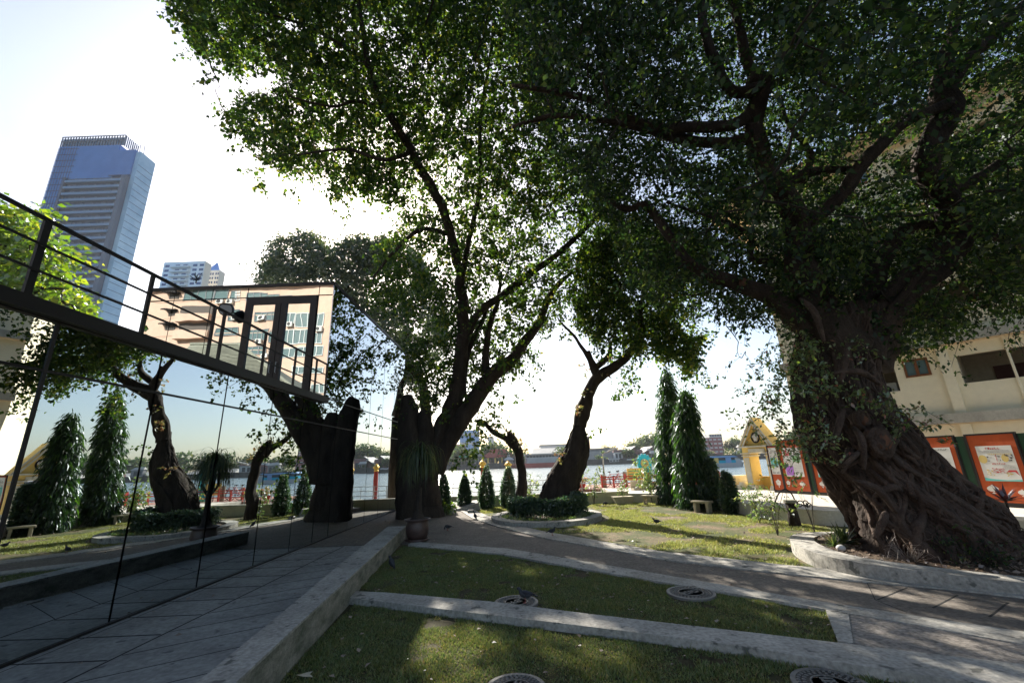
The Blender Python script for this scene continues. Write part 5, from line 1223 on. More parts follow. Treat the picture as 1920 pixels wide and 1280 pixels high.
# ------------------------------------------------------------------ benches, trough, bin, lamp, manholes, pigeons
def slab_bench(label, px, py, rz, L_=.95, h=.42, holes=True, back=False):
    x, y = g(px, py); t = thing('concrete_bench', label, 'bench', (x, y, 0), rz, 'concrete benches on the lawn')
    MB().bbox(-L_ / 2, L_ / 2, -.19, .19, h - .07, h, .012).build('seat', M['stone'], t, local=True)
    for s_ in (-1, 1):
        xx = s_ * (L_ / 2 - .12); q = MB()
        if holes:
            # end slab with a round window, built as a ring of blocks
            N_ = 20; C_ = [(.10 * math.cos(u), .19 + .10 * math.sin(u)) for u in np.linspace(0, 2 * PI, N_, endpoint=False)]
            def sq(u):
                c_, s2 = math.cos(u), math.sin(u); k_ = max(abs(c_) / .17, abs(s2) / .19); return (c_ / k_, .19 + s2 / k_)
            Oo = [sq(u) for u in np.linspace(0, 2 * PI, N_, endpoint=False)]
            for i in range(N_):
                j = (i + 1) % N_; V = []
                for dx in (-.04, .04): V += [(xx + dx, C_[i][0], C_[i][1]), (xx + dx, C_[j][0], C_[j][1]), (xx + dx, Oo[j][0], Oo[j][1]), (xx + dx, Oo[i][0], Oo[i][1])]
                q.add(V, [(0, 1, 2, 3), (7, 6, 5, 4), (0, 4, 5, 1), (2, 6, 7, 3)])
            q.v = [(a_, b_, min(c_, h - .071)) for a_, b_, c_ in q.v]
        else: q.bbox(xx - .05, xx + .05, -.16, .16, 0, h - .071, .01)
        q.build('leg', M['stone'], t, local=True)
    if back: MB().bbox(-L_ / 2, L_ / 2, .2, .26, .30, .85, .015).build('backrest', M['stone'], t, local=True)
    return t
slab_bench('small pale concrete bench with round holes in its end slabs on the lawn', 1222, 946, rad(-35), .8, .42)
slab_bench('long pale concrete bench with a backrest against the cream wall', 1208, 930, rad(8), 1.3, .45, False, True)
slab_bench('weathered concrete bench under the right weeping tree', 1319, 960, rad(-50), .72, .42, False)
x, y = g(1168, 944); t = thing('plant_trough', 'small concrete trough planter on the lawn in front of the cream wall', 'planter', (x, y, 0), rad(4))
q = MB(); q.add([(-.38, -.2, 0), (.38, -.2, 0), (.38, .2, 0), (-.38, .2, 0), (-.5, -.24, .34), (.5, -.24, .34), (.5, .24, .34), (-.5, .24, .34)], [(0, 3, 2, 1), (4, 5, 6, 7), (0, 1, 5, 4), (1, 2, 6, 5), (2, 3, 7, 6), (3, 0, 4, 7)]); q.build('body', M['stone'], t, local=True)
shrub('small_shrub', 'thin leafy shrub growing in the concrete trough', 1168, 944, y, .85, .35, 26, LF_BUSH, .09, 210, 5, low=.2, z0=.33)
x, y = g(1240, 940); t = thing('litter_bin', 'narrow black litter bin between the bench shrub and the weeping trees', 'bin', (x, y, 0))
MB().lathe([(.13, 0), (.15, .02), (.17, .66), (.01, .67)], (x, y, 0), 18).build('body', M['metalblack'], t, smooth=False); MB().lathe([(.175, .671), (.18, .72), (.12, .79), (.01, .80)], (x, y, 0), 18).build('lid', M['metalblack'], t)
x, y = g(1492, 986); t = thing('stone_post', 'dark round post with a flat cap beside the straggly rose bush', 'post', (x, y, 0))
MB().tube([(x, y, -.05), (x, y, .3), (x - .02, y, .64)], [.17, .145, .13], 14, lob=.04).build('post', M['bark'], t, smooth=True); MB().lathe([(.14, .64), (.185, .66), (.18, .73), (.01, .74)], (x - .02, y, 0), 14).build('cap', M['mossy'], t)
t = thing('iron_scroll', 'curly black wrought iron scroll arching over the post from the wall', 'ironwork', (x, y, .8)); q = MB()
arc = [at(px, py, y + .3) for px, py in ((1452, 945), (1460, 925), (1472, 917), (1484, 925), (1492, 942))]; q.tube(spline(arc, 5), .022, 6)
for cx_, cy_, r in ((1500, 945, .12), (1510, 943, .09), (1517, 947, .07), (1448, 952, .09)):
    c_ = at(cx_, cy_, y + .3); q.tube([c_ + np.array([r * (1 - a * .1) * math.cos(a), 0, r * (1 - a * .1) * math.sin(a)]) for a in np.linspace(0, 7, 24)], .018, 5)
q.tube([at(1492, 942, y + .3), at(1515, 950, y + .3)], .02, 5); q.build('scrolls', M['metalblack'], t)
def manhole(label, px, py, r, z=0.005, spl=0):
    x, y = g(px, py, z); t = thing('manhole_cover', label, 'manhole cover', (x, y, z), rad(20 * spl), 'round cast iron covers in the grass')
    MB().lathe([(r, 0), (r + .0, .035), (r - .045, .038), (r - .045, .02), (.01, .02)], seg=44).build('rim', M['ironring'], t, local=True)
    q = MB()
    q.lathe([(r - .05, .0), (r - .05, .032), (.01, .032)], seg=44)
    q.build('lid', M['iron'], t, local=True)
    q = MB(); rs = random.Random(spl)
    for ring_, nn in ((r * .80, 34), (r * .66, 26)):
        for i in range(nn):
            a = 2 * PI * i / nn; w = ring_ * PI / nn * .55; c_, s_ = math.cos(a), math.sin(a)
            q.add([(c_ * (ring_ - .018) - s_ * w, s_ * (ring_ - .018) + c_ * w, .034), (c_ * (ring_ - .018) + s_ * w, s_ * (ring_ - .018) - c_ * w, .034), (c_ * (ring_ + .018) + s_ * w, s_ * (ring_ + .018) - c_ * w, .034), (c_ * (ring_ + .018) - s_ * w, s_ * (ring_ + .018) + c_ * w, .034), (c_ * ring_, s_ * ring_, .044)], [(0, 1, 4), (1, 2, 4), (2, 3, 4), (3, 0, 4)])
    q.build('studs', M['ironring'], t, local=True)
    q = MB()                                            # worn lettering band in the middle
    xx = -r * .42
    while xx < r * .38:
        w = rs.uniform(.035, .055); q.box(xx, xx + .013, -.06, .06, .0325, .043)
        if rs.random() < .7: q.box(xx + .0135, xx + w, .042, .06, .0325, .043)
        if rs.random() < .7: q.box(xx + .0135, xx + w, -.06, -.042, .0325, .043)
        if rs.random() < .6: q.box(xx + .0135, xx + w, -.009, .009, .0325, .043)
        xx += w + .02
    q.lathe([(r * .52, .0325), (r * .52, .041), (r * .48, .041), (r * .48, .0325)], seg=36)
    q.build('lettering', M['ironring'], t, local=True)
manhole('round iron manhole cover with worn letters beside the path, to the right', 1296, 1114, .365, .005, 1)
manhole('round iron manhole cover a pigeon stands on, half hidden by the concrete kerb', 968, 1132, .34, .005, 2)
manhole('round cover cut by the bottom edge, in the middle of the near lawn', 967, 1296, .30, -.05, 3)
manhole('round cover cut by the bottom edge, in the near lawn to the right', 1562, 1290, .34, -.05, 4)
def pigeon(label, px, py, rz, z=0, peck=False, up=False, fly=False):
    x, y = g(px, py, z); t = thing('pigeon', label, 'pigeon', (x, y, z), rz, 'pigeons in the garden'); t.scale = (.76, .76, .76)
    pit = .75 if up else .15
    def R3(p): c_, s_ = math.cos(pit), math.sin(pit); return np.array([p[0] * c_ - p[2] * s_ * .6, p[1], p[2] + p[0] * s_])
    bz = .16
    body = [(-.15, 0, .02, .015), (-.10, 0, .015, .045), (-.04, 0, 0, .068), (.03, 0, 0, .072), (.08, 0, .015, .058)]
    hd = [(.105, 0, .05, .036), (.125, 0, .085, .028), (.15, 0, .10, .033), (.17, 0, .098, .022), (.185, 0, .09, .008)] if not peck else [(.12, 0, .0, .036), (.15, 0, -.04, .028), (.165, 0, -.085, .032), (.17, 0, -.11, .02), (.172, 0, -.13, .006)]
    P = []; r_ = []
    for a_, b_, c_, r in body: q = R3((a_, b_, c_)); P.append(q + np.array([0, 0, bz])); r_.append(r)
    o_ = R3((.08, 0, .015))
    for a_, b_, c_, r in hd: P.append(o_ + np.array([a_ - .08, b_, c_ - .015]) * .9 + np.array([0, 0, bz])); r_.append(r)
    S = spline([np.append(p, r) for p, r in zip(P, r_)], 4); q = MB(); q.tube([s_[:3] for s_ in S], [max(.004, s_[3]) for s_ in S], 12); q.build('body', M['pigeon'], t, local=True, smooth=True)
    q = MB()
    for s_ in (-1, 1):
        W_ = [(.06, .062, .045), (.0, .078, .05), (-.10, .05, .035), (-.19, .015, .02), (-.12, .045, -.005), (.0, .072, -.03)] if not fly else [(.06, .06, .03), (.05, .28, .12), (-.02, .42, .10), (-.08, .30, .05), (-.08, .06, .02), (0, .05, .0)]
        V = [R3((a_, b_ * s_, c_)) + np.array([0, 0, bz]) for a_, b_, c_ in W_]; V2 = [v + np.array([0, -.012 * s_, -.006]) for v in V]
        q.add(V + V2, [tuple(range(6)), tuple(range(11, 5, -1))] + [(i, (i + 1) % 6, 6 + (i + 1) % 6, 6 + i) for i in range(6)])
    q.build('wings', M['pigeondark'], t, local=True)
    V = [R3(v) + np.array([0, 0, bz]) for v in ((-.12, .03, .02), (-.12, -.03, .02), (-.25, -.035, .0), (-.25, .035, .0))]; V2 = [v - np.array([0, 0, .012]) for v in V]
    MB().add(V + V2, [(0, 1, 2, 3), (7, 6, 5, 4), (0, 4, 5, 1), (1, 5, 6, 2), (2, 6, 7, 3), (3, 7, 4, 0)]).build('tail', M['pigeondark'], t, local=True)
    if not fly:
        for s_ in (-1, 1):
            q = MB(); q.tube([(.02, .025 * s_, bz - .05), (.01, .025 * s_, .05), (.015, .025 * s_, .006)], .006, 5)
            for a_ in (-.5, 0, .5): q.tube([(.015, .025 * s_, .006), (.05, .025 * s_ + .03 * a_, .004)], .004, 4)
            q.tube([(.015, .025 * s_, .006), (-.01, .025 * s_, .004)], .004, 4); q.build('leg', M['pinkleg'], t, local=True)
    return t
pigeon('pigeon facing left on the round cover behind the kerb', 986, 1130, rad(178), .04)
pigeon('pigeon upright on the grass beside the low wall in shade', 734, 1066, rad(140), 0.004, up=True)
pigeon('pigeon with lowered head on the asphalt near the potted palm', 840, 994, rad(200), .02, peck=True)
pigeon('pigeon upright on the pale path border by the step', 891, 973, rad(120), .02, up=True)
pigeon('pigeon on the path border in front of the round planter', 1035, 1003, rad(20), .045)
pigeon('pigeon walking on the sunny open lawn', 1232, 984, rad(165), 0)
pigeon('pigeon at the far side of the lawn near the cream wall', 1136, 948, rad(190), 0, peck=True)
rs = random.Random(5)
for i, (px, py, lb_) in enumerate(((573, 1267, 'pale dry leaf lying on the near lawn by the low wall'), (515, 1241, 'small curled pale leaf near the foot of the low wall'), (1180, 978, 'dry leaf on the sunny lawn left of the walking pigeon'), (1273, 976, 'brown leaf on the sunny lawn right of the walking pigeon'))):
    x, y = g(px, py, -.04 if py > 1200 else 0); z = -.02 if py > 1200 else .03
    V = [(x + (.07 + .01 * k) * math.cos(a) * (1 if k % 2 else .6), y + .05 * math.sin(a), z + .012 * math.sin(2 * a)) for k, a in enumerate(np.linspace(0, 2 * PI, 9)[:-1])]; V2 = [(a_, b_, c_ - .004) for a_, b_, c_ in V]
    o = MB().add(V + V2, [tuple(range(8)), tuple(range(15, 7, -1))] + [(k, (k + 1) % 8, 8 + (k + 1) % 8, 8 + k) for k in range(8)]).build('fallen_leaf', M['stone']); lab(o, lb_, 'leaf', 'fallen leaves on the lawns')

# ------------------------------------------------------------------ riverside: railing, posts, pier, lamp
t = thing('river_railing', 'thin grey railing along the river walk behind the topiaries', 'railing', (0, 27.6, .06))
for i in range(22):
    x = -12 + i * .8; MB().box(x - .02, x + .02, 27.58, 27.62, .06, .98).build('post', M['railgrey'], t)
q = MB()
for z in (.40, .68, .95): q.box(-12, 5.2, 27.63, 27.66, z, z + .035)
q.build('rails', M['railgrey'], t)
for i, (px, lb_, hh) in enumerate(((905, 'left of two red posts topped with a gold lotus ball', 876), (953, 'right of two red posts topped with a gold lotus ball', 878))):
    p = at(px, hh, 30.5); t = thing('red_post', lb_, 'post', (p[0], 30.5, -2.2), 0, 'red gold-topped pier posts')
    MB().lathe([(.15, 0), (.15, p[2] + 2.2)], (p[0], 30.5, -2.2), 16).build('shaft', M['redpaint'], t, smooth=False)
    q = MB(); q.lathe([(.18, 0), (.19, .05), (.13, .09)], (p[0], 30.5, p[2]), 16); q.ball((p[0], 30.5, p[2] + .25), .21, 16, 10)
    for k in range(8): a = k * PI / 4; q.ball((p[0] + .17 * math.cos(a), 30.5 + .17 * math.sin(a), p[2] + .26), .09, 8, 5)
    q.ball((p[0], 30.5, p[2] + .47), .06, 8, 5); q.build('gold_finial', M['gold'], t)
# pier deck with red railing
t = thing('pier', 'brown wooden pier deck with red railings beyond the cream wall', 'pier', (7, 28.0, 0))
MB().box(3.6, 13.5, 28.05, 33, .15, .32).build('deck', M['deck'], t)
for x in (4, 7, 10, 13):
    MB().tube([(x, 32.5, -2.3), (x, 32.5, .15)], .18, 10).build('pile', M['mossy'], t)
for k, x in enumerate(np.arange(5.4, 13.6, .75)):
    MB().box(x - .05, x + .05, 28.3, 28.4, .321, 1.0 if k % 2 else 1.15).build('post', M['redpaint'], t)
for z in (.55, .82, .96): MB().box(5.3, 13.5, 28.405, 28.44, z, z + .06).build('rail', M['redpaint'], t)
for i, (px, py, h_, lb_) in enumerate(((1070, 905, 1.1, 'grey wooden mooring pile at the left end of the pier'), (1133, 900, 1.5, 'grey mooring pile under the street lamp'), (1172, 893, 1.6, 'square grey pile in the middle of the red railing'))):
    p = at(px, py, 28.9); o = MB().tube([(p[0], 28.9, .33), (p[0], 28.9, max(.9, p[2] + .3))], .14, 10).build('mooring_pile', M['mossy']); lab(o, lb_, 'mooring pile', 'grey piles on the pier')
t = thing('flower_tub', 'red tub of orange flowers at the left end of the pier', 'flower tub', (at(1090, 905, 28.7)[0], 28.7, .32)); x = t.location[0]
MB().lathe([(.18, 0), (.28, .3), (.01, .31)], (x, 28.7, .32), 14).build('tub', M['redpaint'], t)
rs_ = np.random.RandomState(4); P = rs_.normal(size=(160, 3)) * np.array([.25, .2, .16]) + np.array([x, 28.7, .85]); V, F = leaves(P, .14, .8, 0, rs=rs_); np_obj('flowers', V, F, LF_RUST, t, t.location)
t = thing('yellow_sign', 'yellow and green sign panel fixed behind the red railing', 'sign', (at(1193, 898, 29)[0], 29, .3)); x = t.location[0]
MB().box(x - .55, x + .55, 29, 29.05, .7, 1.45).build('panel', M['yellow'], t); q = MB()
for k in range(3): q.box(x - .45, x + .45 - .1 * k, 28.985, 28.998, .85 + .2 * k, .93 + .2 * k)
q.build('lettering', M['inkgreen'], t); MB().box(x - .04, x + .04, 29.06, 29.1, .32, .9).build('support', M['railgrey'], t)
p = at(1211, 897, 29.2); x = p[0]
t = thing('fan_sculpture', 'turquoise fan-shaped ornament with patterned medallion standing on the pier', 'ornament', (x, 29.2, .32)); q = MB()
q.xz([(x - .22, .33), (x + .22, .33), (x + .42, 1.2), (x + .46, 1.8)] + [(x + .46 * math.cos(a), 1.8 + .5 * math.sin(a)) for a in np.linspace(.1, PI - .1, 10)] + [(x - .46, 1.8), (x - .42, 1.2)], 29.1, 29.25)
for a in np.linspace(0, PI, 8): q.ball((x + .46 * math.cos(a), 29.17, 1.8 + .5 * math.sin(a)), .08, 8, 5)
for k in (-2, -1, 0, 1, 2): q.box(x + k * .14 - .02, x + k * .14 + .02, 29.07, 29.099, .4, 1.3)
q.build('fan', M['turq'], t)
q = MB()
for r in (.12, .24): q.tube([(x + r * math.cos(a), 29.08, 1.75 + r * math.sin(a)) for a in np.linspace(0, 2 * PI, 13)], .03, 5)
for a in np.linspace(0, 2 * PI, 9)[:-1]: q.ball((x + .18 * math.cos(a), 29.07, 1.75 + .18 * math.sin(a)), .05, 6, 4)
q.build('medallion', M['inkgold'], t)
p0 = at(1135, 915, 30); p1 = at(1130, 850, 30); p2 = at(1150, 846, 30)
t = thing('street_lamp', 'slim grey street lamp with a short angled head on the pier', 'street lamp', (p0[0], 30, .32))
MB().tube([(p0[0], 30, .32), (p0[0], 30, p1[2])], [.07, .045], 8).build('pole', M['railgrey'], t)
MB().tube([(p0[0], 30, p1[2]), p1 + np.array([.5, 0, .12])], .035, 6).build('arm', M['railgrey'], t); MB().add([(p0[0] + .4, 29.9, p1[2] + .1), (p0[0] + .4, 30.1, p1[2] + .1), (p0[0] + 1.1, 30.12, p1[2] + .28), (p0[0] + 1.1, 29.88, p1[2] + .28), (p0[0] + .4, 29.9, p1[2] + .18), (p0[0] + .4, 30.1, p1[2] + .18), (p0[0] + 1.1, 30.12, p1[2] + .36), (p0[0] + 1.1, 29.88, p1[2] + .36)], [(0, 1, 2, 3), (7, 6, 5, 4), (0, 4, 5, 1), (1, 5, 6, 2), (2, 6, 7, 3), (3, 7, 4, 0)]).build('lamp_head', M['railgrey'], t)
# bicycles / dark clutter behind the red rails
def bicycle(label, px, Y):
    p = at(px, 905, Y); x = p[0]; t = thing('bicycle', label, 'bicycle', (x, Y, .32), 0, 'bicycles parked on the pier')
    for s_ in (-.5, .5):
        MB().tube([(x + s_ + .33 * math.cos(a), Y, .66 + .33 * math.sin(a)) for a in np.linspace(0, 2 * PI, 19)], .022, 6, cap=False).build('wheel', M['metalblack'], t)
    q = MB(); f_ = [(x - .5, Y, .66), (x - .18, Y, 1.12), (x + .32, Y, 1.12), (x + .5, Y, .66)]; q.tube(f_, .02, 5); q.tube([(x - .5, Y, .66), (x, Y, .62), (x + .32, Y, 1.1)], .02, 5); q.tube([(x, Y, .62), (x - .2, Y, 1.25)], .018, 5); q.build('frame', M['redpaint'], t)
    MB().ball((x - .2, Y, 1.27), .12, 8, 5, (1, .6, .3)).build('saddle', M['metalblack'], t); MB().tube([(x + .32, Y, 1.1), (x + .28, Y, 1.32), (x + .40, Y - .2, 1.34)], .016, 5).build('handlebar', M['metalblack'], t)
bicycle('bicycle leaning behind the red railing under the lamp', 1150, 29.4); bicycle('bicycle beside the yellow sign on the pier', 1166, 29.9)

# ------------------------------------------------------------------ lawns: grass blades
def grass(name, poly, n, h, w, lm, seed, bare=None, z=0.0, avoid=(), label=None):
    rs = np.random.RandomState(seed); xs = [p[0] for p in poly]; ys = [p[1] for p in poly]; X = []; Yy = []; tot = 0
    while tot < n:
        a = rs.uniform(min(xs), max(xs), n); b = rs.uniform(min(ys), max(ys), n); k = inpoly(a, b, poly); a, b = a[k], b[k]; X.append(a); Yy.append(b); tot += len(a)
    X = np.concatenate(X)[:n]; Yy = np.concatenate(Yy)[:n]; k = np.ones(n, bool)
    for ax, ay, ar in avoid: k &= (X - ax) ** 2 + (Yy - ay) ** 2 > ar * ar
    X, Yy = X[k], Yy[k]
    if bare is not None:
        k = np.array([noise.noise(Vector((x * bare[0], y * bare[0], 3.1))) + .5 * noise.noise(Vector((x * bare[0] * 3, y * bare[0] * 3, 1))) > bare[1] + rs.uniform(-.12, .12) for x, y in zip(X, Yy)]); X, Yy = X[k], Yy[k]
    m_ = len(X); a = rs.uniform(0, 2 * PI, m_); pn = np.array([noise.noise(Vector((x * 2.2, y * 2.2, seed))) for x, y in zip(X, Yy)]); hh = h * rs.uniform(.5, 1.35, m_) * (1 + 1.1 * pn) * np.where(rs.uniform(size=m_) < .02, 2.0, 1.0); ln_ = rs.uniform(.2, 1.1, m_) * hh; b = rs.uniform(0, 2 * PI, m_)
    dx, dy = np.cos(a) * w / 2, np.sin(a) * w / 2; Z = np.full(m_, z)
    V = np.stack([np.stack([X - dx, Yy - dy, Z], 1), np.stack([X + dx, Yy + dy, Z], 1), np.stack([X + np.cos(b) * ln_, Yy + np.sin(b) * ln_, Z + hh], 1)], 1).reshape(-1, 3)
    o = np_obj(name, V, np.arange(3 * m_).reshape(m_, 3), lm); lab(o, label, 'grass', kind='stuff'); return o
nearpoly = [(-2.5, 2.0)] + [(-2.75, 8.0)] + kerbL[1:9] + [(4.6, 2.0)]
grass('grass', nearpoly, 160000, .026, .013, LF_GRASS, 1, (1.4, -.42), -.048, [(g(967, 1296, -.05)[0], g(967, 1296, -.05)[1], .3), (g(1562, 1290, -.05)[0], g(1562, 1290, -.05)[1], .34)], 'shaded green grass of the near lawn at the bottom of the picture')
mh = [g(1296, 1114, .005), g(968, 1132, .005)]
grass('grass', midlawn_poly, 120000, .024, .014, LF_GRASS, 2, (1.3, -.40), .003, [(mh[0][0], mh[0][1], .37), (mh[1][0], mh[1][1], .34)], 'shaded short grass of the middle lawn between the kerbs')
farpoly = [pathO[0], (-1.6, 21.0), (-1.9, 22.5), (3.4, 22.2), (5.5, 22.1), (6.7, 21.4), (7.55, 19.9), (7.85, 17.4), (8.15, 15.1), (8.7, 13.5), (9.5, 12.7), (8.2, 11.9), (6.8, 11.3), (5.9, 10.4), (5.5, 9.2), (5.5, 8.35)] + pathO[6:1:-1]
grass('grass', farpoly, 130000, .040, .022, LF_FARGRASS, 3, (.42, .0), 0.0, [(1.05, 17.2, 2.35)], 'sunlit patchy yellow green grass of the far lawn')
x_ = np.random.RandomState(8)
P = np.array([p for p in x_.uniform([5.6, 5.6], [12.2, 11.6], (5200, 2)) if inpoly(np.array([p[0]]), np.array([p[1]]), fig_soil)[0]]); P = np.column_stack([P, np.full(len(P), .21)])
V, F = leaves(P, .07, .6, 0, x_.normal(size=(len(P), 3)) * np.array([1, 1, .15]), rs=x_); o = np_obj('leaf_litter', V, F, LF_DEAD); lab(o, 'dry brown leaf litter on the soil of the fig planter', 'leaf litter', kind='stuff')

# ------------------------------------------------------------------ far bank
M['farwhite'] = mat('far pale wall', (0.50, 0.50, 0.50), 0.9, var=0.15, scale=.2)
M['farblue'] = mat('far blue cladding', (0.22, 0.36, 0.60), 0.7)
M['farbrown'] = mat('far brown roof', (0.22, 0.13, 0.11), 0.9, var=.3, scale=.3)
M['fargrey'] = mat('far grey wall', (0.26, 0.26, 0.27), 0.9, var=.3, scale=.2)
M['fardark'] = mat('far openings', (0.06, 0.07, 0.08), 0.7)
M['farpink'] = mat('far pink brown brick', (0.30, 0.14, 0.14), 0.9, var=.2, scale=.3)
M['fargreen'] = mat('green awning', (0.03, 0.42, 0.25), 0.7)
M['rust'] = mat('rust red hull', (0.42, 0.10, 0.085), 0.8, var=.25, scale=.2)
M['cream_far'] = mat('far cream wall', (0.66, 0.62, 0.54), 0.9, var=0.08, scale=.2)
M['shed'] = mat('pale shed roof', (0.52, 0.50, 0.46), 0.8, var=.2, scale=.1)
def XY(px, Y): p = at(px, 868, Y); return p[0]
def Zp(px, py, Y): return at(px, py, Y)[2]
def block(name, label, px0, px1, pyt, Y, dep=14, mt='farwhite', roof=None, rh=3, rows=0, cols=0, wm='fardark', group=None, cat='building', z0=-.2, pier=.35, wh=.5, open_=False, lift=0):
    x0, x1 = XY(px0, Y), XY(px1, Y); zt = Zp((px0 + px1) / 2, pyt, Y)
    t = thing(name, label, cat, ((x0 + x1) / 2, Y, z0), 0, group)
    q = MB().box(x0, x1, Y, Y + dep, z0 + lift, zt).build('wall', M[mt], t)
    if rows:
        fh = (zt - z0 - lift) / rows; cw = (x1 - x0) / cols
        for r in range(rows):
            q = MB()
            for c in range(cols): q.box(x0 + cw * (c + pier / 2), x0 + cw * (c + 1 - pier / 2), Y - .15, Y - .01, z0 + lift + fh * (r + .5 - wh / 2), z0 + lift + fh * (r + .5 + wh / 2))
            q.build('window_row', M[wm], t)
    if roof == 'flat': MB().box(x0 - .6, x1 + .6, Y - .8, Y + dep, zt + .01, zt + .9).build('roof', M[mt], t)
    elif roof:
        q = MB(); e = 1.2
        q.add([(x0 - e, Y - e, zt), (x1 + e, Y - e, zt), (x1 + e, Y + dep + e, zt), (x0 - e, Y + dep + e, zt), (x0 - e + 2, Y + dep / 2, zt + rh), (x1 + e - 2, Y + dep / 2, zt + rh)], [(0, 1, 5, 4), (1, 2, 5), (2, 3, 4, 5), (3, 0, 4), (3, 2, 1, 0)]); q.build('roof', M[roof], t)
    return t
FYB = 332.0
def quay(x0, x1, y0, y1, zt=.6):
    t = thing('quay_wall', 'long dark quay wall at the water line of the far bank', 'wall', (0, FYB - 1, -2)); return t
t = thing('quay_wall', 'long dark stone quay wall at the water line of the far bank', 'wall', (0, 330, -2))
P = [(-300, 341), (-100, 333), (0, 329), (60, 330), (150, 332), (300, 335), (500, 359)]
MB().strip(P, [(x, y + 3) for x, y in P], -2.3, 2.2).build('wall', M['quay'], t)
block('office_tower', 'blue and white banded tower rising behind the far bank left of the trees', 862, 897, 806, 520, 20, 'farblue', None, 3, 4, 1, 'farwhite', pier=0, wh=.25)
block('office_tower', 'faint pale slab tower far away behind the round trees', 916, 926, 818, 900, 30, 'farwhite', None)
block('river_house', 'white two-storey house with a brown hipped roof on the far bank', 846, 872, 852, FYB + 8, 12, 'farwhite', 'farbrown', 8, 2, 4)
block('river_house', 'grey-roofed shed with a green awning on the far bank', 860, 884, 858, FYB + 4, 10, 'fargrey', 'flat', 2, 1, 4)
o = MB().box(XY(861, FYB + 2), XY(878, FYB + 2), FYB - 1, FYB + 4, Zp(868, 857, FYB + 2), Zp(868, 854.5, FYB + 2)).build('awning', M['fargreen']); lab(o, 'bright green awning along the far quay', 'awning')
block('river_house', 'low pale workshop at the water edge, leftmost on the far bank', 800, 848, 862, FYB + 3, 10, 'farwhite', 'shed', 2, 1, 7)
block('river_house', 'pale long house further left seen only mirrored in the glass', 700, 790, 858, FYB + 12, 12, 'farwhite', 'farbrown', 4, 2, 12)
# shrine gate
x = XY(935, FYB); t = thing('shrine_gate', 'yellow open gateway with a tiered red roof on the far quay', 'gate', (x, FYB, 2))
for dx in (-8, -2.6, 2.6, 8): MB().box(x + dx - .6, x + dx + .6, FYB, FYB + 2, 2, Zp(935, 857, FYB)).build('column', M['yellow'], t)
q = MB(); zt = Zp(935, 857, FYB); q.box(x - 10, x + 10, FYB - 1, FYB + 3, zt, zt + 1.6); q.xz([(x - 11, zt + 1.6), (x + 11, zt + 1.6), (x + 7, zt + 4)] + [(x - 7, zt + 4)], FYB - 1, FYB + 3); q.xz([(x - 5, zt + 4.01), (x + 5, zt + 4.01), (x + 7, zt + 5.5), (x + 3, zt + 6.2), (x - 3, zt + 6.2), (x - 7, zt + 5.5)], FYB, FYB + 2); q.build('roof', M['rust'], t)
# pavilion kiosk
p = at(954, 862, FYB - 2); t = thing('kiosk', 'small kiosk with a pointed white roof behind the right gold-topped post', 'kiosk', (p[0], FYB - 2, 2)); MB().lathe([(3, 0), (3, p[2] - 2)], (p[0], FYB - 2, 2), 8).build('wall', M['fargrey'], t); MB().lathe([(4.2, 0), (2.2, 1.8), (1.2, 2.0), (1.0, 3.4), (.05, 5.5)], (p[0], FYB - 2, p[2]), 10).build('roof', M['farwhite'], t)
# rust red barge
x0, x1 = XY(942, 300), XY(1062, 300); t = thing('barge', 'long rust red barge moored along the far bank behind the leaning tree', 'barge', ((x0 + x1) / 2, 300, -1.9))
q = MB(); zt = Zp(1000, 868, 300); V = []
for zz, ins in ((-2.0, 5.5), (zt, 0)):
    V += [(x0 + ins * 1.6, 303, zz), (x0 + ins + 8, 299, zz), (x1 - ins, 299, zz), (x1 - ins * .3, 303, zz), (x1 - ins, 308, zz), (x0 + ins + 8, 308, zz)]
q.add(V, [(5, 4, 3, 2, 1, 0), (6, 7, 8, 9, 10, 11)] + [(i, (i + 1) % 6, 6 + (i + 1) % 6, 6 + i) for i in range(6)]); q.build('hull', M['rust'], t)
q = MB()
for i in range(46): xx = x0 + 17 + i * (x1 - x0 - 22) / 46; q.box(xx, xx + .35, 299.2, 299.5, zt, zt + 3.2)
q.box(x0 + 16, x1 - 3, 299.2, 299.5, zt + 3.2, zt + 3.7); q.build('deck_railing', M['farwhite'], t)
MB().box(x0 + 16, x1 - 3, 303, 307, zt, zt + 5.4).build('deck_house', M['fargrey'], t); q = MB(); [q.box(xx, xx + 1.4, 302.7, 302.95, zt + 3.4, zt + 4.9) for xx in np.arange(x0 + 17, x1 - 5, 2.2)]; q.build('window_row', M['fardark'], t); MB().box(x0 + 15, x1 - 2, 301, 308, zt + 5.6, zt + 6.2).build('canopy', M['shed'], t)
block('warehouse', 'wide pale building with a long flat roof above the barge', 1015, 1075, 834, 420, 30, 'farwhite', 'flat', 3, 2, 8, wh=.35)
block('warehouse', 'lower pale warehouse with a ribbed curved roof above the barge', 1000, 1058, 850, 375, 24, 'farwhite', 'shed', 5)
block('apartment_block', 'pinkish apartment tower just right of the leaning trunk on the far bank', 1088, 1109, 818, 470, 20, 'farpink', None, 3, 7, 2, 'farwhite', wh=.35)
block('school_building', 'grey three-storey building with vertical white fins on the far bank', 1102, 1160, 842, FYB + 14, 16, 'fargrey', 'flat', 2, 1, 26, 'farwhite', wh=.72, pier=.45)
block('shed', 'small white boathouse on stilts under the finned building', 1143, 1161, 861, FYB - 2, 8, 'farwhite', 'flat', 1, 1, 3)
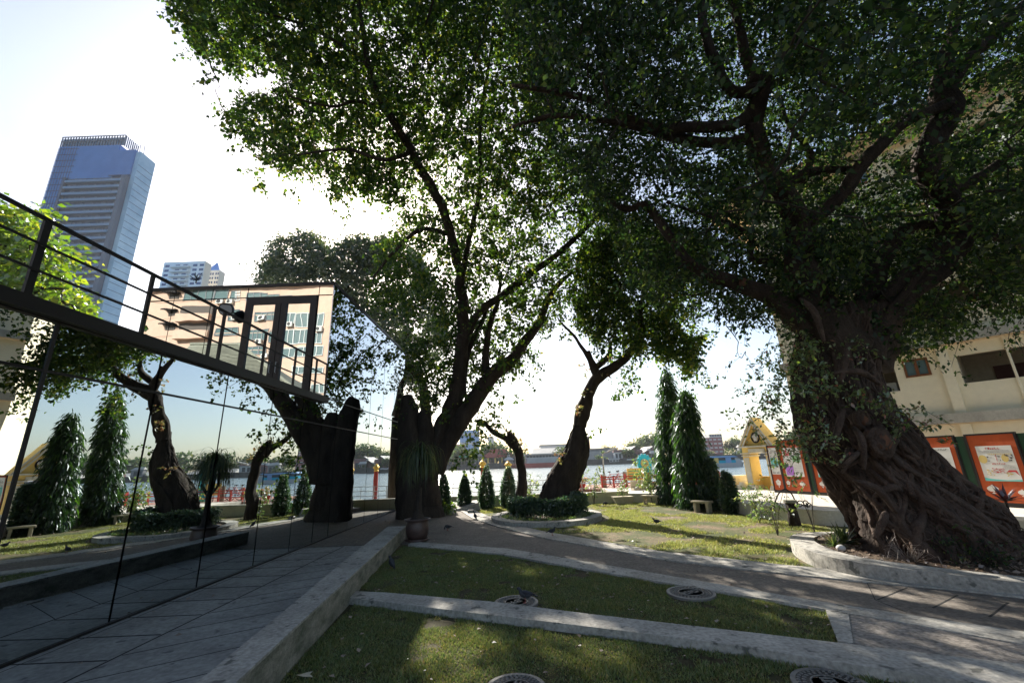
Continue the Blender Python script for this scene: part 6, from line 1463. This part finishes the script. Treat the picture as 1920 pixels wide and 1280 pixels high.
for px0, px1, lb_ in ((1172, 1202, 'gabled brown timber warehouse with a pale roof, left of two'), (1204, 1235, 'gabled brown timber warehouse with a pale roof, right of two')):
    x0, x1 = XY(px0, FYB + 6), XY(px1, FYB + 6); zt = Zp(px0, 852, FYB + 6); zr = Zp(px0, 838.5, FYB + 6); t = thing('gabled_warehouse', lb_, 'building', ((x0 + x1) / 2, FYB + 6, -.2), 0, 'gabled warehouses on the far bank'); xm = x0 + (x1 - x0) * .72
    MB().xz([(x0, -.2), (x1, -.2), (x1, zt), (xm, zr), (x0, zt)][::1], FYB + 6, FYB + 30).build('wall', M['farbrown'], t)
    q = MB(); q.add([(x0 - 1, FYB + 4, zt - .3), (xm, FYB + 4, zr + .3), (xm, FYB + 31, zr + .3), (x0 - 1, FYB + 31, zt - .3), (x0 - 1, FYB + 4, zt + .1), (xm, FYB + 4, zr + .7), (xm, FYB + 31, zr + .7), (x0 - 1, FYB + 31, zt + .1)], [(3, 2, 1, 0), (4, 5, 6, 7), (0, 1, 5, 4), (2, 3, 7, 6), (0, 4, 7, 3), (1, 2, 6, 5)]); q.build('roof', M['shed'], t)
block('river_house', 'white boathouse front with dark doorway below the left gabled warehouse', 1177, 1192, 862, FYB - 1, 7, 'farwhite', 'flat', 1, 1, 2)
block('apartment_block', 'brown brick apartment block right of the weeping trees across the river', 1318, 1360, 820, FYB + 30, 20, 'farpink', None, 3, 5, 5, 'farwhite', wh=.35)
block('apartment_block', 'pale white apartment block peeping behind the brown brick one', 1338, 1362, 813, 420, 20, 'farwhite', None, 3, 8, 5, wh=.4)
block('river_house', 'low brown house on the far bank left of the ferry', 1322, 1345, 850, FYB + 6, 12, 'farpink', 'farbrown', 3, 2, 4)
for i, (a, b, c, mt_, lb_) in enumerate(((1395, 1440, 845, 'farwhite', 'long pale house on the far bank behind the yellow gate'), (1470, 1560, 842, 'fargrey', 'grey riverside sheds across the water behind the fig'), (1600, 1700, 838, 'farwhite', 'white riverside building across the water mirrored in the pavilion glass'), (1780, 1900, 830, 'farpink', 'brown riverside building far upstream'))):
    block('river_house', lb_, a, b, c + 4, FYB + 10 + 10 * i, 14, mt_, 'shed', 3, 2, 9)
# ferry
p = at(1352, 872, 150); x = p[0]; t = thing('ferry_boat', 'blue white and yellow river ferry passing right of the weeping trees', 'ferry', (x, 150, -1.9), rad(6))
q = MB(); V = []
for zz, s_ in ((-.2, .9), (1.3, 1.0)): V += [(-8 * s_, -1.6, zz), (6.5 * s_, -1.8, zz), (8.6 * s_, 0, zz + (.3 if zz > 0 else 0)), (6.5 * s_, 1.8, zz), (-8 * s_, 1.6, zz)]
q.add(V, [(4, 3, 2, 1, 0), (5, 6, 7, 8, 9)] + [(i, (i + 1) % 5, 5 + (i + 1) % 5, 5 + i) for i in range(5)]); q.build('hull', M['farwhite'], t, local=True)
MB().box(-7.6, 4.6, -1.5, 1.5, 1.301, 2.2).build('cabin', M['turq'], t, local=True); MB().box(-7.4, 4.4, -1.52, 1.52, 2.201, 3.1).build('windows', M['fardark'], t, local=True)
MB().xz([(-7.8, 3.101), (5.6, 3.101), (4.2, 3.6), (-7.2, 3.6)], -1.7, 1.7).build('roof', M['farblue'], t, local=True); MB().box(-4.5, -1.5, -1.56, -1.53, 1.35, 3.05).build('banner', M['yellow'], t, local=True); MB().box(1.0, 3.0, -1.56, -1.53, 1.35, 3.05).build('banner', M['farblue'], t, local=True)
MB().xz([(4.601, 1.31), (7.4, 1.31), (6.2, 2.6), (4.601, 2.9)], -1.2, 1.2).build('bow_cabin', M['farwhite'], t, local=True)
# far bank trees
def fartree(label, px, pyt, wpx, Y, n, seed, lm=None, dz=0):
    x = XY(px, Y); zt = Zp(px, pyt, Y); w = wpx / FP * Y / 2
    t = thing('riverside_tree', label, 'tree', (x, Y, 0), 0, 'trees on the far bank'); rs = np.random.RandomState(seed)
    MB().tube([(x, Y, -.3), (x + w * .05, Y, zt * .45), (x, Y, zt * .75)], [w * .07 + .2, w * .05 + .1, .1], 6).build('trunk', M['bark'], t)
    nb = max(4, int(n / 90)); B = unit(rs.normal(size=(nb, 3))) * rs.uniform(.25, .8, (nb, 1)) * np.array([w, w * .7, (zt) * .36]) + np.array([x, Y, zt * .58])
    P = B[rs.randint(nb, size=n)] + rs.normal(size=(n, 3)) * w * .20; P[:, 2] = np.clip(P[:, 2], .8, zt + 1)
    V, F = leaves(P, max(.8, w * .13), .8, .2, None, rs=rs); np_obj('crown', V, F, lm or LF_FAR, t, t.location)
FT = [(868, 838, 60, 0), (905, 848, 46, 1), (930, 826, 66, 1), (950, 842, 50, 2), (975, 846, 40, 0), (896, 860, 24, 2), (1060, 840, 46, 0), (1085, 848, 30, 1), (1143, 828, 26, 0), (1190, 826, 40, 0), (1215, 815, 60, 0), (1245, 812, 60, 1), (1280, 815, 60, 0), (1385, 818, 44, 0), (1410, 826, 40, 1), (1180, 840, 30, 2), (830, 845, 40, 0), (780, 842, 60, 1), (720, 846, 60, 0), (1450, 820, 60, 0), (1520, 812, 80, 1), (1600, 806, 90, 0), (1680, 812, 80, 2), (1760, 800, 90, 0), (1850, 806, 90, 1), (1950, 800, 100, 0), (650, 850, 60, 0), (560, 850, 60, 1)]
wd = ['round dark green', 'broad olive green', 'small yellow green']
nm = {}
for i, (px, py, w_, k_) in enumerate(FT):
    ref = ['beside the blue banded tower', 'above the green awning', 'behind the shrine gate', 'behind the kiosk', 'behind the bow of the barge', 'low over the far quay by the awning', 'in front of the flat-roofed building', 'touching the leaning trunk in view', 'above the finned building', 'left above the gabled warehouses', 'above the right gabled warehouse', 'just left of the weeping trees', 'hidden between the weeping trees', 'right of the brown brick block', 'left of the yellow gate', 'between finned building and warehouses', 'seen through the dark forked trunk', 'mirrored left of the forked trunk', 'second mirrored left of the forked trunk', 'seen through the yellow gate', 'behind the purple poster board', 'mirrored above the leaning tree', 'mirrored beside the slim tree', 'mirrored in the middle pane of the glass', 'mirrored near the weeping trees', 'mirrored farthest right on the bank', 'far left across the river', 'farthest left across the river'][i]
    fartree(f'{wd[k_]} tree on the far bank {ref}', px, py, w_, FYB + (4 if (i < 8 or i == 15) else 20) + (i % 3) * 5 + (60 if (py < 830 and i > 7) else 0), 1500, 300 + i)

rs = random.Random(91)
for i in range(60):
    px = rs.uniform(640, 1400) if i < 46 else rs.uniform(1400, 1900); Y = FYB + rs.uniform(-.5, 7); x = XY(px, Y); w = rs.uniform(3, 9); h = rs.uniform(2.5, 6.5); k = rs.choice(['farwhite', 'fargrey', 'farbrown', 'farpink', 'fargrey'])
    cn = {'farwhite': 'white', 'fargrey': 'grey', 'farbrown': 'brown', 'farpink': 'reddish'}[k]
    t = thing('quayside_hut', f'small {cn} hut in the clutter along the far quay', 'hut', (x, Y, 1.6), 0, f'{cn} huts along the far quay')
    MB().box(x - w / 2, x + w / 2, Y, Y + 4, 1.6, 1.6 + h).build('wall', M[k], t); q = MB(); z = 1.6 + h
    q.add([(x - w / 2 - .5, Y - .6, z - .2), (x + w / 2 + .5, Y - .6, z - .2), (x + w / 2 + .5, Y + 4.6, z - .2), (x - w / 2 - .5, Y + 4.6, z - .2), (x - w / 2, Y + 2, z + 1.6), (x + w / 2, Y + 2, z + 1.6)], [(0, 1, 5, 4), (1, 2, 5), (2, 3, 4, 5), (3, 0, 4), (3, 2, 1, 0)]); q.build('roof', M[rs.choice(['shed', 'farbrown', 'fargrey', 'shed'])], t)
    q = MB()
    for u in (.15, .55): q.box(x - w / 2 + u * w, x - w / 2 + (u + .25) * w, Y - .1, Y - .01, 2.4, 1.6 + h * .75)
    q.build('openings', M['fardark'], t)
for i in range(22):
    px = rs.uniform(800, 1400); x = XY(px, FYB + 1); t = thing('quay_bush', 'low bushy shrub growing at the edge of the far quay', 'bush', (x, FYB + 1, 1.8), 0, 'shrubs along the far quay'); r_ = np.random.RandomState(500 + i); w = r_.uniform(1.5, 4)
    P = r_.normal(size=(160, 3)) * np.array([w * .5, w * .4, w * .4]) + np.array([x, FYB + 1, 1.8 + w * .5]); V, F = leaves(P, .9, .8, .2, None, rs=r_); np_obj('foliage', V, F, LF_FAR, t, t.location)
# ------------------------------------------------------------------ towers beyond the pavilion
p0, p1, p2 = at(118, 257, 230), at(240, 268, 230), at(290, 287, 230)
TX0, TX1, TX2, TZ, TZ2 = p0[0], at(232, 268, 230)[0], at(266, 280, 230)[0], p0[2], at(266, 280, 230)[2]
TDY = 11.5
t = thing('glass_tower', 'tall blue glass tower with stacked balconies and a pale glass side', 'skyscraper', ((TX0 + TX2) / 2, 240, -2), rad(4))
t.rotation_euler = (0, 0, 0)
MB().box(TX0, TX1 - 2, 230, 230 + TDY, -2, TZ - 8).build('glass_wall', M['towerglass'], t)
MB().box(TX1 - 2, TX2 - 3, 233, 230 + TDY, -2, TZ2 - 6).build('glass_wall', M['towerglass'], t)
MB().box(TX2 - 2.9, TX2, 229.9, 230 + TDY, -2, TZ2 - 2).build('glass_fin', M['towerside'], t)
MB().box(TX1 - 4, TX2 - 3, 229.0, 233, TZ2 - 20, TZ2 - 1).build('dark_corner', M['towerglass'], t)
bx0, bx1 = TX0 + 13, TX2 - 5.6
MB().box(bx0, bx1, 229.3, 229.9, -2, TZ - 34).build('recess', M['towerdark'], t)
for i in range(34):
    z = TZ - 38 - i * 4.6
    if z < 6: break
    f_ = MB().box(bx0 + .5, bx1 - .3, 227.2, 229.25, z, z + 1.55).build('balcony', M['towerband'], t)
    q = MB(); rs = random.Random(i)
    for k in range(26):
        xx = bx0 + 1 + k * (bx1 - bx0 - 3) / 26
        if rs.random() < .42: q.box(xx, xx + 1.3, 229.0, 229.28, z + 1.7, z + 3.9)
    q.build('window_panels', M['towertrim'], f_)  # randomly placed window panels in the pier colour, slightly paler than the backing
MB().box(bx1, bx1 + 2.6, 226.8, 229.85, -2, TZ2 - 22).build('pier', M['towertrim'], t); MB().box(bx0 - 1.2, bx0, 227.4, 229.85, -2, TZ - 34).build('pier', M['towertrim'], t)
q = MB()
for i in range(24): xx = TX0 + i * (TX1 - TX0) / 23; q.box(xx - .2, xx + .2, 230, 230.5, TZ - 8, TZ)
for zz in (TZ - .8, TZ - 4.4): q.box(TX0, TX1, 229.7, 229.95, zz, zz + .6)
for i in range(8): yy = 231 + i * 1.3; q.box(TX1 - .5, TX1, yy, yy + .4, TZ - 8, TZ)
q.build('crown_screen', M['towertrim'], t); MB().box(TX0 + .2, TX1 - .2, 230.6, 230.8, TZ - 7.9, TZ - 1.5).build('crown_glass', M['towerband'], t)
q = MB()
for i in range(46): z = TZ - 10 - i * 4.6; q.box(TX0 - .05, TX0 + 13.5, 229.75, 229.98, z, z + .22)
for i in range(8): xx = TX0 + 1.7 * i; q.box(xx, xx + .18, 229.6, 229.74, 2, TZ - 9)
for i in range(44): z = TZ2 - 12 - i * 4.6; q.box(TX2 + .01, TX2 + .12, 230, 230 + TDY, z, z + .22)
q.build('facade_joints', M['towerdark'], t)
q = MB()
for xx in (TX2 - 12, TX2 - 7, TX2 - 4): q.tube([(xx, 236, TZ2 - 2), (xx - .8, 236, TZ2 + 9)], .25, 4)
q.build('aerials', M['towertrim'], t)
for (pxa, pxb, py, dy, wing, lb_) in ((308, 385, 492, 0, True, 'cream high-rise with rounded balconies peeping over the pavilion roof'), (388, 412, 507, 25, False, 'paler block with a blue pointed roof right of the cream high-rise')):
    a, b = at(pxa, py, 300 + dy), at(pxb, py, 300 + dy); zt = a[2]
    t = thing('high_rise', lb_, 'building', ((a[0] + b[0]) / 2, 300 + dy, -2)); MB().box(a[0], b[0], 300 + dy, 307 + dy, -2, zt).build('wall', M['cream_far'], t)
    w = b[0] - a[0]
    for i in range(12):
        z = zt - 4.4 - i * 3.9; q = MB()
        for u in (.05, .30, .48, .72, .88): q.box(a[0] + u * w, a[0] + (u + .1) * w, 299.8 + dy, 299.98 + dy, z, z + 1.9)
        q.build('window_row', M['towerdark'], t)
        if wing: MB().bbox(a[0] + w * .22, a[0] + w * .68, 297 + dy, 299.75 + dy, z - 1.4, z - .2, .6).build('balcony', M['cream_far'], t)
    if not wing:
        q = MB(); q.add([(a[0], 300 + dy, zt), (b[0], 300 + dy, zt), (b[0], 307 + dy, zt), (a[0], 307 + dy, zt), ((a[0] + b[0]) / 2, 303 + dy, zt + 9)], [(0, 1, 4), (1, 2, 4), (2, 3, 4), (3, 0, 4)]); q.build('roof', M['towerglass'], t); MB().tube([((a[0] + b[0]) / 2, 303 + dy, zt + 6), ((a[0] + b[0]) / 2, 303 + dy, zt + 26)], .2, 4).build('mast', M['fargrey'], t)

# ------------------------------------------------------------------ what the upper glass reflects: the apartment block and tiled roof behind the photographer
DV = 68.0; RY = 2 * FY - DV                              # virtual and real distance
def pk(px, py): p = at(px, py, DV); return p[0], p[2]
t = thing('pink_apartment_block', 'salmon pink apartment block with air conditioners mirrored in the upper glass', 'building', (-46, RY, 0))
xl, zt = pk(255, 545)[0], pk(420, 541)[1]; xr = pk(655, 560)[0]
wl = MB()
wins = []
def pw(px0, py0, px1, py1, fr='window', nb=0): a = pk(px0, py0); b = pk(px1, py1); wins.append((min(a[0], b[0]), max(a[0], b[0]), min(a[1], b[1]), max(a[1], b[1]), fr, nb))
MB().box(xl, xr, RY - 14, RY, 0, zt).build('wall', M['pink'], t)
MB().box(xl - .3, xr + .3, RY - 14, RY + .9, zt + .01, zt + 1.4).build('parapet', M['pink'], t)
xq = pk(535, 590)[0]
MB().box(xq, xr, RY + .01, RY + 1.2, 0, zt - 5.4).build('bay', M['pink'], t)
W_ = [(347, 540, 401, 562, 4), (404, 543, 426, 560, 1), (433, 546, 443, 561, 1), (464, 549, 499, 562, 3), (500, 551, 523, 564, 2), (526, 553, 547, 566, 2), (568, 558, 592, 566, 2), (430, 580, 448, 602, 1), (480, 586, 520, 601, 4), (405, 615, 446, 629, 3), (467, 617, 503, 637, 4), (508, 620, 522, 640, 1), (462, 650, 498, 664, 3), (505, 652, 530, 668, 2), (470, 684, 500, 700, 2), (500, 692, 525, 706, 2)]
for a, b, c, d_, nb in W_: pw(a, b, c, d_, 'dark', nb)
for a, b, c, d_, nb in ((543, 592, 560, 612, 2), (563, 593, 612, 616, 5), (540, 623, 585, 647, 5), (592, 628, 610, 649, 2), (537, 655, 612, 671, 6), (556, 690, 576, 704, 2), (588, 692, 612, 704, 2), (546, 720, 580, 736, 4), (590, 722, 612, 738, 3)): pw(a, b, c, d_, 'bay', nb)
for i, (x0, x1, z0, z1, k_, nb) in enumerate(wins):
    yo = RY + (1.21 if k_ == 'bay' else .01)
    q = MB(); fr = .10
    q.box(x0, x1, yo, yo + .12, z0, z0 + fr); q.box(x0, x1, yo, yo + .12, z1 - fr, z1)
    for j in range(nb + 1): xx = x0 + (x1 - x0 - fr) * j / max(1, nb); q.box(xx, xx + fr, yo + .001, yo + .121, z0 + fr, z1 - fr)
    w = q.build('window', M['winframe' if k_ == 'bay' else 'fargrey'], t); MB().box(x0 + .02, x1 - .02, yo + .002, yo + .04, z0 + .02, z1 - .02).build('pane', M['window'], w)
for (a, b, c, d_) in ((342, 575, 396, 599), (338, 608, 392, 630)):
    A, B = pk(a, b), pk(c, d_); x0, x1, z0, z1 = A[0], B[0], min(A[1], B[1]), max(A[1], B[1])
    MB().box(x0, x1, RY + .01, RY + .05, z0 + .9, z1).build('balcony_recess', M['pinkdark'], t); MB().box(x0 - .2, x1 + .2, RY + .06, RY + 1.0, z0 - .5, z0 + .9).build('balcony_parapet', M['pink'], t)
for px, py in ((325, 555), (322, 588), (318, 615)):
    a = pk(px, py); q = MB(); q.box(a[0] - 1.1, a[0] + 1.1, RY + .02, RY + 1.0, a[1] + .5, a[1] + .62)
    for k in range(8): q.box(a[0] - 1.1 + k * .3, a[0] - 1.02 + k * .3, RY + .9, RY + 1.1, a[1] + .3, a[1] + .499)
    q.build('window_awning', M['metalblack'], t); MB().box(a[0] - .6, a[0] + .9, RY + .01, RY + .08, a[1] - .5, a[1] + .45).build('window', M['pinkdark'], t)
for px, py, bay in ((413, 565, 0), (432, 566, 0), (492, 597, 0), (441, 597, 0), (552, 614, 1), (606, 622, 1), (488, 641, 0), (497, 668, 0)):
    a = pk(px, py); yo = RY + (1.21 if bay else .02); c_ = MB().bbox(a[0] - .55, a[0] + .55, yo, yo + .5, a[1] - .4, a[1] + .4, .05).build('air_conditioner', M['acwhite'], t); MB().tube([(a[0] - .1, yo + .501, a[1]), (a[0] - .1, yo + .53, a[1])], .3, 14).build('fan', M['metalblack'], c_)
a = pk(447, 552); q = MB()
for k in range(4): q.box(a[0] - .5 + k * .3, a[0] - .42 + k * .3, RY + .02, RY + .1, a[1] - 1.2, a[1] + .6); q.box(a[0] - .5, a[0] + .5, RY + .101, RY + .15, a[1] - 1.2 + k * .5, a[1] - 1.1 + k * .5)
q.build('lattice', M['winframe'], t)
q = MB()
for i in range(9): z = zt - 2.2 - i * 3.1; q.box(xl, xq - .01, RY + .01, RY + .06, z, z + .12)
q.build('floor_band', M['pink'], t)
DR = 36.0; RR = 2 * FY - DR
def rk(px, py, D=DR): p = at(px, py, D); return p[0], p[2]
A, B, Cc, D_ = rk(240, 660), rk(300, 618), rk(382, 618), rk(640, 790)
t = thing('tiled_roof_house', 'house with a grey green hipped tile roof mirrored low in the upper glass', 'house', ((A[0] + D_[0]) / 2, RR, 0))
ze = 5.6
q = MB(); yr = RR - 6
q.add([(A[0] - 2, RR, ze), (D_[0], RR, ze), (D_[0], RR - 14, ze), (A[0] - 2, RR - 14, ze), (B[0] - 1, RR - 5, B[1]), (Cc[0], RR - 5, Cc[1])], [(0, 1, 5, 4), (1, 2, 5), (2, 3, 4, 5), (3, 0, 4), (3, 2, 1, 0)])
hp = Cc[1] - ze
for i in range(60):
    f = i / 60; zz = ze + f * hp; y_ = RR - f * 5
    xa = (A[0] - 2) + f * (B[0] - 1 - A[0] + 2); xb = D_[0] + f * (Cc[0] - D_[0]); 
    q.box(xa, xb, y_ - .02, y_ + .10, zz, zz + .07)
q.build('roof', M['greytile'], t)
q = MB(); q.tube([(D_[0], RR, ze + .05), (Cc[0], RR - 5, Cc[1] + .08), (B[0] - 1, RR - 5, B[1] + .08)], .16, 6); q.build('ridge', M['greytile'], t)
MB().box(A[0] - .5, D_[0] - 2, RR - 13, RR - 1.5, -.2, ze - .02).build('wall', M['whitewall'], t)

# ------------------------------------------------------------------ air
hm = bpy.data.materials.new('haze'); hm.use_nodes = True; hn = hm.node_tree; hn.nodes.clear()
ho = hn.nodes.new('ShaderNodeOutputMaterial'); hv = hn.nodes.new('ShaderNodeVolumePrincipled')
hv.inputs['Color'].default_value = (0.86, 0.90, 0.95, 1); hv.inputs['Density'].default_value = 0.00010; hv.inputs['Anisotropy'].default_value = 0.3
hn.links.new(hv.outputs[0], ho.inputs['Volume'])
HAZE = True
if HAZE:
    o = MB().box(-900, 900, -400, 1000, -5.2, 260).build('haze', hm); lab(o, 'thin pale river haze over the whole place', 'haze', kind='stuff')
    o.data.update()

# scattered dry leaves and crumbs over lawns and paths
rs = np.random.RandomState(66)
PP = []
for poly, n_, z in ((nearpoly, 130, -.02), (midlawn_poly, 150, .03), (farpoly, 420, .045), (asphalt, 260, .024), ([(-6.0, 1), (-2.9, 1), (-3.6, 12.8), (-6.0, 12.8)], 60, .028)):
    xs = [p[0] for p in poly]; ys = [p[1] for p in poly]; a = rs.uniform(min(xs), max(xs), n_ * 3); b = rs.uniform(min(ys), max(ys), n_ * 3); k = inpoly(a, b, poly); a, b = a[k][:n_], b[k][:n_]
    PP.append(np.stack([a, b, np.full(len(a), z)], 1))
PP = np.concatenate(PP); V, F = leaves(PP, .055, .75, 0, rs.normal(size=(len(PP), 3)) * np.array([1, 1, .12]), rs=rs, up=np.array([0, 0, 6.0])); o = np_obj('fallen_leaves', V, F, LF_DEAD); lab(o, 'small dry leaves scattered over the lawns and the path', 'fallen leaves', kind='stuff')
